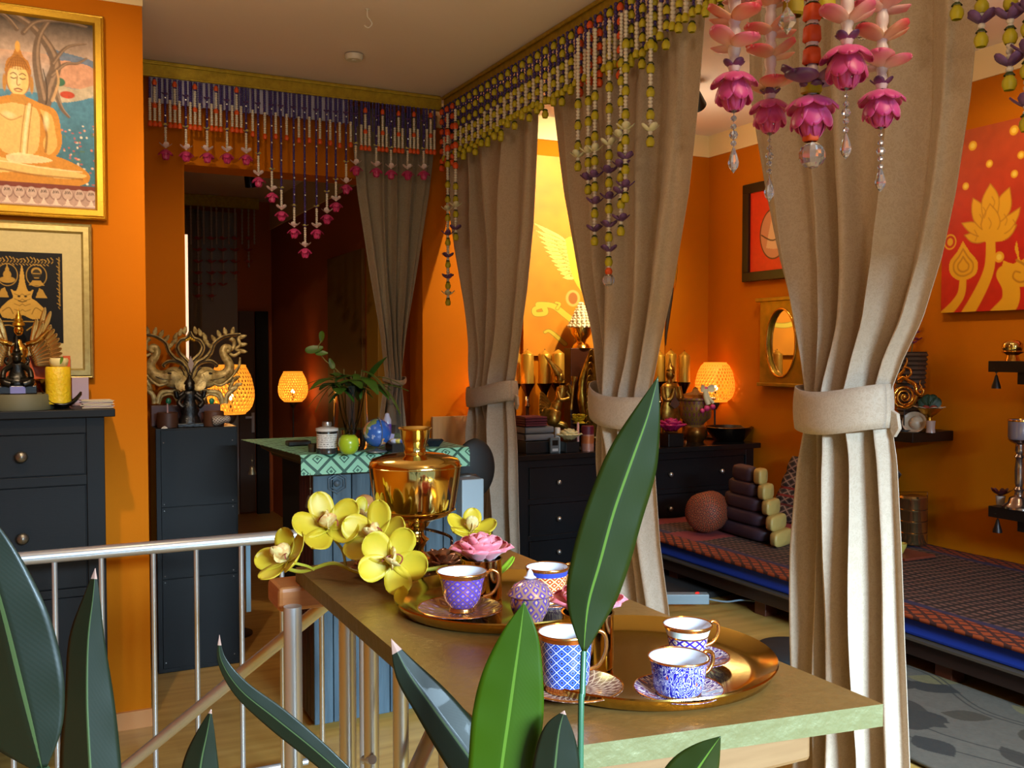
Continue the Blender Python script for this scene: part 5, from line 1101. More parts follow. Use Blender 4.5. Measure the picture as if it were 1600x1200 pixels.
# lidded sugar bowl
c = on_z(828, 968, SURF); t = T('sugar_bowl', 'small violet lidded sugar bowl between the cups on the middle tray', 'sugar bowl', c)
lf = lattice('sugar_lattice', '#5a3f88', '#c8a090', '#d0a070', 11, 4, lw=.14, dw=.14, rough=.2, metal_line=.6, coat=.4)
MB().lathe(c, [(0, 0), (.020, 0), (.022, .004), (.028, .014), (.031, .026), (.029, .038), (.0, .038)], 48).build('bowl_body', lf, t)
ldp = T('x', None, None, c); bpy.data.objects.remove(ldp)
lid = MB().lathe(c+UP*.0385, [(.0, 0), (.034, 0), (.0355, .002), (.032, .006), (.025, .016), (.012, .023), (.006, .025), (.0, .025)], 48, flute=16, fa=.015).build('lid', lf, t)
MB().lathe(c+UP*.063, [(0, 0), (.006, 0), (.010, .003), (.006, .006), (.0045, .011), (.002, .015), (0, .0165)], 20).build('finial', porc, lid)
# roses in brass pots
rosem = M('pink_rose', '#d8586a', .5, col2='#e88a94', vs=60, sheen=.2)
def rose(c, r, parent, mat, name='rose', seed=1):
    mb = MB(); rnd = random.Random(seed); c = Vector(c)
    for ring in range(5):
        n_ = 3+ring; rad = r*(.10+.19*ring)
        for k in range(n_):
            a = 2*pi*(k+.37*ring)/n_+rnd.uniform(-.2, .2); out = Vector((cos(a), sin(a), 0)); tilt = .05+.15*ring
            d = (out*sin(tilt)+UP*cos(tilt)); up = (-out*cos(tilt)+UP*sin(tilt))
            mb.petal(c+out*rad*.6-UP*r*.6, d, up, r*(1.25-.03*ring), r*(.7+.17*ring), .5-.22*ring, .16, 6, 4)
    mb.ball(c-UP*r*.1, r*.25, 8); return mb.build(name, mat, parent, solid=.0012)
def rose_pot(c, lab1, lab2, r, h, rr):
    t = T('brass_pot', lab1, 'pot', c); MB().lathe(c, [(0, 0), (r*.97, 0), (r, .003), (r, h-.003), (r*1.03, h-.001), (r*1.03, h), (r*.96, h), (r*.94, .01), (0, .01)], 48).build('pot_body', samb, t)
    t2 = T('rose', lab2, 'flower', c+UP*h); t2.location.z = c.z+.011; WL[t2.name] = Vector(t2.location)
    MB().cyl(c+UP*.011, c+UP*(h-.004), r*.5, 12).build('stem', M('stem_green', '#5a7a2a', .5), t2)
    rose(c+UP*(h+rr*.45), rr, t2, rosem)
c = on_z(752, 934, SURF); rose_pot(c, 'shiny cylindrical brass pot behind the tall violet cup', 'large pink rose in the brass pot behind the tall violet cup', .0345, .068, .037)
c = on_z(918, 1040, SURF); rose_pot(c, 'shiny cylindrical brass pot behind the tall green leaf on the near tray', 'pink rose in the brass pot, mostly hidden by the tall green leaf', .034, .072, .035)
# brass samovar-like vessel
V = at(649, 880, 1.86); V.z = TZ; sc_ = 1.86/F
def vy(y): return 1.5-(y-548)*sc_-TZ
t = T('brass_vessel', 'large polished brass lidded vessel on the far end of the gold table', 'vessel', V)
MB().lathe(V, [(0, .002), (.045, .002), (.048, .006), (.044, .012), (.028, .020), (.018, .030), (.0165, .038), (.022, vy(846)), (.027, vy(842)), (.018, vy(836)), (.0165, vy(828)), (.021, vy(824)), (.026, vy(820)), (.03, vy(814)), (.045, vy(809)), (.066, vy(803)), (.0765, vy(795)), (.0775, vy(792)), (.078, vy(788)), (.082, vy(770)), (.0865, vy(745)), (.0885, vy(728)), (.087, vy(721)), (.082, vy(716)), (.060, vy(710)), (.032, vy(707)), (.0225, vy(706))], 96).build('vessel_body', samb, t)
MB().lathe(V, [(.023, vy(708)), (.021, vy(706)), (.0205, vy(697)), (.0245, vy(690)), (.025, vy(687)), (.0275, vy(684)), (.0295, vy(671)), (.033, vy(668)), (.032, vy(667)), (.026, vy(670)), (.0, vy(680))], 72).build('neck_cup', samb, t)
for r_, y_ in ((.0895, 727), (.0785, 795)): MB().lathe(V+UP*vy(y_), [(r_-.003, -.002), (r_, 0), (r_-.003, .002)], 96).build('ring', samb, t)
mb = MB(); ht = V+RT*.10+UP*.035
mb.tube(spline([V+RT*.018+UP*vy(826), V+RT*.045+UP*(vy(826)-.002)-FW*.02, V+RT*.07+UP*vy(834)-FW*.03, V+RT*.072+UP*vy(846)-FW*.03], 6), .003, 8); mb.build('spout_hook', M('dark_chrome', '#70584a', .15, .9), t)
# bronze lotus base ornaments around it
bl = M('copper_lotus', '#b87850', .28, .75, col2='#8a5238', vs=40)
tb = T('ornament', 'copper-coloured tray at the foot of the brass vessel', 'tray', V+Vector((.0, 0, 0))); bpy.data.objects.remove(tb)
for k, (dx, dy, r, lab) in enumerate(((.058, -.075, .038, 'copper-coloured metal lotus just right of the vessel foot'), (-.005, -.115, .042, 'copper-coloured metal lotus in front of the vessel foot beside the big orchid'), (.110, -.045, .032, 'copper-coloured metal lotus behind the pink rose'), (-.080, -.06, .030, 'copper-coloured metal lotus left of the vessel foot among orchids'))):
    c = V+RT*dx+FW*dy; c.z = TZ; t = T('metal_lotus', lab, 'ornament', c, 'metal lotuses round the brass vessel')
    mb = MB()
    for ring in range(3):
        for q in range(6):
            a = 2*pi*(q+.5*ring)/6; out = Vector((cos(a), sin(a), 0)); tl = .3+.45*ring
            mb.petal(c+UP*.012+out*r*.15, out*sin(tl)+UP*cos(tl), -out*cos(tl)+UP*sin(tl), r*1.1, r*.75, -.3, .15, 4, 2)
    mb.lathe(c, [(0, 0), (r*.5, 0), (r*.3, .008), (r*.35, .016), (0, .018)], 14); mb.build('petals', bl, t, solid=.0012)
# orchids
orc = NT('orchid_petal'); o_ = orc.obj(); w_ = orc.noise(30, 3); orc.set(col=orc.mix(w_, lin('#c6a216'), lin('#a89a26')), rough=.5, sub=.15); orc.b.inputs['Subsurface Radius'].default_value = (.01, .008, .002); orcm = orc.mat
lipm = M('orchid_lip', '#dcd08a', .5, col2='#c08040', vs=110); fringe = M('orchid_fringe', '#8a3a2a', .5); ostem = M('orchid_stem', '#a8a02c', .5)
def orchid(c, face, roll, s, label, group=None):
    c = Vector(c); f = Vector(face).normalized(); e1 = f.cross(UP).normalized(); e2 = e1.cross(f)
    t = T('orchid', label, 'flower', c, 'yellow orchid blooms')
    for k, (a, L, w) in enumerate(((90, 1.05, .74), (163, 1.05, .82), (17, 1.05, .82), (225, 1., .76), (315, 1., .76))):
        a = radians(a)+roll; d = e1*cos(a)+e2*sin(a)+f*.12; mb = MB(); mb.petal(c, d, f, s*L, s*w, .28, .10, 8, 6, wp=.7); mb.build('petal', orcm, t, solid=.0015)
    mb = MB(); dn = (-e2*cos(roll)+e1*sin(roll))
    for sg in (-1, 1): mb.petal(c+f*s*.05, f*.9+e1*sg*.55*cos(roll)+e2*sg*.55*sin(roll)-dn*.2, dn*-.2+e1*-sg, s*.5, s*.5, .5, .12, 5, 4)
    mb.petal(c+f*s*.05, f*.8+dn*.55, -f*.3+dn*-.9, s*.62, s*.52, .6, .2, 6, 5); mb.build('lip', lipm, t, solid=.001)
    up_ = e2*cos(roll)-e1*sin(roll); mb = MB(); mb.tube(spline([c+up_*s*.06, c+f*s*.16+up_*s*.12, c+f*s*.30+up_*s*.08], 5), [s*.07, s*.07, s*.065, s*.06, s*.06, s*.055, s*.055, s*.05, s*.045, s*.04, s*.03], 8); mb.build('column', lipm, t)
    mb = MB(); rim = [c+f*s*(.36+.06*cos(4*a))+ (e1*cos(a)*.27+up_*sin(a)*.22)*s for a in [2*pi*k/24 for k in range(24)]]; mb.tube(rim[:15], s*.022, 5); mb.build('fringe', fringe, t)
    return t
tocam = lambda p: (CL-Vector(p)).normalized()
def orc_at(px, py, t_, yaw, pit, roll, s, label):
    p = at(px, py, t_); f = -FW*cos(yaw)*cos(pit)+RT*sin(yaw)*cos(pit)+UP*sin(pit); return orchid(p, f, roll, s, label)
orc_at(612, 878, 1.66, .15, .25, .5, .062, 'largest yellow orchid bloom facing the camera beside the copper lotuses')
orc_at(590, 842, 1.74, -.3, .55, .0, .064, 'large pale yellow orchid bloom behind and above the frontmost one')
orc_at(512, 826, 1.76, .2, .7, -.3, .064, 'yellow orchid bloom leaning back above the railing')
orc_at(450, 876, 1.74, -.7, .7, -.6, .058, 'leftmost yellow orchid bloom hanging over the wooden handrail block')
orc_at(560, 812, 1.82, .8, .5, .3, .040, 'small yellow orchid bloom half hidden behind the two large ones')
orc_at(622, 800, 1.95, .7, .5, .9, .045, 'orchid bloom peeking out against the brass vessel')
orc_at(735, 832, 1.80, .3, 1.1, .3, .048, 'pale green-yellow orchid bloom behind the pink rose')
mb = MB(); P_ = [at(430, 880, 1.80), at(470, 893, 1.79), at(520, 880, 1.77), at(560, 894, 1.74), at(620, 896, 1.70), at(700, 885, 1.70)]; mb.tube(spline(P_, 8), .0035, 7)
for (a_, b_) in (((512, 832, 1.77), (540, 884, 1.76)), ((590, 850, 1.75), (600, 896, 1.72)), ((450, 878, 1.75), (490, 890, 1.78)), ((620, 802, 1.93), (590, 880, 1.76))): mb.tube(spline([at(*a_), at((a_[0]+b_[0])/2+8, (a_[1]+b_[1])/2, (a_[2]+b_[2])/2), at(*b_)], 6), .0026, 6)
so = mb.build('flower_spray', ostem); tag(so, 'yellow-green branching stem carrying the orchid blooms across the far table end', 'flower spray')
mb = MB(); mb.petal(at(770, 905, 1.68), RT*.6+FW*.6+UP*.3, UP, .06, .018, .2, .1); tag(mb.build('green_leaf', M('bright_green', '#7fae22', .4), solid=.001), 'small bright green leaf right of the pink rose pot', 'leaf')
# ================= on the reception counter =================
CZ = 1.1055
def on_counter(px, py): return on_z(px, py, CZ)
# glass vase with leafy stems
vc = on_counter(548, 702); t = T('vase', 'clear glass vase with water and leafy stems on the reception counter', 'vase', vc)
s = (CI @ vc).z*-1/F; H_ = 100*s
MB().lathe(vc, [(0, 0), (24*s, 0), (27*s, 4*s), (28*s, 30*s), (26*s, 60*s), (25*s, H_), (24*s, H_), (25*s, 60*s), (27*s, 30*s), (26*s, 6*s), (0, 5*s)], 40).build('glass_wall', cglass, t)
wt = NT('vase_water'); wt.set(col=(.9, .95, .85), rough=.02, trans=1., ior=1.15); MB().lathe(vc+UP*6*s, [(0, 0), (25*s, 0), (26.3*s, 26*s), (0, 26*s)], 32).build('water', wt.mat, t)
leafg = M('vase_leaf', '#3f6a1c', .42, col2='#2c4f14', vs=20); tp = T('leafy_stems', 'leafy green stems with long pointed leaves standing in the glass vase', 'plant', vc+UP*6*s)
mb = MB(); rnd = random.Random(5); stems = []
for k in range(9):
    a = 2*pi*k/9; top = vc+RT*cos(a)*26*s+FW*sin(a)*20*s+UP*(H_+rnd.uniform(5, 26)*s); mb.tube(spline([vc+RT*cos(a+2)*12*s+UP*8*s, vc+RT*cos(a)*14*s+UP*50*s, top], 5), .0022, 5); stems.append(top)
vine = [at(545+dx_, y_, 1/s/F*s*F*s if False else (CI @ vc).z*-1) for dx_, y_ in ((0, 600), (-20, 577), (-38, 562), (-48, 545), (-42, 532))]
mb.tube(spline(vine, 6), .0022, 5); mb.build('stems', M('vine_stem', '#6f6a3a', .5), tp)
mb = MB()
def lf_(c, d, L, w, cu=-.5): mb.petal(c, d, UP+Vector((.01, .01, 0)), L, w, cu, -.06, 7, 4, tip=.9)
for k in range(30):
    c = stems[k % 9]-UP*rnd.uniform(0, 22)*s; a = rnd.uniform(0, 2*pi); lf_(c, RT*cos(a)+FW*sin(a)*.8+UP*rnd.uniform(-.05, .45), rnd.uniform(36, 58)*s, rnd.uniform(15, 22)*s, rnd.uniform(-.9, -.3))
for px0, py0, dx_, dy_ in ((520, 600, -1, -.5), (520, 600, -1, -.9), (600, 605, 1, -.9), (590, 600, 1, .1), (530, 590, -1, .1), (575, 592, .3, .6)):
    lf_(at(px0, py0, (CI @ vc).z*-1), RT*dx_+UP*dy_-FW*.2, 50*s, 16*s, -.3)
mb.build('leaves', leafg, tp)
mb = MB(); tv = (CI @ vc).z*-1
for (px0, py0, dx_, dy_, L) in ((505, 543, -1, -.25, 28), (502, 535, .1, 1, 18), (515, 560, .3, -.8, 18), (512, 552, -.9, .0, 20)): mb.petal(at(px0, py0, tv), RT*dx_+UP*dy_, -FW+UP*.5, L*s, L*s*.5, .15, .06)
mb.build('top_leaves', leafg, tp)
# candle jar
c = on_counter(511, 708); s = (CI @ c).z*-1/F; t = T('candle_jar', 'white-labelled glass jar with silver lid knob at the counter front, left of the apple', 'jar', c)
MB().lathe(c, [(0, 0), (16*s, 0), (17*s, 2*s), (17*s, 8*s), (15.5*s, 9*s), (15.5*s, 33*s), (16.5*s, 35*s), (0, 35*s)], 32).build('jar_body', M('smoky_glass', '#2a2a2c', .1, coat=.5), t)
MB().lathe(c+UP*.0, [(16.1*s, 8*s), (16.1*s, 31*s)], 32).build('label', (lambda n: (n.set(col=n.mix(n.m('MULTIPLY', n.m('LESS_THAN', n.m('FRACT', n.m('MULTIPLY', n.puv()[1], 7.)), .35), n.m('GREATER_THAN', n.noise(260, 1), .5)), lin('#cfccc4'), lin('#5c564e')), rough=.5), n.mat)[1])(NT('jar_label')), t)
MB().lathe(c+UP*35*s, [(0, 0), (17.5*s, 0), (17.5*s, 4*s), (10*s, 6*s), (0, 6*s)], 32).build('lid', M('jar_lid', '#c9c7c0', .3), t)
MB().lathe(c+UP*41*s, [(0, 0), (6*s, 0), (8*s, 3*s), (7*s, 8*s), (0, 9*s)], 20).build('lid_knob', steel, t)
# apple
c = on_counter(549, 711)+Vector((0, .035, 0)); s = (CI @ c).z*-1/F; t = T('apple', 'green apple on the front edge of the reception counter', 'apple', c); r = 16.5*s
am = M('green_apple', '#a8c42a', .28, col2='#8fb01e', vs=12, coat=.2)
MB().lathe(c, [(0, r*.12), (r*.3, 0), (r*.55, r*.05), (r*.88, r*.45), (r, r*1.05), (r*.9, r*1.5), (r*.6, r*1.82), (r*.28, r*1.85), (r*.08, r*1.7), (0, r*1.6)], 32).build('apple_body', am, t)
MB().tube([c+UP*r*1.6, c+UP*r*2.05+RT*r*.1], .0018, 6).build('stalk', M('stalk', '#4a3a1a', .6), t)
# globe
c = on_counter(589, 706); s = (CI @ c).z*-1/F; t = T('globe', 'small desk globe with blue oceans on the reception counter behind the apple', 'globe', c)
gb_ = NT('globe_map'); nz = gb_.noise(16, 4); land = gb_.m('GREATER_THAN', nz, .53); cl_ = gb_.m('GREATER_THAN', gb_.noise(40, 3), .62); cg = gb_.mix(land, lin('#2a5cae'), gb_.mix(gb_.m('GREATER_THAN', gb_.noise(9, 1), .5), lin('#7a8a4a'), lin('#c79a6a'))); gb_.set(col=gb_.mix(gb_.m('MULTIPLY', cl_, .5), cg, lin('#c8d8e8')), rough=.25)
gc = c+UP*30*s; ml = MB(); ml.ball(gc, 22*s, 32); ml.build('sphere', gb_.mat, t)
mb = MB(); mb.lathe(c, [(0, 0), (16*s, 0), (15*s, 2*s), (4*s, 4*s), (2.5*s, 6*s), (0, 7*s)], 24); mb.build('base', M('globe_metal', '#7c8890', .3, .6), t)
arc = [gc+(RT*cos(a)*.45+-FW*cos(a)*.75+UP*sin(a))*24.5*s for a in [radians(-80+10*k) for k in range(17)]]; MB().tube(arc, 1.5*s, 6, flat=.4).build('meridian_arm', M('globe_metal'), t)
# dark tray with wrapped sweets, phone, small dark things
c = on_counter(624, 706); s = (CI @ c).z*-1/F; t = T('sweet_tray', 'black tray of wrapped sweets on the counter behind the brass vessel neck', 'tray', c)
p0 = c-RT*20*s; mb = MB(); mb.box((c.x-.04, c.y-.03, c.z), (c.x+.075, c.y+.05, c.z+14*s)); mb.build('tray_box', M('black_gloss'), t, smooth=False, bevel=.002)
for k in range(7):
    q = c+RT*(-8+7*(k % 4))*s+UP*(14.2*s)+Vector((0, .01*(k//4), 0)); tag(MB().ball(q+UP*3.0*s, 5*s, 6, (1.2, .8, .75)).build('sweet', M('wrap_%d' % (k % 3), ['#c8c4d0', '#d8c860', '#6a78c0'][k % 3], .35), smooth=False), ['white', 'yellow', 'blue'][k % 3]+' wrapped sweet in the black tray beside the globe', 'sweet', 'wrapped sweets in the black tray, '+['white', 'yellow', 'blue'][k % 3])
mb = MB(); mb.prism([(0, 0), (11*s, -2*s), (16*s, 26*s), (4*s, 28*s)], c+RT*-16*s+Vector((0, .056, 0))+UP*.001*0, RT, UP, (0, .004, 0)); tag(mb.build('leaflet', M('lilac_paper', '#b8a8c8', .5), smooth=False), 'pale lilac leaflet standing behind the sweet tray', 'leaflet')
c = on_counter(678, 697); s2 = (CI @ c).z*-1/F; mb = MB(); mb.lathe(c, [(0, 0), (10*s2, 0), (18*s2, 8*s2), (20*s2, 10*s2), (17*s2, 8*s2), (9*s2, 2*s2), (0, 2*s2)], 4, a0=.5); tag(mb.build('dish', M('dark_blue_dish', '#20242c', .3), smooth=False), 'dark angular dish on the counter right of the vessel neck', 'dish')
c = on_counter(467, 696); tag(MB().box((c.x-.05, c.y-.03, c.z), (c.x+.045, c.y+.035, c.z+.02)).build('wallet', M('black_leather', '#0f0d0c', .4), smooth=False, bevel=.005), 'black leather wallet lying at the left of the reception counter', 'wallet')
c = on_counter(489, 706); tag(MB().lathe(c, [(0, 0), (.018, 0), (.02, .03), (.017, .032), (.015, .004), (0, .004)], 20).build('small_glass', M('dark_glass', '#3a3022', .08, coat=.5)), 'small dark glass between the wallet and the candle jar', 'glass')
c = on_counter(605, 690); tp_ = (CI @ c).z*-1; t = T('purple_bottle', 'slim pale bottle with a violet label behind the globe', 'bottle', c); s = tp_/F
MB().lathe(c, [(0, 0), (6*s, 0), (6.5*s, 3*s), (6.5*s, 34*s), (4*s, 40*s), (3*s, 44*s), (0, 45*s)], 16).build('bottle_body', M('pale_bottle', '#c8c4d8', .2), t); MB().lathe(c+UP*8*s, [(6.7*s, 0), (6.7*s, 20*s)], 16).build('label', M('violet_label', '#6a48a8', .4), t)
# ================= on the long dresser =================
DZ = dz+.0005
def dp(px, Y): return on_y(px, 700, Y)
def scl(Y, px): return (CI @ on_y(px, 690, Y)).z*-1/F
lampw = NT('lamp_weave'); lampw.set(col=lin('#e09030'), rough=.6, emis=lin('#ff9a28'), estr=.9); lampw = lampw.mat
lining = NT('lamp_lining'); lining.set(col=lin('#ffb040'), rough=.8, emis=lin('#ff8c1c'), estr=.75); lining = lining.mat
bulbm = NT('bulb_glow'); bulbm.set(col=(1, 1, 1), emis=lin('#ffdf9a'), estr=30.); bulbm = bulbm.mat
def basket_lamp(c, R, H, label, power=5., foot=None, polez=None, top=.62):
    """woven barrel shade standing at c (bottom centre)"""
    c = Vector(c); t = T('basket_lamp', label, 'lamp', c if foot is None else (c.x, c.y, foot))
    prof = [(R*.60, 0), (R*.86, H*.10), (R, H*.32), (R*.99, H*.5), (R*.88, H*.75), (R*.70, H*.93), (R*top, H)]
    def rad(h): return float(np.interp(h, [p[1] for p in prof], [p[0] for p in prof]))
    P = spline(prof, 4); mb = MB(); N = 34; S_ = 14
    for sg in (-1, 1):
        for k in range(N):
            pts = []
            for j in range(S_+1):
                h = H*j/S_; a = 2*pi*k/N+sg*1.1*j/S_; r = rad(h); pts.append(c+Vector((cos(a)*r, sin(a)*r, h)))
            vs = []
            for j, p in enumerate(pts):
                o = Vector((p.x-c.x, p.y-c.y, 0)).normalized(); tn = Vector((-o.y, o.x, 0)); vs += [p-tn*R*.036, p+tn*R*.036]
            mb.add(vs, [(2*j, 2*j+1, 2*j+3, 2*j+2) for j in range(S_)])
    mb.build('woven_shade', lampw, t)
    mb = MB(); mb.tube([c+Vector((cos(a)*R*top, sin(a)*R*top, H)) for a in [2*pi*k/32 for k in range(32)]], R*.03, 6, closed=True); mb.tube([c+Vector((cos(a)*R*.6, sin(a)*R*.6, 0)) for a in [2*pi*k/32 for k in range(32)]], R*.03, 6, closed=True); mb.build('shade_rim', lampw, t)
    MB().ball(c+UP*H*.34, R*.13, 12).build('bulb', bulbm, t)
    mb = MB(); mb.cyl(c+UP*.0, c+UP*H*.26, R*.08, 8)
    if foot is None:
        for k in range(3): a = 2*pi*k/3; mb.tube([c+UP*.004, c+Vector((cos(a)*R*.6, sin(a)*R*.6, .004))], .003, 6)
    mb.build('socket', M('lamp_black', '#141210', .5), t)
    if foot is not None:
        mb = MB(); mb.cyl((c.x, c.y, foot), (c.x, c.y, c.z), .006, 8); mb.lathe((c.x, c.y, foot), [(0, 0), (.10, 0), (.10, .01), (.02, .02), (0, .02)], 24); mb.lathe((c.x, c.y, c.z-.05), [(0, 0), (.012, 0), (.03, .03), (.03, .05), (0, .05)], 14); mb.build('pole', M('lamp_black'), t)
    l = bpy.data.lights.new('lamp_bulb_light', 'POINT'); l.energy = power; l.color = (1, .52, .16); l.shadow_soft_size = R*.14
    lo = bpy.data.objects.new('lamp_bulb_light', l); C.objects.link(lo); lo.location = c+UP*H*.34+UP*R*.14*0
    return t
def lamp_px(px, y0, y1, w, Y, **k):
    p = on_y(px, y1, Y); s = (CI @ p).z*-1/F; return basket_lamp(p, w*s/2, (y1-y0)*s, **k)
lamp_px(1117, 567, 627, 62, 4.82, label='glowing woven basket lamp at the right end of the dresser beside the floral urn', power=5, foot=dz, top=.55)
lamp_px(771, 578, 645, 68, 4.84, label='glowing woven lamp half hidden behind the leftmost taupe curtain', power=5, foot=dz)
lamp_px(458, 581, 627, 46, 7.53, label='glowing woven floor lamp on a thin pole in the back room', power=7, foot=0)
lamp_px(361, 571, 646, 72, 5.16, label='glowing woven floor lamp partly behind the elephant carving', power=6, foot=0)
# pillar candles in holders
gcw = M('gold_candle', '#c99a2c', .35, .55, col2='#d8b04a', vs=14, sc3=(1, 1, .3), bump=.3, bs=60, bd=.003); chrome = M('chrome_stem', '#8c7466', .12, .95); dkc2 = M('dark_copper', '#3a1c14', .25, .8)
def pillar(px, ytop, ybot, w, Y, lab, holder=True):
    p = on_y(px, ybot, Y); s = (CI @ p).z*-1/F; r = w*s/2; h = (ybot-ytop-7)*s
    t = T('pillar_candle', 'gold pillar candle '+lab, 'candle', p, 'gold pillar candles on the dresser')
    MB().lathe(p, [(0, 0), (r, 0), (r, h*.97), (r*.9, h), (r*.25, h+5*s), (0, h+6*s)], 28).build('wax', gcw, t); MB().cyl(p+UP*(h+5*s), p+UP*(h+8*s), .0015, 6).build('wick', M('wick', '#2a2018', .8), t)
    t = T('candle_holder', 'shiny metal candle holder under the gold pillar candle '+lab, 'candle holder', (p.x, p.y, dz), 'candle holders on the dresser')
    b = Vector((p.x, p.y, dz+.0005)); hh = p.z-b.z-.0008
    MB().lathe(b, [(0, 0), (r*1.05, 0), (r*1.05, .006), (r*.6, .02), (r*.35, .03), (r*.3, hh*.35), (r*.45, hh*.38), (r*.3, hh*.41), (r*.3, hh*.62), (r*.5, hh*.65), (r*.3, hh*.68), (r*.34, hh*.8)], 24).build('stem', chrome, t)
    MB().lathe(b, [(r*.3, hh*.8), (r*.5, hh*.86), (r*1.15, hh*.985), (r*1.2, hh), (0, hh)], 24).build('cup', dkc2, t)
for a in ((804, 546, 599, 19, 4.90, 'at the far left of the row'), (824, 546, 599, 20, 4.80, 'second from the left'), (851, 546, 599, 20, 4.88, 'behind the winged musician statue'), (872, 545, 598, 20, 4.80, 'just right of the musician statue crown'), (1031, 548, 596, 17, 4.86, 'leftmost of the three at the right'), (1048, 546, 596, 18, 4.80, 'behind the kneeling praying statue'), (1069, 548, 597, 18, 4.86, 'next to the basket lamp')): pillar(*a)
# mural canvas with winged figure
cv = Canvas(818, 225, 1040, 560, 1.1, '#d98a1a')
cv.mottle(.18, 30, 5); 
fe = '#eadd72'; ol = '#8a7a1a'
def feather(x0, y0, x1, y1, w):
    L = math.hypot(x1-x0, y1-y0); nx, ny = -(y1-y0)/L, (x1-x0)/L; pts = []
    for k in range(9): s = k/8; pts.append((x0+(x1-x0)*s+nx*w*sin(pi*s**.7), y0+(y1-y0)*s+ny*w*sin(pi*s**.7)))
    for k in range(8, -1, -1): s = k/8; pts.append((x0+(x1-x0)*s-nx*w*sin(pi*s**.7), y0+(y1-y0)*s-ny*w*sin(pi*s**.7)))
    big = [((x-(x0+x1)/2)*1.0+(x0+x1)/2, y) for x, y in pts]; cv.line(pts+[pts[0]], (1.6, 1.6), ol); cv.poly(pts, fe); cv.line([(x0, y0), (x1, y1)], (.8, .6), ol, .7)
for mir in (1, -1):
    mx = 925
    for k in range(12):
        u = k/11; bx_, by_ = 888+8*u, 372+52*u; tx, ty = 832+44*u**1.2, 338+90*u**.85
        feather(mx+mir*(bx_-mx), by_, mx+mir*(tx-mx), ty, 5)
    for k in range(9):
        u = k/8; bx_, by_ = 896+6*u, 376+40*u; tx, ty = 864+24*u, 366+58*u; feather(mx+mir*(bx_-mx), by_, mx+mir*(tx-mx), ty, 3.6)
cv.poly([(880, 362), (892, 356), (920, 350), (950, 356), (968, 362), (960, 420), (945, 450), (925, 470), (905, 450), (890, 420)], '#d8c23a', 1, 4); cv.ell(925, 338, 16, 20, '#e0cc4a'); cv.poly([(912, 325), (925, 290), (938, 325)], '#d8b830')
cv.ell(892, 462, 11, 14, '#d9b25a'); cv.ell(892, 462, 7, 10, '#a86a2a')
for pts, w in (([(842, 478), (834, 482), (836, 490), (850, 488), (848, 478), (840, 474), (862, 476), (880, 490), (905, 512)], (6, 10)), ([(868, 480), (872, 472), (866, 470)], (4, 3)), ([(850, 520), (856, 518), (866, 526), (880, 540)], (4, 6)), ([(930, 470), (960, 500), (1000, 500), (1010, 480)], (10, 6))): cv.line(pts, (w[0]+2, w[1]+2), ol, 1, 6); cv.line(pts, w, '#d8c040', 1, 6)
a = on_y(818, 225, 4.975); b = on_y(1040, 225, 4.975); c_ = on_y(818, 556, 4.975)
t = T('mural_canvas', 'bright orange canvas with a yellow winged figure on the wall behind the candles', 'painting', ((a.x+b.x)/2, 4.985, c_.z))
ztop_ = on_y(850, 243, 4.975).z
box('stretcher', (a.x, 4.976, c_.z), (b.x, 4.989, ztop_), M('canvas_edge', '#b5621a', .7), t)
cv.panel('painted_canvas', (a.x, 4.975, ztop_), (b.x, 4.975, ztop_), (a.x, 4.975, c_.z), paint_mat('mural_paint', .55), t)
# pillar pedestal and white conical lotus on top of it
p = on_y(905, 544, 4.86); s = scl(4.86, 905)
tag(box('pedestal', (p.x-24*s, 4.80, DZ), (p.x+24*s, 4.88, p.z), M('brown_pedestal', '#35170a', .4, col2='#4a220e', vs=6), bevel=.003), 'dark brown square pedestal behind the statues on the dresser', 'pedestal')
q = Vector((p.x, 4.84, p.z+.0005)); t = T('offering_bowl', 'gold offering bowl with a white pearly cone on the brown pedestal', 'ornament', q)
MB().lathe(q, [(0, 0), (15*s, 0), (13*s, 5*s), (8*s, 9*s), (9*s, 13*s), (16*s, 22*s), (18*s, 32*s), (0, 33*s)], 28).build('gold_bowl', brass, t)
mb = MB()
for r_ in range(9):
    n_ = max(3, 16-int(1.6*r_)); R_ = (19-2.05*r_)*s
    for k in range(n_): a = 2*pi*(k+.5*(r_ % 2))/n_; mb.ball(q+Vector((R_*cos(a), R_*sin(a), (34+4.3*r_)*s)), 2.7*s, 6)
mb.lathe(q+UP*32*s, [(18*s, 0), (2*s, 38*s), (0, 40*s)], 16); mb.build('pearl_cone', M('pearl', '#e8dfc0', .35), t)
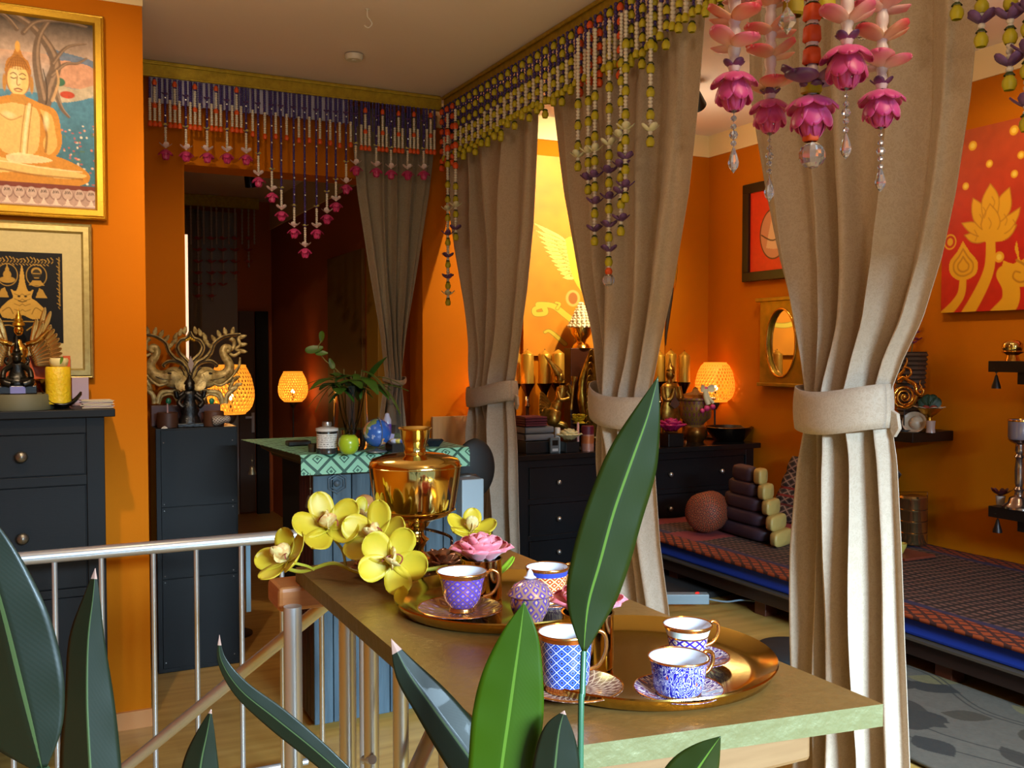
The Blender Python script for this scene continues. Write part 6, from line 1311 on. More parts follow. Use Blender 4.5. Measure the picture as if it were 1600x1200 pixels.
# winged musician (kinnari) statue
kg = oldgold
def statue_musician(px, Y):
    s = scl(Y, px); b = Vector((on_y(px, 700, Y).x, Y, DZ)); t = T('statue', 'gilded winged musician statue with pointed crown holding an instrument, before the left candles', 'statue', b)
    z = lambda y: 1.5-(y-548)*s-b.z; X = lambda x: (x-px)*s
    def V3(x, y, d=0.): return b+Vector((X(x), d, z(y)))
    MB().lathe(b, [(0, 0), (17*s, 0), (16*s, 6*s), (12*s, 10*s), (0, 12*s)], 20, sq=.7).build('base', kg, t)
    mb = MB(); mb.tube(spline([V3(864, 690), V3(866, 672), V3(862, 655, -.01), V3(866, 640), V3(872, 628), V3(878, 612), V3(879, 602)], 5), [9*s]*4+[8*s]*5+[12*s]*6+[9*s]*4+[7.5*s]*5+[8.5*s]*5+[4*s]*2, 12)
    mb.tube(spline([V3(886, 612, -.01), V3(893, 622, -.02), V3(889, 606, -.03), V3(884, 600, -.035)], 5), 2.9*s, 8); mb.tube(spline([V3(870, 612, -.01), V3(872, 624, -.03), V3(886, 622, -.035)], 5), 2.9*s, 8)
    mb.tube(spline([V3(866, 660, -.01), V3(882, 668, -.03), V3(880, 690, -.03)], 5), [6*s]*5+[4*s]*6, 8); mb.build('body', kg, t)
    mb = MB(); mb.ball(V3(874, 590, -.005), 8.2*s, 16, (.9, .95, 1.15)); mb.tube([V3(880, 592, -.005-.005), V3(884, 593, -.008)], [2*s, .8*s], 6); mb.build('head', kg, t)
    MB().tube([V3(873, 584), V3(868, 578), V3(860, 568), V3(848, 555)], [8*s, 7*s, 4*s, .6*s], 12).build('pointed_crown', kg, t)
    mb = MB(); mb.tube(spline([V3(896, 588, -.035), V3(893, 610, -.035), V3(890, 640, -.035)], 6), [5*s]*3+[2.5*s]*8+[3*s]*2, 8); mb.build('instrument', kg, t)
    mb = MB()
    for k in range(9):
        u = k/8; mb.petal(V3(866, 640+14*u, .01), Vector((-1, 0, .95-.9*u)), (0, -1, 0), (42-14*u)*s, 10*s, .3, .05, 6, 3)
    mb.petal(V3(864, 655, .0), (-1, 0, .6), (0, -1, 0), 34*s, 18*s, .5, .1); mb.build('wing_tail', kg, t, solid=.003)
statue_musician(868, 4.66)
# large carved golden wing
s = scl(4.70, 930); b = Vector((on_y(931, 700, 4.70).x, 4.70, DZ)); t = T('carved_wing', 'large curved golden feather carving on the dresser left of the middle curtain', 'sculpture', b)
box('base', (b.x-14*s, 4.67, DZ), (b.x+14*s, 4.73, DZ+8*s), M('black_plinth'), t)
z = lambda y: 1.5-(y-548)*s; cg_ = M('carved_gold', '#c8a544', .28, .9, col2='#6a5012', vs=28, bump=.35, bs=60, bd=.004)
for sg, xo, ys, yt, n_ in ((0, 916, 655, 542, 12), (1, 940, 665, 575, 9)):
    mb = MB(); dk = MB()
    for k in range(n_):
        u = k/(n_-1); x = xo+(6 if sg else -0)*u; y = yt+28+(ys-yt-20)*u
        ang = radians(100-62*0 - (0)+ 28*u) if not sg else radians(84-20*u)
        d = Vector((-.35-.25*u if not sg else .25+.3*u, 0, .9-.35*u)); P0 = Vector((b.x+(x-931)*s+(12*s if not sg else -4*s), 4.70-.004*k*.6, z(y+18)))
        mb.petal(P0, d, (0, -1, 0), (46-10*u)*s, 13*s, .35, .12, 7, 4)
    mb.tube(spline([(b.x+(925-931)*s, 4.70, z(548)), (b.x+(905-931)*s if not sg else b.x+8*s, 4.70, z(600)), (b.x+(912-931)*s if not sg else b.x+18*s, 4.70, z(650)), (b.x+3*s, 4.70, z(690))], 6), [5*s]*8+[7*s]*11, 8)
    mb.build('feathers', cg_, t, solid=.004)
# kneeling praying statue
s = scl(4.64, 1046); b = Vector((on_y(1046, 700, 4.64).x, 4.64, DZ)); t = T('statue', 'golden praying figure with joined hands in front of the right-hand candles', 'statue', b); z = lambda y: 1.5-(y-548)*s-b.z
MB().lathe(b, [(0, 0), (20*s, 0), (20*s, 8*s), (15*s, 12*s), (13*s, 30*s), (19*s, z(655)), (17*s, z(640)), (12*s, z(625)), (16*s, z(606)), (13*s, z(600)), (5*s, z(597)), (4*s, z(592)), (0, z(592))], 24, sq=.6).build('body', kg, t)
mb = MB(); mb.ball(b+Vector((0, -.004, z(584))), 8*s, 16, (1, .95, 1.2)); mb.tube([b+Vector((0, -8.5*s-.003, z(584))), b+Vector((0, -10*s-.003, z(586)))], [1.6*s, .8*s], 6); mb.build('head', kg, t)
MB().lathe(b+UP*z(578), [(8*s, 0), (7*s, 4*s), (3*s, 7*s), (2*s, 12*s), (0, 20*s)], 14).build('crown', kg, t)
mb = MB()
for sg in (-1, 1): mb.tube(spline([b+Vector((sg*15*s, -.01, z(604))), b+Vector((sg*15*s, -.03, z(622))), b+Vector((sg*6*s, -.045, z(622))), b+Vector((sg*1.2*s, -.05, z(606)))], 5), [4*s]*6+[3.2*s]*7+[2*s]*3, 8)
mb.build('arms', kg, t)
mb = MB(); mb.prism([(-9, -14), (0, 10), (9, -14), (0, -20)], b+Vector((0, -.052, z(618))), (s, 0, 0), (0, 0, s), (0, .006, 0)); mb.build('silver_panel', M('silver_panel', '#8c8c90', .25, .9), t, smooth=False)
# floral urn with garland, dark plate, rose box, roses, jars, towels ...
s = scl(4.66, 1085); b = Vector((on_y(1086, 700, 4.66).x, 4.66, DZ)); t = T('urn', 'floral bronze urn on a round foot at the right of the dresser', 'urn', b)
urnm = lattice('urn_floral', '#3a2416', '#a8803a', '#8a3a5a', 22, 7, lw=.10, dw=.18, rough=.3, metal_line=.5, bands=((.86, 1.01, '#6a4a22', .8), (.0, .3, '#7a4f1e', .85)), cell2='#c8a85a')
MB().lathe(b, [(0, 0), (13*s, 0), (14*s, 3*s), (19*s, 10*s), (18*s, 22*s), (13*s, 27*s), (15*s, 30*s), (24*s, 38*s), (26*s, 56*s), (26*s, 64*s), (30*s, 66*s), (30*s, 69*s), (24*s, 69*s), (22*s, 60*s), (0, 60*s)], 36).build('urn_body', urnm, t)
MB().lathe(b+UP*66*s, [(26*s, 0), (20*s, 8*s), (6*s, 12*s), (3*s, 18*s), (0, 20*s)], 28).build('lid', urnm, t)
t2 = T('flower_garland', 'small white and pink flower garland draped on the front of the floral urn', 'garland', b+Vector((0, -31*s, 50*s)))
q = b+Vector((-4*s, -31*s, 84*s)); mb = MB(); [mb.petal(q, (cos(a), -.1, sin(a)*.5), (0, -1, 0), 14*s, 8*s, .2, .1, 4, 2) for a in [0, .5, 2.6, 3.14, -.4, 3.5]]; mb.tube(spline([q, q-UP*12*s, q-UP*24*s+RT*4*s], 4), 4*s, 8); mb.tube(spline([q, q-UP*12*s+RT*4*s, q-UP*22*s+RT*12*s], 4), 2.5*s, 8); mb.build('white_petals', M('white_petal'), t2)
[MB().ball(q+UP*dz_*s+RT*dx_*s, r_*s, 8).build('pink_tip', pinkm, t2) for dz_, dx_, r_ in ((0, 0, 3.5), (-30, 2, 5), (-28, 11, 4.5), (-34, -5, 4))]
s = scl(4.60, 1138); b = Vector((on_y(1139, 700, 4.62).x, 4.62, DZ)); tag(MB().lathe(b, [(0, 0), (22*s, 0), (33*s, 14*s), (38*s, 22*s), (36*s, 22.5*s), (30*s, 14*s), (20*s, 4*s), (0, 3*s)], 40).build('bowl', M('black_bronze_bowl', '#1a1512', .25, .5)), 'wide black bowl with bronze inside at the right end of the dresser', 'bowl')
blackbox = M('black_box_card', '#0c0c0d', .35)
def boxed_rose(px, y0, w, Y, col, lab, hb=16):
    s = scl(Y, px); b = Vector((on_y(px, 700, Y).x, Y, DZ)); nm = lab
    tag(MB().box((b.x-w*s/2, Y-w*s/2, DZ), (b.x+w*s/2, Y+w*s/2, DZ+hb*s)).build('flower_box', blackbox, smooth=False, bevel=.002), 'small black box holding the '+nm, 'box')
    t = T('rose', nm+' in a small black box on the dresser', 'flower', b+UP*(hb*s+.0005)); rose(b+UP*(hb*s+w*.45*s), w*.60*s, t, M('rose_'+nm.split()[0], col, .5), seed=len(nm))
boxed_rose(889, 665, 24, 4.50, '#d8cf9a', 'cream rose'); boxed_rose(1048, 670, 28, 4.52, '#a8145a', 'magenta rose', 20); boxed_rose(940, 680, 14, 4.52, '#e0d8a0', 'tiny yellow rose', 12)
def can(px, y0, w, Y, cols, lab, cat='jar', name='jar'):
    s = scl(Y, px); b = Vector((on_y(px, 700, Y).x, Y, DZ)); H_ = (on_y(px, y0, Y).z-DZ); t = T(name, lab, cat, b); r = w*s/2
    MB().lathe(b, [(0, 0), (r, 0), (r, H_*.66), (0, H_*.66)], 28).build('jar_body', cols[0], t); MB().lathe(b+UP*H_*.661, [(0, 0), (r, 0), (r, H_*.32), (r*.9, H_*.34), (0, H_*.34)], 28).build('lid', cols[1], t)
    if len(cols) > 2: MB().lathe(b+UP*H_*.3, [(r*1.01, 0), (r*1.01, H_*.3)], 28).build('label_band', cols[2], t)
can(918, 665, 20, 4.50, (M('rose_tin', '#b08070', .35, .3), M('wine_lid', '#5a1028', .4), M('copper_label', '#b86a3a', .35, .4)), 'pinkish tin with a wine-red lid in front of the dresser things')
can(903, 660, 4, 4.49, (M('pink_tube', '#d8a098', .3), M('pink_tube'),), 'thin pale pink tube beside the wine-red tin', 'tube', 'tube')
can(1028, 680, 5, 4.49, (M('pink_tube'), M('pink_tube')), 'thin pale pink tube beside the curtain edge at the dresser front', 'tube', 'tube')
s = scl(4.47, 866); b = Vector((on_y(866, 700, 4.48).x, 4.48, DZ)); t = T('handset', 'small grey phone handset standing at the front edge of the dresser', 'handset', b); box('casing', (b.x-8*s, 4.47, DZ), (b.x+8*s, 4.49, DZ+24*s), M('grey_casing', '#555b5e', .4), t, bevel=.003); box('screen', (b.x-5*s, 4.468, DZ+12*s), (b.x+5*s, 4.4695, DZ+20*s), M('dark_screen', '#10110f', .2), t); box('keys', (b.x-5*s, 4.4685, DZ+3*s), (b.x+5*s, 4.4698, DZ+7*s), M('key_white', '#b8bcc0', .4), t)
can(871, 668, 9, 4.53, (M('white_bottle', '#d8d6d0', .3), M('white_bottle')), 'small white bottle behind the grey handset', 'bottle', 'bottle')
# towels on black box
s = scl(4.60, 836); b = Vector((on_y(834, 700, 4.60).x, 4.60, DZ))
tag(MB().box((b.x-28*s, 4.50, DZ), (b.x+24*s, 4.70, DZ+18*s)).build('storage_box', blackbox, smooth=False, bevel=.003), 'low black box under the folded towels on the dresser', 'box')
def fold_stack(x0, x1, y0, y1, z0, th, n_, mat, nm, lab):
    mb = MB(); h = th/n_
    for k in range(n_):
        zc_ = z0+h*(k+.5); ins = .003*(k % 2); prof = [(y0+ins, zc_)]
        def Pp(i, j):
            a = 2*pi*j/24; cy_ = (y0+y1)/2; ry = (y1-y0)/2-ins; q = .35
            return (x0+(x1-x0)*i/10, cy_+ry*(abs(cos(a))**q)*(1 if cos(a) > 0 else -1), zc_+h*.5*(abs(sin(a))**q)*(1 if sin(a) > 0 else -1)*(.93 if i in (0, 10) else 1))
        mb.grid(Pp, 11, 25); mb.add([(x0, y0+.01, zc_-h*.4), (x0, y1-.01, zc_-h*.4), (x0, y1-.01, zc_+h*.4), (x0, y0+.01, zc_+h*.4), (x1, y0+.01, zc_-h*.4), (x1, y1-.01, zc_-h*.4), (x1, y1-.01, zc_+h*.4), (x1, y0+.01, zc_+h*.4)], [(0, 1, 2, 3), (7, 6, 5, 4)])
    return tag(mb.build(nm, mat), lab, 'towel')
z0 = DZ+18*s+.001
fold_stack(b.x-27*s, b.x+22*s, 4.51, 4.68, z0, 22*s, 2, M('grey_towel', '#6f7178', .9, bump=.5, bs=600), 'folded_towel', 'grey and white folded towels under the wine-red cloth on the dresser')
fold_stack(b.x-27*s, b.x+10*s, 4.51, 4.66, z0+22.5*s, 15*s, 4, M('wine_towel', '#5a1a2c', .85, bump=.4, bs=500), 'folded_towel', 'wine-red folded cloth on top of the grey towels')
c = Vector((on_y(840, 700, 4.75).x, 4.75, DZ)); tag(MB().lathe(c, [(0, 0), (.03, 0), (.032, .09), (.026, .092), (.0, .088)], 28).build('tea_light_glass', M('red_orange_glass', '#b83a1a', .3)), 'small red glass candle behind the folded towels', 'candle')
c = Vector((on_y(905, 700, 4.58).x, 4.58, DZ)); s = scl(4.58, 905); t = T('flower_stand', 'black stand carrying yellow flowers beside the golden feather carving', 'flower stand', c)
MB().lathe(c, [(0, 0), (10*s, 0), (3*s, 5*s), (3*s, 32*s), (14*s, 40*s), (0, 41*s)], 20).build('stand', blackbox, t)
t = T('yellow_flowers', 'cluster of yellow flowers on the black stand beside the feather carving', 'flowers', c+UP*41.2*s); mb = MB()
for k in range(16): a = k*2.4; q = c+UP*(44+3*(k % 3))*s+Vector((cos(a), sin(a), 0))*(4+6*((k*7) % 5)/5)*s; flower3(mb, q, 7*s, k, 5, .4)
mb.lathe(c+UP*41.2*s, [(0, 0), (10*s, 0), (6*s, 3*s), (0, 4*s)], 12); mb.build('blossoms', M('blossom_yellow', '#c9ac1e', .5), t)
# gold crescent ornament hanging right of the middle curtain
t = T('wall_ornament', 'golden curved ornament with a dark tassel peeking out right of the middle curtain', 'ornament', on_y(1051, 500, 4.97))
mb = MB(); mb.tube(spline([on_y(1036, 392, 4.96), on_y(1052, 405, 4.96), on_y(1054, 425, 4.96), on_y(1048, 447, 4.96), on_y(1036, 455, 4.96)], 6), [.012]*5+[.02]*14+[.010]*6, 10); mb.build('gold_crescent', M('bright_gold'), t)
MB().tube(spline([on_y(1050, 448, 4.96), on_y(1046, 480, 4.96), on_y(1041, 520, 4.96), on_y(1040, 540, 4.965)], 5), [.010, .012, .013, .014, .013, .013, .012, .012, .010, .010, .008, .008, .006, .005, .004, .003], 8).build('tassel', M('dark_tassel', '#2a1a0c', .7), t)
# ================= right wall =================
WX = 3.872
def wxp(px, py, d=0.): return on_x(px, py, WX-d)
# lotus painting
a = wxp(1470, 489, .04); y1w = a.y; zb = a.z; zt = wxp(1600, 182, .04).z; y0w = y1w-1.05
cv = Canvas(0, 0, 105, 100*(zt-zb), 3.0, '#b8200f'); hgt = 100*(zt-zb)
cv.grad(0, '#b0481c', hgt*.62, '#c01a0c'); cv.mottle(.16, 6, 8)
kx = 582/ (proj((WX-.04, y0w, 2))[0]-1470+1e-6)
# crop reading: x = 110 is the left edge, y = 1165 bottom; convert crop pixels to wall centimetres
def P5(x, y):
    px, py = 1440+x/3.6375, 170+y/3.636; p = wxp(px, py, .04); return ((y1w-p.y)*100, (zt-p.z)*100)
def PP(L): return [P5(*q) for q in L]
yl = '#e0a41c'; yd = '#b87a14'
for (x, y, r) in ((290, 210, 3), (525, 122, 3), (385, 312, 2.4), (565, 262, 2.4), (527, 370, 2.4), (250, 440, 2.4), (440, 842, 3.4)): c_ = P5(x, y); cv.ell(c_[0], c_[1], r*.72, r*.72, yl); cv.ell(c_[0], c_[1], r*.4, r*.4, '#f0cc50')
c_ = P5(162, 757); cv.ell(c_[0], c_[1], 3.4, 3.6, yl); cv.ell(c_[0], c_[1], 2.7, 2.9, '#b8200f'); cv.ell(c_[0], c_[1], 1.6, 1.8, yl)
cv.line(PP([(118, 1180), (180, 1120), (225, 1050), (235, 960)]), (5, 3.6), yl, 1, 6); cv.line(PP([(250, 1180), (330, 1040), (385, 900), (392, 740)]), (6.4, 4.6), yl, 1, 6)
cv.poly(PP([(235, 750), (275, 815), (318, 870), (310, 935), (270, 965), (235, 975), (195, 968), (160, 930), (160, 870), (200, 815)]), yl, 1, 4)
for sc_ in (.68, .38): q = P5(236, 895); cv.line([(q[0]+(x-q[0])*sc_, q[1]+(y-q[1])*sc_) for x, y in PP([(235, 750), (275, 815), (318, 870), (310, 935), (270, 965), (235, 975), (195, 968), (160, 930), (160, 870), (200, 815), (235, 750)])], (.8, .8), yd, .9, 4)
for L in ([(243, 718), (300, 705), (360, 740), (330, 762), (280, 755)], [(540, 660), (480, 665), (420, 740), (470, 745), (510, 715)], [(228, 650), (300, 645), (360, 700), (330, 725), (270, 700)], [(560, 560), (500, 600), (440, 640), (430, 720), (500, 690), (545, 620)], [(292, 508), (345, 545), (370, 600), (360, 690), (300, 640), (284, 570)], [(500, 446), (445, 500), (430, 560), (440, 640), (490, 600), (510, 540)], [(390, 425), (430, 480), (440, 540), (420, 640), (390, 700), (350, 620), (343, 520)], [(388, 540), (430, 590), (445, 650), (420, 700), (385, 715), (350, 700), (340, 640)]): P = PP(L); cv.poly(P, yl, 1, 4); cv.line(P+[P[0]], (.55, .55), yd, .8, 4)
cv.poly(PP([(330, 690), (450, 690), (470, 745), (400, 755), (330, 750)]), yl, 1, 4)
for x, y in ((330, 600), (350, 480+80), (400, 500), (470, 600), (520, 630), (300, 690), (380, 620)): cv.line(PP([(x, y), (x+15, y+30), (x+5, y+60)]), (.5, .5), yd, .7, 4)
cv.line(PP([(430, 1180), (500, 1100), (505, 1010), (470, 940)]), (9, 8), yl, 1, 6); cv.poly(PP([(465, 860), (520, 880), (545, 850), (530, 800), (540, 752), (550, 800), (560, 860), (600, 850), (680, 900), (650, 1000), (540, 1010), (460, 990), (450, 930)]), yl, 1, 4)
cv.line(PP([(540, 860), (600, 900), (610, 960), (560, 985), (520, 960), (530, 925), (560, 930)]), (1.1, .7), yd, 1, 6)
t = T('lotus_painting', 'unframed red canvas with golden lotus flower and bud on the right wall', 'painting', (WX-.02, (y0w+y1w)/2, zb))
box('stretcher', (WX-.038, y0w, zb), (WX+.002, y1w, zt), M('red_edge', '#8a1a0c', .7), t)
cv.panel('painted_canvas', (WX-.0395, y1w, zt), (WX-.0395, y0w, zt), (WX-.0395, y1w, zb), paint_mat('lotus_paint', .42, bump=.3, bs=300), t)
# black-framed red picture
a = wxp(1160, 290, .03); b = wxp(1168, 440, .03); yL, zT_, zB_ = a.y, a.z, b.z; yR = yL-.52
t = T('framed_picture', 'black-framed red picture with an oval figure, beside the nearest curtain', 'framed picture', (WX-.02, (yL+yR)/2, zB_)); fk = M('black_frame', '#1a140e', .35)
w = .055
for (ya, yb, za, zb_) in ((yR, yL, zT_-w, zT_), (yR, yL, zB_, zB_+w), (yL-w, yL, zB_+w, zT_-w), (yR, yR+w, zB_+w, zT_-w)): box('frame_side', (WX-.03, ya, za), (WX+.002, yb, zb_), fk, t, bevel=.003)
cv = Canvas(0, 0, 41, 100*(zT_-zB_-2*w), 3, '#d8341c'); hh_ = cv.y1; cv.mottle(.1, 3, 2); cv.ell(20.5, hh_*.55, 12, 15, '#3a2a1a'); cv.ell(20.5, hh_*.55, 11.2, 14.2, '#c88a6a')
cv.poly([(14, hh_*.55+8), (20, hh_*.55-10), (27, hh_*.55+8)], '#e0b890', 1, 4); cv.line([(10, hh_*.55), (20, hh_*.55+4), (31, hh_*.55)], (.8, .8), '#4a2a1a', 1, 5)
cv.panel('print', (WX-.012, yL-w, zT_-w), (WX-.012, yR+w, zT_-w), (WX-.012, yL-w, zB_+w), paint_mat('red_print', .4), t)
# gold mirror with an oval glass
a = wxp(1186, 472, .04); b = wxp(1188, 600, .04); yL, zT_, zB_ = a.y, a.z, b.z; W_ = .36; yC = yL-W_/2; zC = (zT_+zB_)/2; H_ = zT_-zB_
t = T('mirror', 'antique gold mirror with oval glass hanging under the red framed picture', 'mirror', (WX-.02, yC, zB_)); mg = M('antique_mirror_gold', '#b8932e', .38, .8, col2='#8a7a2a', vs=14, bump=.3, bs=60, bd=.002)
mb = MB(); N = 64; outer = []; inner = []
for k in range(N):
    an = 2*pi*k/N; c_, s_ = cos(an), sin(an); m_ = max(abs(c_), abs(s_)); outer.append((c_/m_*W_/2, s_/m_*H_/2)); inner.append((c_*W_*.33, s_*H_*.40))
def ring(off, pr, pr2): return
vs = []; layers = [(outer, .0), (outer, .03), (inner, .03), ([(x*.97, y*.97) for x, y in inner], .012)]
for L_, d in layers: vs += [(WX-d, yC-x, zC+y) for x, y in L_]
mb.add(vs, [(l*N+k, l*N+(k+1) % N, (l+1)*N+(k+1) % N, (l+1)*N+k) for l in range(3) for k in range(N)]); mb.build('frame', mg, t, smooth=False)
MB().tube([(WX-.032, yC-x*1.02, zC+y*1.02) for x, y in inner], .007, 8, closed=True).build('oval_rim', brass, t)
for z_, e in ((zT_, .03), (zB_-.012, .012)): box('ledge', (WX-.045, yC-W_/2-e, z_), (WX, yC+W_/2+e, z_+.022), mg, t, bevel=.004)
mr = M('mirror_glass', '#e8e8e8', .03, 1.); mb = MB(); mb.add([(WX-.013, yC-x, zC+y) for x, y in inner], [tuple(range(N))]); mb.build('glass', mr, t, smooth=False)
# corner shelf with carvings and shells
shw = M('black_shelf', '#120d0a', .35)
sa_ = on_x(1423, 682, 3.60); z1s = on_x(1423, 676, 3.60).z; z0s = on_x(1423, 692, 3.60).z; ys = on_x(1423, 682, 3.60).y
tag(box('wall_shelf', (3.60, ys-.01, z0s), (WX, ys+.62, z1s), shw, bevel=.003), 'black wall shelf crowded with shells and a gold ornament, right of the nearest curtain', 'shelf')
def sx(px, py, X=3.72): return on_x(px, py, X)
Z = z1s+.0005
c = sx(1430, 670, 3.74); t = T('ribbed_vase', 'tall dark ribbed tapering vase on the crowded black shelf', 'vase', (3.76, c.y+.05, Z)); s = (CI @ c).z*-1/F; bse = Vector((3.76, c.y+.05, Z)); Hv = 122*s
pr = [(0, 0), (15*s, 0)]
for k in range(17): u = k/16; r = (17+8*u)*s; pr += [(r*1.05, Hv*(k+.25)/17), (r*.93, Hv*(k+.85)/17)]
pr += [(25*s, Hv), (22*s, Hv), (20*s, Hv*.8), (0, Hv*.8)]
MB().lathe(bse, pr, 32).build('vase_body', M('rattan_dark', '#4a3a30', .6, bump=.4, bs=80), t)
t = T('pink_orchids', 'purple-pink orchid stem standing in the dark ribbed vase', 'flowers', bse+UP*Hv*.81); mb = MB(); tip = bse+UP*(Hv+95*s)+RT*6*s; mb.tube(spline([bse+UP*Hv*.82, bse+UP*(Hv+40*s)+RT*4*s, tip], 6), .003, 6); mb.build('stem', M('vine_stem'), t)
mb = MB()
for k in range(16): q = bse+UP*(Hv+(12+5.5*k)*s)+RT*(4+9*sin(k*2.3)*(1-k/22))*s+FW*4*s*cos(k*1.7); flower3(mb, q, (9-.25*k)*s, k, 5, .2)
mb.build('blossoms', M('purple_pink', '#b04a8a', .5, col2='#8a2a6a', vs=20), t)
c = sx(1400, 670, 3.66); t = T('gold_ornament', 'gold flame-swirl ornament on a thin stand on the crowded shelf', 'ornament', (3.64, sx(1413, 640, 3.64).y, Z))
gc_ = on_x(1413, 620, 3.64); s = (CI @ gc_).z*-1/F
def gq(x, y): return on_x(1380+x/6.667, 520+y/6.667, 3.64)
mb = MB()
sp = [gc_+RT*(cos(a)*r)*s+UP*(sin(a)*r)*s for a, r in [(k*.45, 2+k*.42) for k in range(38)]]; mb.tube(sp, [.9*s+.05*s*k for k in range(38)], 8)
for L, r in (([(170, 500), (210, 470), (250, 490), (330, 540), (350, 620), (400, 650), (420, 600), (390, 580)], (22, 10)), ([(180, 520), (170, 450), (210, 400), (230, 350), (250, 300), (245, 260)], (18, 4)), ([(230, 360), (280, 380), (290, 430), (255, 465), (240, 440)], (12, 5)), ([(385, 600), (400, 560), (380, 530), (395, 490)], (9, 2)), ([(120, 640), (140, 740), (220, 780), (310, 740), (350, 650)], (14, 14))):
    P = spline(L, 6); n = len(P); mb.tube([gq(*q) for q in P], [(r[0]+(r[1]-r[0])*i/(n-1))*s/6.667*1.3 for i in range(n)], 8)
mb.ball(gc_-RT*0, 4*s, 10); mb.build('swirl', brass, t); MB().cyl((gc_.x, gc_.y, Z), gc_-UP*20*s, .003, 8).build('rod', M('lamp_black'), t); MB().lathe((gc_.x, gc_.y, Z), [(0, 0), (.03, 0), (.03, .006), (0, .008)], 20).build('foot', M('lamp_black'), t)
c = sx(1433, 675, 3.66); b = Vector((3.70, on_x(1433, 675, 3.70).y-.0, Z)); s = (CI @ b).z*-1/F; shellm = M('shell_cream', '#a8927a', .35, col2='#c9b8a0', vs=30)
t = T('seashell', 'large cream seashell at the front of the crowded shelf', 'shell', b); mb = MB(); mb.ball(b+UP*12*s, 12*s, 18, (1.15, .9, 1)); mb.lathe(b+UP*9*s-RT*3*s, [(0, 0), (4*s, 0), (16*s, 9*s), (18*s, 12*s), (15*s, 10*s)], 20, axis=(-1, -.6, .6)); mb.build('shell_body', shellm, t)
b = Vector((3.70, on_x(1403, 672, 3.70).y, Z)); mb = MB()
for k in range(5): a_ = radians(k*36); mb.petal(b+UP*.012, RT*cos(a_)*1.+UP*abs(sin(a_))*.7, (-FW), 15*s, 6*s, .1, .1, 4, 2)
mb.lathe(b, [(0, 0), (5*s, 0), (4*s, 5*s), (0, 6*s)], 10); tag(mb.build('coral', shellm, solid=.003), 'small spiky pale coral left of the large seashell', 'coral')
b = Vector((3.68, on_x(1454, 675, 3.68).y, Z)); tag(MB().lathe(b, [(0, 0), (7*s, 0), (6*s, 8*s), (7*s, 18*s), (5*s, 18*s), (0, 6*s)], 20).build('small_cup', M('frosted_pink', '#a89088', .2)), 'small pinkish glass cup right of the large seashell', 'cup')
b = Vector((3.73, on_x(1452, 660, 3.73).y, Z)); t = T('lotus_bowl', 'golden lotus bowl with pinkish stones and green leaves on the crowded shelf', 'bowl', b); MB().lathe(b, [(0, 0), (8*s, 0), (4*s, 6*s), (4*s, 22*s), (12*s, 28*s), (19*s, 36*s), (17*s, 37*s), (0, 33*s)], 26).build('bowl_body', goldm, t)
mb = MB(); [mb.petal(b+UP*30*s, (cos(k), sin(k), .8), (cos(k), sin(k), -.5), 24*s, 13*s, .3, .1, 5, 3) for k in [0, 1.05, 2.1, 3.14, 4.2, 5.2]]; mb.build('petals', shellm, t, solid=.002); mb = MB(); [mb.ball(b+UP*36*s+RT*x_*s, 7*s, 8, (1, 1, .7)) for x_ in (-6, 6)]; mb.build('stones', M('pink_stone', '#8a3a32', .5), t)
mb = MB(); [mb.petal(b+UP*38*s, RT*cos(a)+UP*sin(a)+FW*.2, -FW, 20*s, 16*s, .2, .1) for a in (.6, 1.2, 1.9, 2.6)]; mb.build('leaves', M('dark_leaf', '#1f3a22', .5), t)
# two shelves at the far right
def two(y, zpx, lab):
    p = on_x(1544, zpx, 3.61); th = 17*(CI @ p).z*-1/F
    t = T('wall_shelf', lab, 'shelf', (3.74, p.y-.4, p.z-th)); box('shelf_board', (3.61, p.y-.80, p.z-th), (WX, p.y, p.z), shw, t, bevel=.002); box('shelf_box', (3.66, p.y-.78, p.z-th*2.1), (WX, p.y-.10, p.z-th-.0003), shw, t, bevel=.002)
    return p
u = two(0, 564, 'upper black wall shelf at the right edge carrying the brass globe bowl'); l = two(0, 790, 'lower black wall shelf at the right edge carrying the silver candlestick')
def pendant(px, y0, y1, X, lab):
    c = on_x(px, y0, X); s = (CI @ c).z*-1/F; t = T('hanging_bell', lab, 'bell', c-UP*(y1-y0)*s); m_ = M('dark_bell', '#241a18', .4, .5); H = (y1-y0)*s
    MB().lathe(c-UP*H, [(7*s, 0), (6.5*s, 4*s), (4*s, 12*s), (2*s, 20*s), (0, 22*s)], 14).build('bell_body', m_, t); MB().tube([c-UP*(H-20*s), c-UP*7*s], .0018, 5).build('cord', m_, t); MB().lathe(c-UP*9*s, [(0, 0), (2*s, 1*s), (6*s, 8*s), (0, 9*s)], 12).build('green_cap', M('teal_cap', '#3a5a4e', .5), t)
pendant(1557, 574, 607, 3.625, 'small dark bell hanging under the upper right shelf'); pendant(1559, 801, 832, 3.625, 'small dark bell hanging under the lower right shelf')
c = on_x(1582, 562, 3.68); c.z = u.z+.0005; s = (CI @ c).z*-1/F; t = T('brass_bowl', 'round brass lidded bowl on a foot on the upper right shelf', 'bowl', c)
MB().lathe(c, [(0, 0), (11*s, 0), (9*s, 5*s), (8*s, 9*s), (15*s, 13*s), (16*s, 14*s), (15*s, 15*s), (0, 15*s)], 28).build('foot', brass, t); MB().lathe(c+UP*15.2*s, [(0, 0), (13*s, 0), (15.5*s, 5*s), (15*s, 11*s), (10*s, 16*s), (0, 18*s)], 32).build('dome', samb, t)
c = on_x(1592, 790, 3.66); c.z = l.z+.0005; s = (CI @ c).z*-1/F; t = T('candlestick', 'tall turned silver candlestick with a glass cup on the lower right shelf', 'candlestick', c)
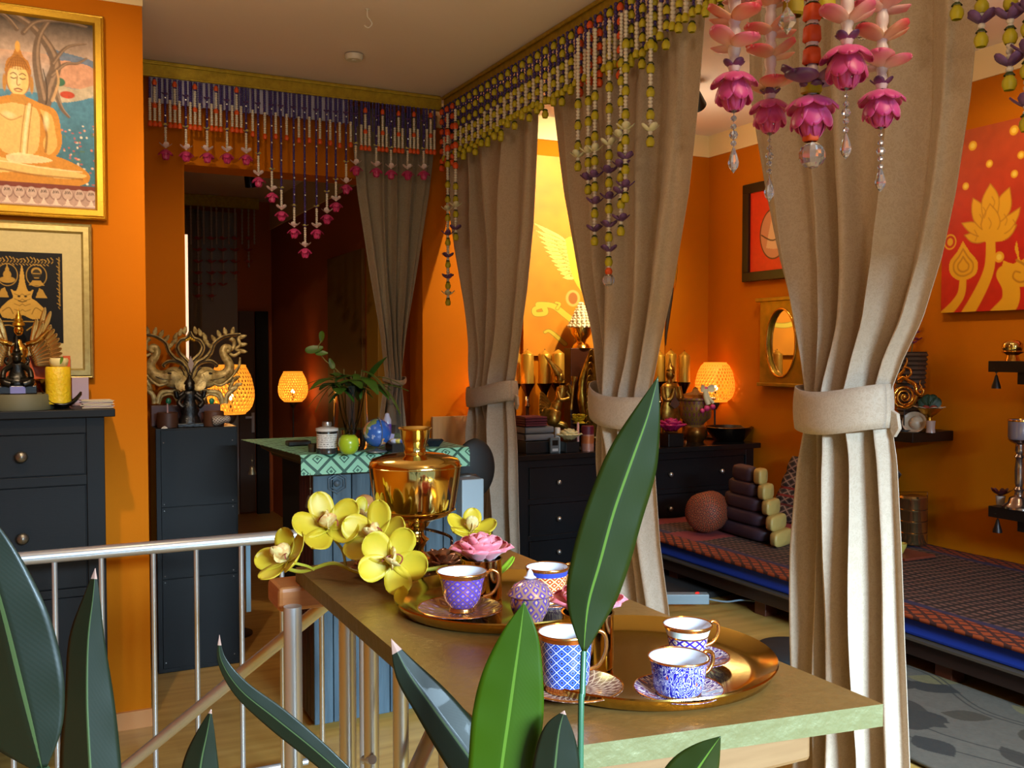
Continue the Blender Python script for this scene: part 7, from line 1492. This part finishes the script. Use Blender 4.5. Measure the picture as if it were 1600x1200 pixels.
MB().lathe(c, [(0, 0), (24*s, 0), (24*s, 3*s), (16*s, 9*s), (14*s, 16*s), (7*s, 20*s), (6*s, 26*s), (8*s, 30*s), (5*s, 34*s), (6.5*s, 40*s), (7*s, 60*s), (5.5*s, 78*s), (8*s, 81*s), (5*s, 85*s), (7*s, 90*s), (6*s, 100*s), (14*s, 104*s), (18*s, 108*s), (0, 108*s)], 32).build('stem', M('silver_turned', '#a8968c', .18, .95), t)
MB().lathe(c+UP*108.2*s, [(0, 0), (16*s, 0), (17.5*s, 3*s), (17.5*s, 30*s), (16.5*s, 30*s), (16*s, 3*s), (0, 3*s)], 32).build('glass_cup', M('lilac_glass', '#8e8490', .15, .3), t); MB().lathe(c+UP*136*s, [(17.7*s, 0), (18.2*s, 1.5*s), (17.7*s, 3*s), (16.8*s, 1.5*s)], 32).build('gilt_rim', brass, t)
c = on_x(1563, 789, 3.68); c.z = l.z+.0005; t = T('succulent', 'small dark red succulent in a pale pot on the lower right shelf', 'plant', c)
MB().lathe(c, [(0, 0), (6*s, 0), (7.5*s, 14*s), (6*s, 14*s), (5*s, 10*s), (0, 10*s)], 20).build('pot', M('pale_pot', '#a8988c', .4), t); mb = MB(); [mb.petal(c+UP*14*s, (cos(k*1.3), sin(k*1.3), .25+.1*(k % 3)), (0, 0, 1), (20-3*(k % 3))*s, 8*s, .3, .1, 5, 2) for k in range(14)]; mb.lathe(c+UP*10.2*s, [(0, 0), (4*s, 0), (0, 6*s)], 8); mb.build('leaves', M('red_leaf', '#4a1418', .5), t)
# tiffin carrier behind the curtain, little dish on the daybed
c = on_x(1424, 850, 3.76); c.z = .568; s = (CI @ c).z*-1/F; t = T('tiffin_carrier', 'stacked brass tiffin carrier standing on the daybed right of the nearest curtain', 'food carrier', c)
for k in range(4): MB().lathe(c+UP*(2+18*k)*s, [(0, 0), (21*s, 0), (22*s, 2*s), (22*s, 15*s), (22.8*s, 16*s), (22.8*s, 17.8*s), (0, 17.8*s)], 36).build('brass_tier', M('tiffin_brass', '#b89a68', .15, .95), t)
MB().lathe(c+UP*74.2*s, [(0, 0), (22.5*s, 0), (21*s, 3*s), (8*s, 5*s), (0, 5*s)], 36).build('lid', M('tiffin_brass'), t)
mb = MB(); mb.tube([c-RT*24*s, c-RT*24*s+UP*82*s, c+RT*24*s+UP*82*s, c+RT*24*s], 1.2*s, 6); mb.tube([c-RT*24*s+UP*.8*s, c+RT*24*s+UP*.8*s], 1.2*s, 6); mb.build('carrying_frame', M('tiffin_brass'), t)
c = on_z(1414, 868, .568); t = T('wooden_coaster', 'reddish wooden board with a yellow bowl on the daybed beside the nearest curtain', 'board', c); MB().box((c.x-.10, c.y-.09, c.z), (c.x+.09, c.y+.07, c.z+.012)).build('board', M('red_wood', '#6a2a16', .5), t, smooth=False, bevel=.002)
c2 = c+UP*.0125-RT*.03; tag(MB().lathe(c2, [(0, 0), (.02, 0), (.034, .03), (.036, .045), (.03, .03), (0, .01)], 24).build('yellow_bowl', M('pale_yellow_glaze', '#b8a04a', .35)), 'small yellowish bowl on the reddish board beside the curtain', 'bowl')
# ================= hanging flower mobile, near the camera =================
bigpink = NT('big_lotus_pink'); u_, v_ = bigpink.puv(); bigpink.set(col=bigpink.mix(bigpink.m('POWER', v_, 1.6), lin('#ee6cae'), lin('#c4307e')), rough=.38, sheen=.2); bigpink = bigpink.mat
franm = NT('orchid_coral'); u_, v_ = franm.puv(); franm.set(col=franm.mix(franm.m('POWER', v_, 1.2), lin('#f0d0a0'), lin('#d8445a')), rough=.38); franm = franm.mat
franp = NT('orchid_pink_pale'); u_, v_ = franp.puv(); franp.set(col=franp.mix(franp.m('POWER', v_, 1.2), lin('#eec8b0'), lin('#d85a88')), rough=.38); franp = franp.mat
bigdark = NT('orchid_violet'); u_, v_ = bigdark.puv(); bigdark.set(col=bigdark.mix(bigdark.m('POWER', v_, .8), lin('#b07aa8'), lin('#4a2258')), rough=.4); bigdark = bigdark.mat
H0 = at(1268, -160, 1.34); t = T('flower_mobile', 'hanging mobile of pink lotuses, coral orchids and crystals at the top right, nearest the camera', 'flower mobile', H0)
hoopz = H0.z; MB().tube([H0+RT*cos(a)*.10+FW*sin(a)*.10 for a in [2*pi*k/36 for k in range(36)]], .004, 6, closed=True).build('hoop', samb, t)
mb = MB(); mb.tube([H0+UP*(CEIL-H0.z), H0+UP*.12], .002, 6); [mb.tube([H0+UP*.12, H0+RT*cos(a)*.10+FW*sin(a)*.10], .0012, 5) for a in (0, 2.1, 4.2)]; mb.build('hanging_cord', whiteb, t)
def orchidflower(c, r, parent, mat, seed):
    mb = MB()
    for k in range(4): a = seed+2*pi*k/4+.35*sin(k*3+seed); mb.petal(c, (RT*cos(a)+FW*sin(a))*1.+UP*(.10+.22*sin(a*2+seed)), UP, r, r*.98, .22, .14, 8, 6)
    mb.build('orchid_bloom', mat, parent, solid=.0012); MB().lathe(c-UP*.010, [(0, 0), (.004, .001), (.005, .007), (.003, .014)], 10).build('bloom_heart', M('heart_yellow', '#d8a83a', .5), parent)
def pbud(c, parent, r, h, mat):
    mb = MB(); n_ = 6; pr = [(r*.25, 0), (r*.95, -h*.28), (r, -h*.6), (r*1.05, -h*.9), (r*.8, -h)]; mb.lathe(c, pr, 16, flute=5, fa=.10); mb.build('bell_bud', mat, parent); mb = MB(); mb.lathe(c-UP*h*.18, [(r*.85, -.0), (r*.5, h*.14), (0, h*.2)], 10); mb.build('bud_cap', greenb, parent)
def crystals(c, L, parent, drop=True, s=1.):
    mb = MB(); n_ = int(L/.011)
    mb.tube([c, c-UP*L], .0006, 4); 
    for k in range(n_): mb.ball(c-UP*(.010+.011*k), (.0042 if k % 3 else .0062)*s*(.7 if k < n_-4 else 1), 7, m=4)
    mb.build('crystal_beads', glass, parent, smooth=False)
    if drop: MB().lathe(c-UP*(L+.034*s), [(0, 0), (.006*s, .008*s), (.0075*s, .014*s), (.005*s, .024*s), (.0015*s, .034*s), (0, .035*s)], 7).build('crystal_drop', glass, parent, smooth=False)
def biglotus(c, r, parent, seed, top=True):
    mb = MB()
    for ring, (tilt, L, off, nn, cu) in enumerate(((-1.35, 1.0, .18, 5, -.75), (-1.05, 1.15, .22, 6, -.85), (-.55, 1.15, .2, 7, -.7), (-.15, .95, .2, 7, -.5))):
        for k in range(nn):
            a = seed+2*pi*(k+.5*ring)/nn; o = RT*cos(a)+FW*sin(a); d = o*cos(tilt+.45)+UP*sin(tilt+.1); mb.petal(c+o*r*off+UP*r*(-.25+.17*ring), d, o*.9+UP*(.3+.25*ring), r*L, r*.88, cu, -.16, 8, 6, wp=.65)
    mb.ball(c-UP*r*.5, r*.56, 14); mb.build('lotus_bloom', bigpink, parent, solid=.001)
    mb = MB()
    for k in range(9): a = 2*pi*k/9; mb.ball(c-UP*r*1.08+(RT*cos(a)+FW*sin(a))*r*.42, .0016, 6)
    mb.build('stamen_pearls', silver, parent)
    if top:
        mb = MB()
        for k in range(4): a = seed+2*pi*k/4; mb.petal(c+UP*r*.42, RT*cos(a)+FW*sin(a)+UP*.3, UP, r*.62, r*.5, .3, .12)
        mb.build('violet_sepal', bigdark, parent, solid=.001)
def strand(px, ly, w, T_, flowers, cl, mat, drop=True, seed=0, ends=None):
    r = w/2*T_/F*.90; c = at(px, ly-w*.14, T_); top = Vector((c.x, c.y, hoopz)); e = T('hanging_strand', None, None, c); wp = Vector(e.location); e.parent = t; e.location = wp-wloc(t); WL[e.name] = wp
    mb = MB(); beads(mb, top, c+UP*r*.3, .0085, .020, 8, .75); mb.build('white_tube_beads', M('tube_bead', '#e8dede', .35), e)
    for k, fy in enumerate(flowers): orchidflower(Vector((c.x, c.y, at(px, fy, T_).z)), .040, e, mat if k % 2 == 0 else franm, seed+k*1.3)
    if ends: ends(c, r, e)
    biglotus(c, r, e, seed); 
    if cl: crystals(c-UP*r*1.1, cl, e, drop)
strand(1147, 133, 76, 1.28, (76, 36, 2, -30), .060, franp, True, .4)
strand(1203, 173, 66, 1.38, (140, 92, 55, 14, -24), .075, franm, True, 1.2)
strand(1323, 94, 84, 1.25, (38, -8), .070, franp, True, 2.2)
strand(1377, 160, 74, 1.32, (108, 66, 20, -20), .066, franp, True, .9)
def mid(c, r, e):
    for y_ in (-16, 17, 50, 84): pbud(Vector((c.x, c.y, at(1268, y_-14, 1.30).z)), e, .0115, .028, orangeb)
    pbud(Vector((c.x, c.y, at(1268, 118, 1.30).z)), e, .013, .026, yellowb); orchidflower(c+UP*r*.75, .046, e, bigdark, 2.6)
strand(1268, 172, 84, 1.30, (), 0, franm, True, 1.8, mid)
e = bpy.data.objects['hanging_strand.004'] if 'hanging_strand.004' in bpy.data.objects else None
cb = at(1269, 243, 1.30); pbud(at(1267, 196, 1.30)+UP*.0, e, .010, .022, orangeb)
MB().ball(cb, .0180, 10, m=7).build('crystal_ball', glass, e, smooth=False); MB().tube([at(1268, 212, 1.30), cb+UP*.018], .001, 5).build('ball_link', silver, e)
e = T('hanging_strand', None, None, at(1230, 40, 1.22)); wp = Vector(e.location); e.parent = t; e.location = wp-wloc(t); WL[e.name] = wp
c = at(1230, 12, 1.22); crystals(Vector((c.x, c.y, hoopz)), hoopz-c.z, e, False); MB().lathe(c-UP*.034, [(0, 0), (.012, .014), (.010, .022), (.002, .034), (0, .035)], 6).build('crystal_drop', glass, e, smooth=False)
e = T('hanging_strand', None, None, at(1349, 40, 1.36)); wp = Vector(e.location); e.parent = t; e.location = wp-wloc(t); WL[e.name] = wp
c = at(1349, 28, 1.36); crystals(Vector((c.x, c.y, hoopz)), hoopz-c.z, e, False); MB().ball(c-UP*.018, .013, 9, m=6).build('crystal_ball', glass, e, smooth=False)
for px_, T_ in ((1240, 1.36), (1290, 1.4)):
    e = T('hanging_strand', None, None, at(px_, 0, T_)); wp = Vector(e.location); e.parent = t; e.location = wp-wloc(t); WL[e.name] = wp
    c = at(px_, 14, T_); mb = MB(); beads(mb, Vector((c.x, c.y, hoopz)), c, .005, .012); mb.build('white_beads', whiteb, e); pbud(c+UP*.02, e, .014, .03, yellowb)
# ================= foreground plants =================
def leaf_mat(name, a_, b_, tip=None, rough=.35):
    n = NT(name); u, v = n.puv(); st = n.m('SINE', n.m('MULTIPLY', n.m('SUBTRACT', v, n.m('MULTIPLY', n.m('ABSOLUTE', n.m('SUBTRACT', u, .5)), .35)), 260.))
    mid_ = n.m('LESS_THAN', n.m('ABSOLUTE', n.m('SUBTRACT', u, .5)), .022); nz = n.noise(12, 3)
    col = n.mix(nz, lin(a_), lin(b_)); col = n.mix(n.m('MULTIPLY', mid_, .8), col, lin('#5f8028' if tip is None else '#4f6238'))
    if tip: col = n.mix(n.m('LESS_THAN', n.m('ADD', v, n.m('MULTIPLY', nz, .05)), .12), col, lin('#b08a7a'))
    n.set(col=col, rough=rough, coat=.05, spec=.35); n.bump(st, .012, .001)
    tr = n.n('ShaderNodeBsdfTranslucent'); n.l(col, tr.inputs[0]); mx = n.n('ShaderNodeMixShader'); mx.inputs[0].default_value = .3; n.l(n.b.outputs[0], mx.inputs[1]); n.l(tr.outputs[0], mx.inputs[2]); n.l(mx.outputs[0], n.out.inputs[0]); return n.mat
lm_dark = leaf_mat('leaf_dark_green', '#1b2413', '#131b0f', tip=True, rough=.45); lm_bri = leaf_mat('leaf_bright_green', '#375407', '#2a4305'); lm_mid = leaf_mat('leaf_mid_green', '#28340a', '#1c2808')
def bigleaf(pot, P, wl, wr, T_, mat, label=None, foldd=.25, stem=None, dt=0., twist=0.):
    """P: midrib pixels from tip to base; wl, wr half widths in pixels"""
    n = 26; k = len(P)-1; PS = spline([(*p, a, b) for p, a, b in zip(P, wl, wr)], 6); m = len(PS)
    s = T_/F; vs = []; uv = []; W = 12
    for i, (x, y, a, b) in enumerate(PS):
        x0, y0 = PS[max(0, i-1)][:2]; x1, y1 = PS[min(m-1, i+1)][:2]; L = math.hypot(x1-x0, y1-y0) or 1; nx, ny = (y1-y0)/L, -(x1-x0)/L
        if nx < 0: nx, ny = -nx, -ny
        tt = T_+dt*i/(m-1)
        for j in range(W+1):
            q = j/W*2-1; ww = max(.15, a if q < 0 else b); dd = foldd*abs(q)*ww*s+.02*ww*s*sin(i*.9)*q*q+twist*q*ww*s; vs.append(at(x+nx*q*ww, y+ny*q*ww, tt+dd)); uv.append((j/W, i/(m-1)))
    mb = MB(); mb.add(vs, [(i*(W+1)+j, i*(W+1)+j+1, (i+1)*(W+1)+j+1, (i+1)*(W+1)+j) for i in range(m-1) for j in range(W)], uv)
    lf = mb.build('leaf', mat, pot, solid=.0008)
    if label: lf['label'] = label
    bs = at(PS[-1][0], PS[-1][1], T_+dt); pl = wloc(pot); up_ = at(PS[-5][0], PS[-5][1], T_+dt)
    ct = Vector((pl.x+(bs.x-pl.x)*.25, pl.y+(bs.y-pl.y)*.25, .42)); mids = stem or []
    path = [bs]+[at(*q) for q in mids]+[bs.lerp(ct, .6)+Vector((0, 0, -.05)), ct]
    MB().tube(spline(path, 6), .0042 if not stem else .0026, 8).build('leaf_stalk', M('leaf_stalk', '#2a5238', .4), lf)
def potplant(px, T_, lab, r=.15):
    p = at(px, 1300, T_); base = Vector((p.x, p.y, 0)); t = T('potted_plant', lab, 'plant', base)
    MB().lathe(base, [(0, 0), (r*.75, 0), (r, .38), (r*1.05, .39), (r*1.05, .43), (r*.95, .43), (r*.93, .40), (0, .40)], 36).build('plant_pot', M('dark_plant_pot', '#3a3634', .5), t); MB().lathe(base, [(0, .402), (r*.9, .402), (r*.5, .415), (0, .42)], 24).build('soil', M('soil', '#2a1c12', .9), t)
    return t
pA = potplant(150, .62, 'broad-leaved green plant in the left foreground below the railing', .14); pB = potplant(900, .62, 'tall broad-leaved green plant in front of the gold table', .14)
bigleaf(pA, [(-50, 765), (-22, 860), (8, 965), (32, 1060), (52, 1140), (66, 1200)], [0, 55, 85, 95, 75, 14], [0, 42, 66, 68, 48, 8], .60, lm_dark, 'large dark leaf cut by the left edge')
bigleaf(pA, [(149, 888), (146, 930), (138, 1000), (136, 1090), (140, 1180), (146, 1270)], [0, 14, 30, 34, 46, 50], [0, 10, 26, 42, 48, 48], .64, lm_dark, 'upright leaf with a dry pinkish tip', .5)
bigleaf(pA, [(343, 992), (346, 1032), (376, 1078), (430, 1122), (490, 1170), (552, 1224)], [0, 6, 12, 18, 18, 16], [0, 8, 16, 20, 18, 14], .80, lm_dark, 'narrow leaf arching to the right', .2)
bigleaf(pA, [(330, 1108), (324, 1145), (314, 1195), (308, 1262)], [0, 16, 28, 34], [0, 12, 28, 36], .70, lm_dark, 'small leaf tip at the lower left', .4)
bigleaf(pB, [(611, 998), (636, 1048), (672, 1100), (710, 1152), (748, 1204), (786, 1256)], [0, 20, 27, 34, 38, 38], [0, 20, 34, 40, 42, 38], .82, lm_dark, 'dark glossy leaf leaning left before the table edge', .3, twist=.3)
bigleaf(pB, [(819, 940), (813, 990), (804, 1055), (795, 1120), (785, 1190), (776, 1265)], [0, 28, 50, 57, 53, 46], [0, 28, 45, 54, 52, 46], .72, lm_bri, 'bright green upright leaf before the trays', .12)
bigleaf(pB, [(1028, 588), (1012, 650), (987, 720), (959, 800), (937, 880), (919, 945), (912, 1018)], [0, 24, 40, 44, 45, 34, 3], [0, 20, 41, 46, 45, 38, 4], .78, lm_mid, 'tallest leaf, rising before the curtains on a thin stalk', .22, stem=[(910, 1080, .77), (907, 1200, .76)], twist=.1)
bigleaf(pB, [(882, 1110), (874, 1140), (868, 1190), (862, 1260)], [0, 24, 34, 36], [0, 22, 38, 42], .70, lm_dark, 'small dark leaf between the bright leaf and the stalk', .3)
bigleaf(pB, [(1126, 1150), (1106, 1178), (1084, 1212), (1060, 1260)], [0, 26, 44, 50], [0, 22, 40, 50], .74, lm_mid, 'leaf tip at the bottom under the near table edge', .3)
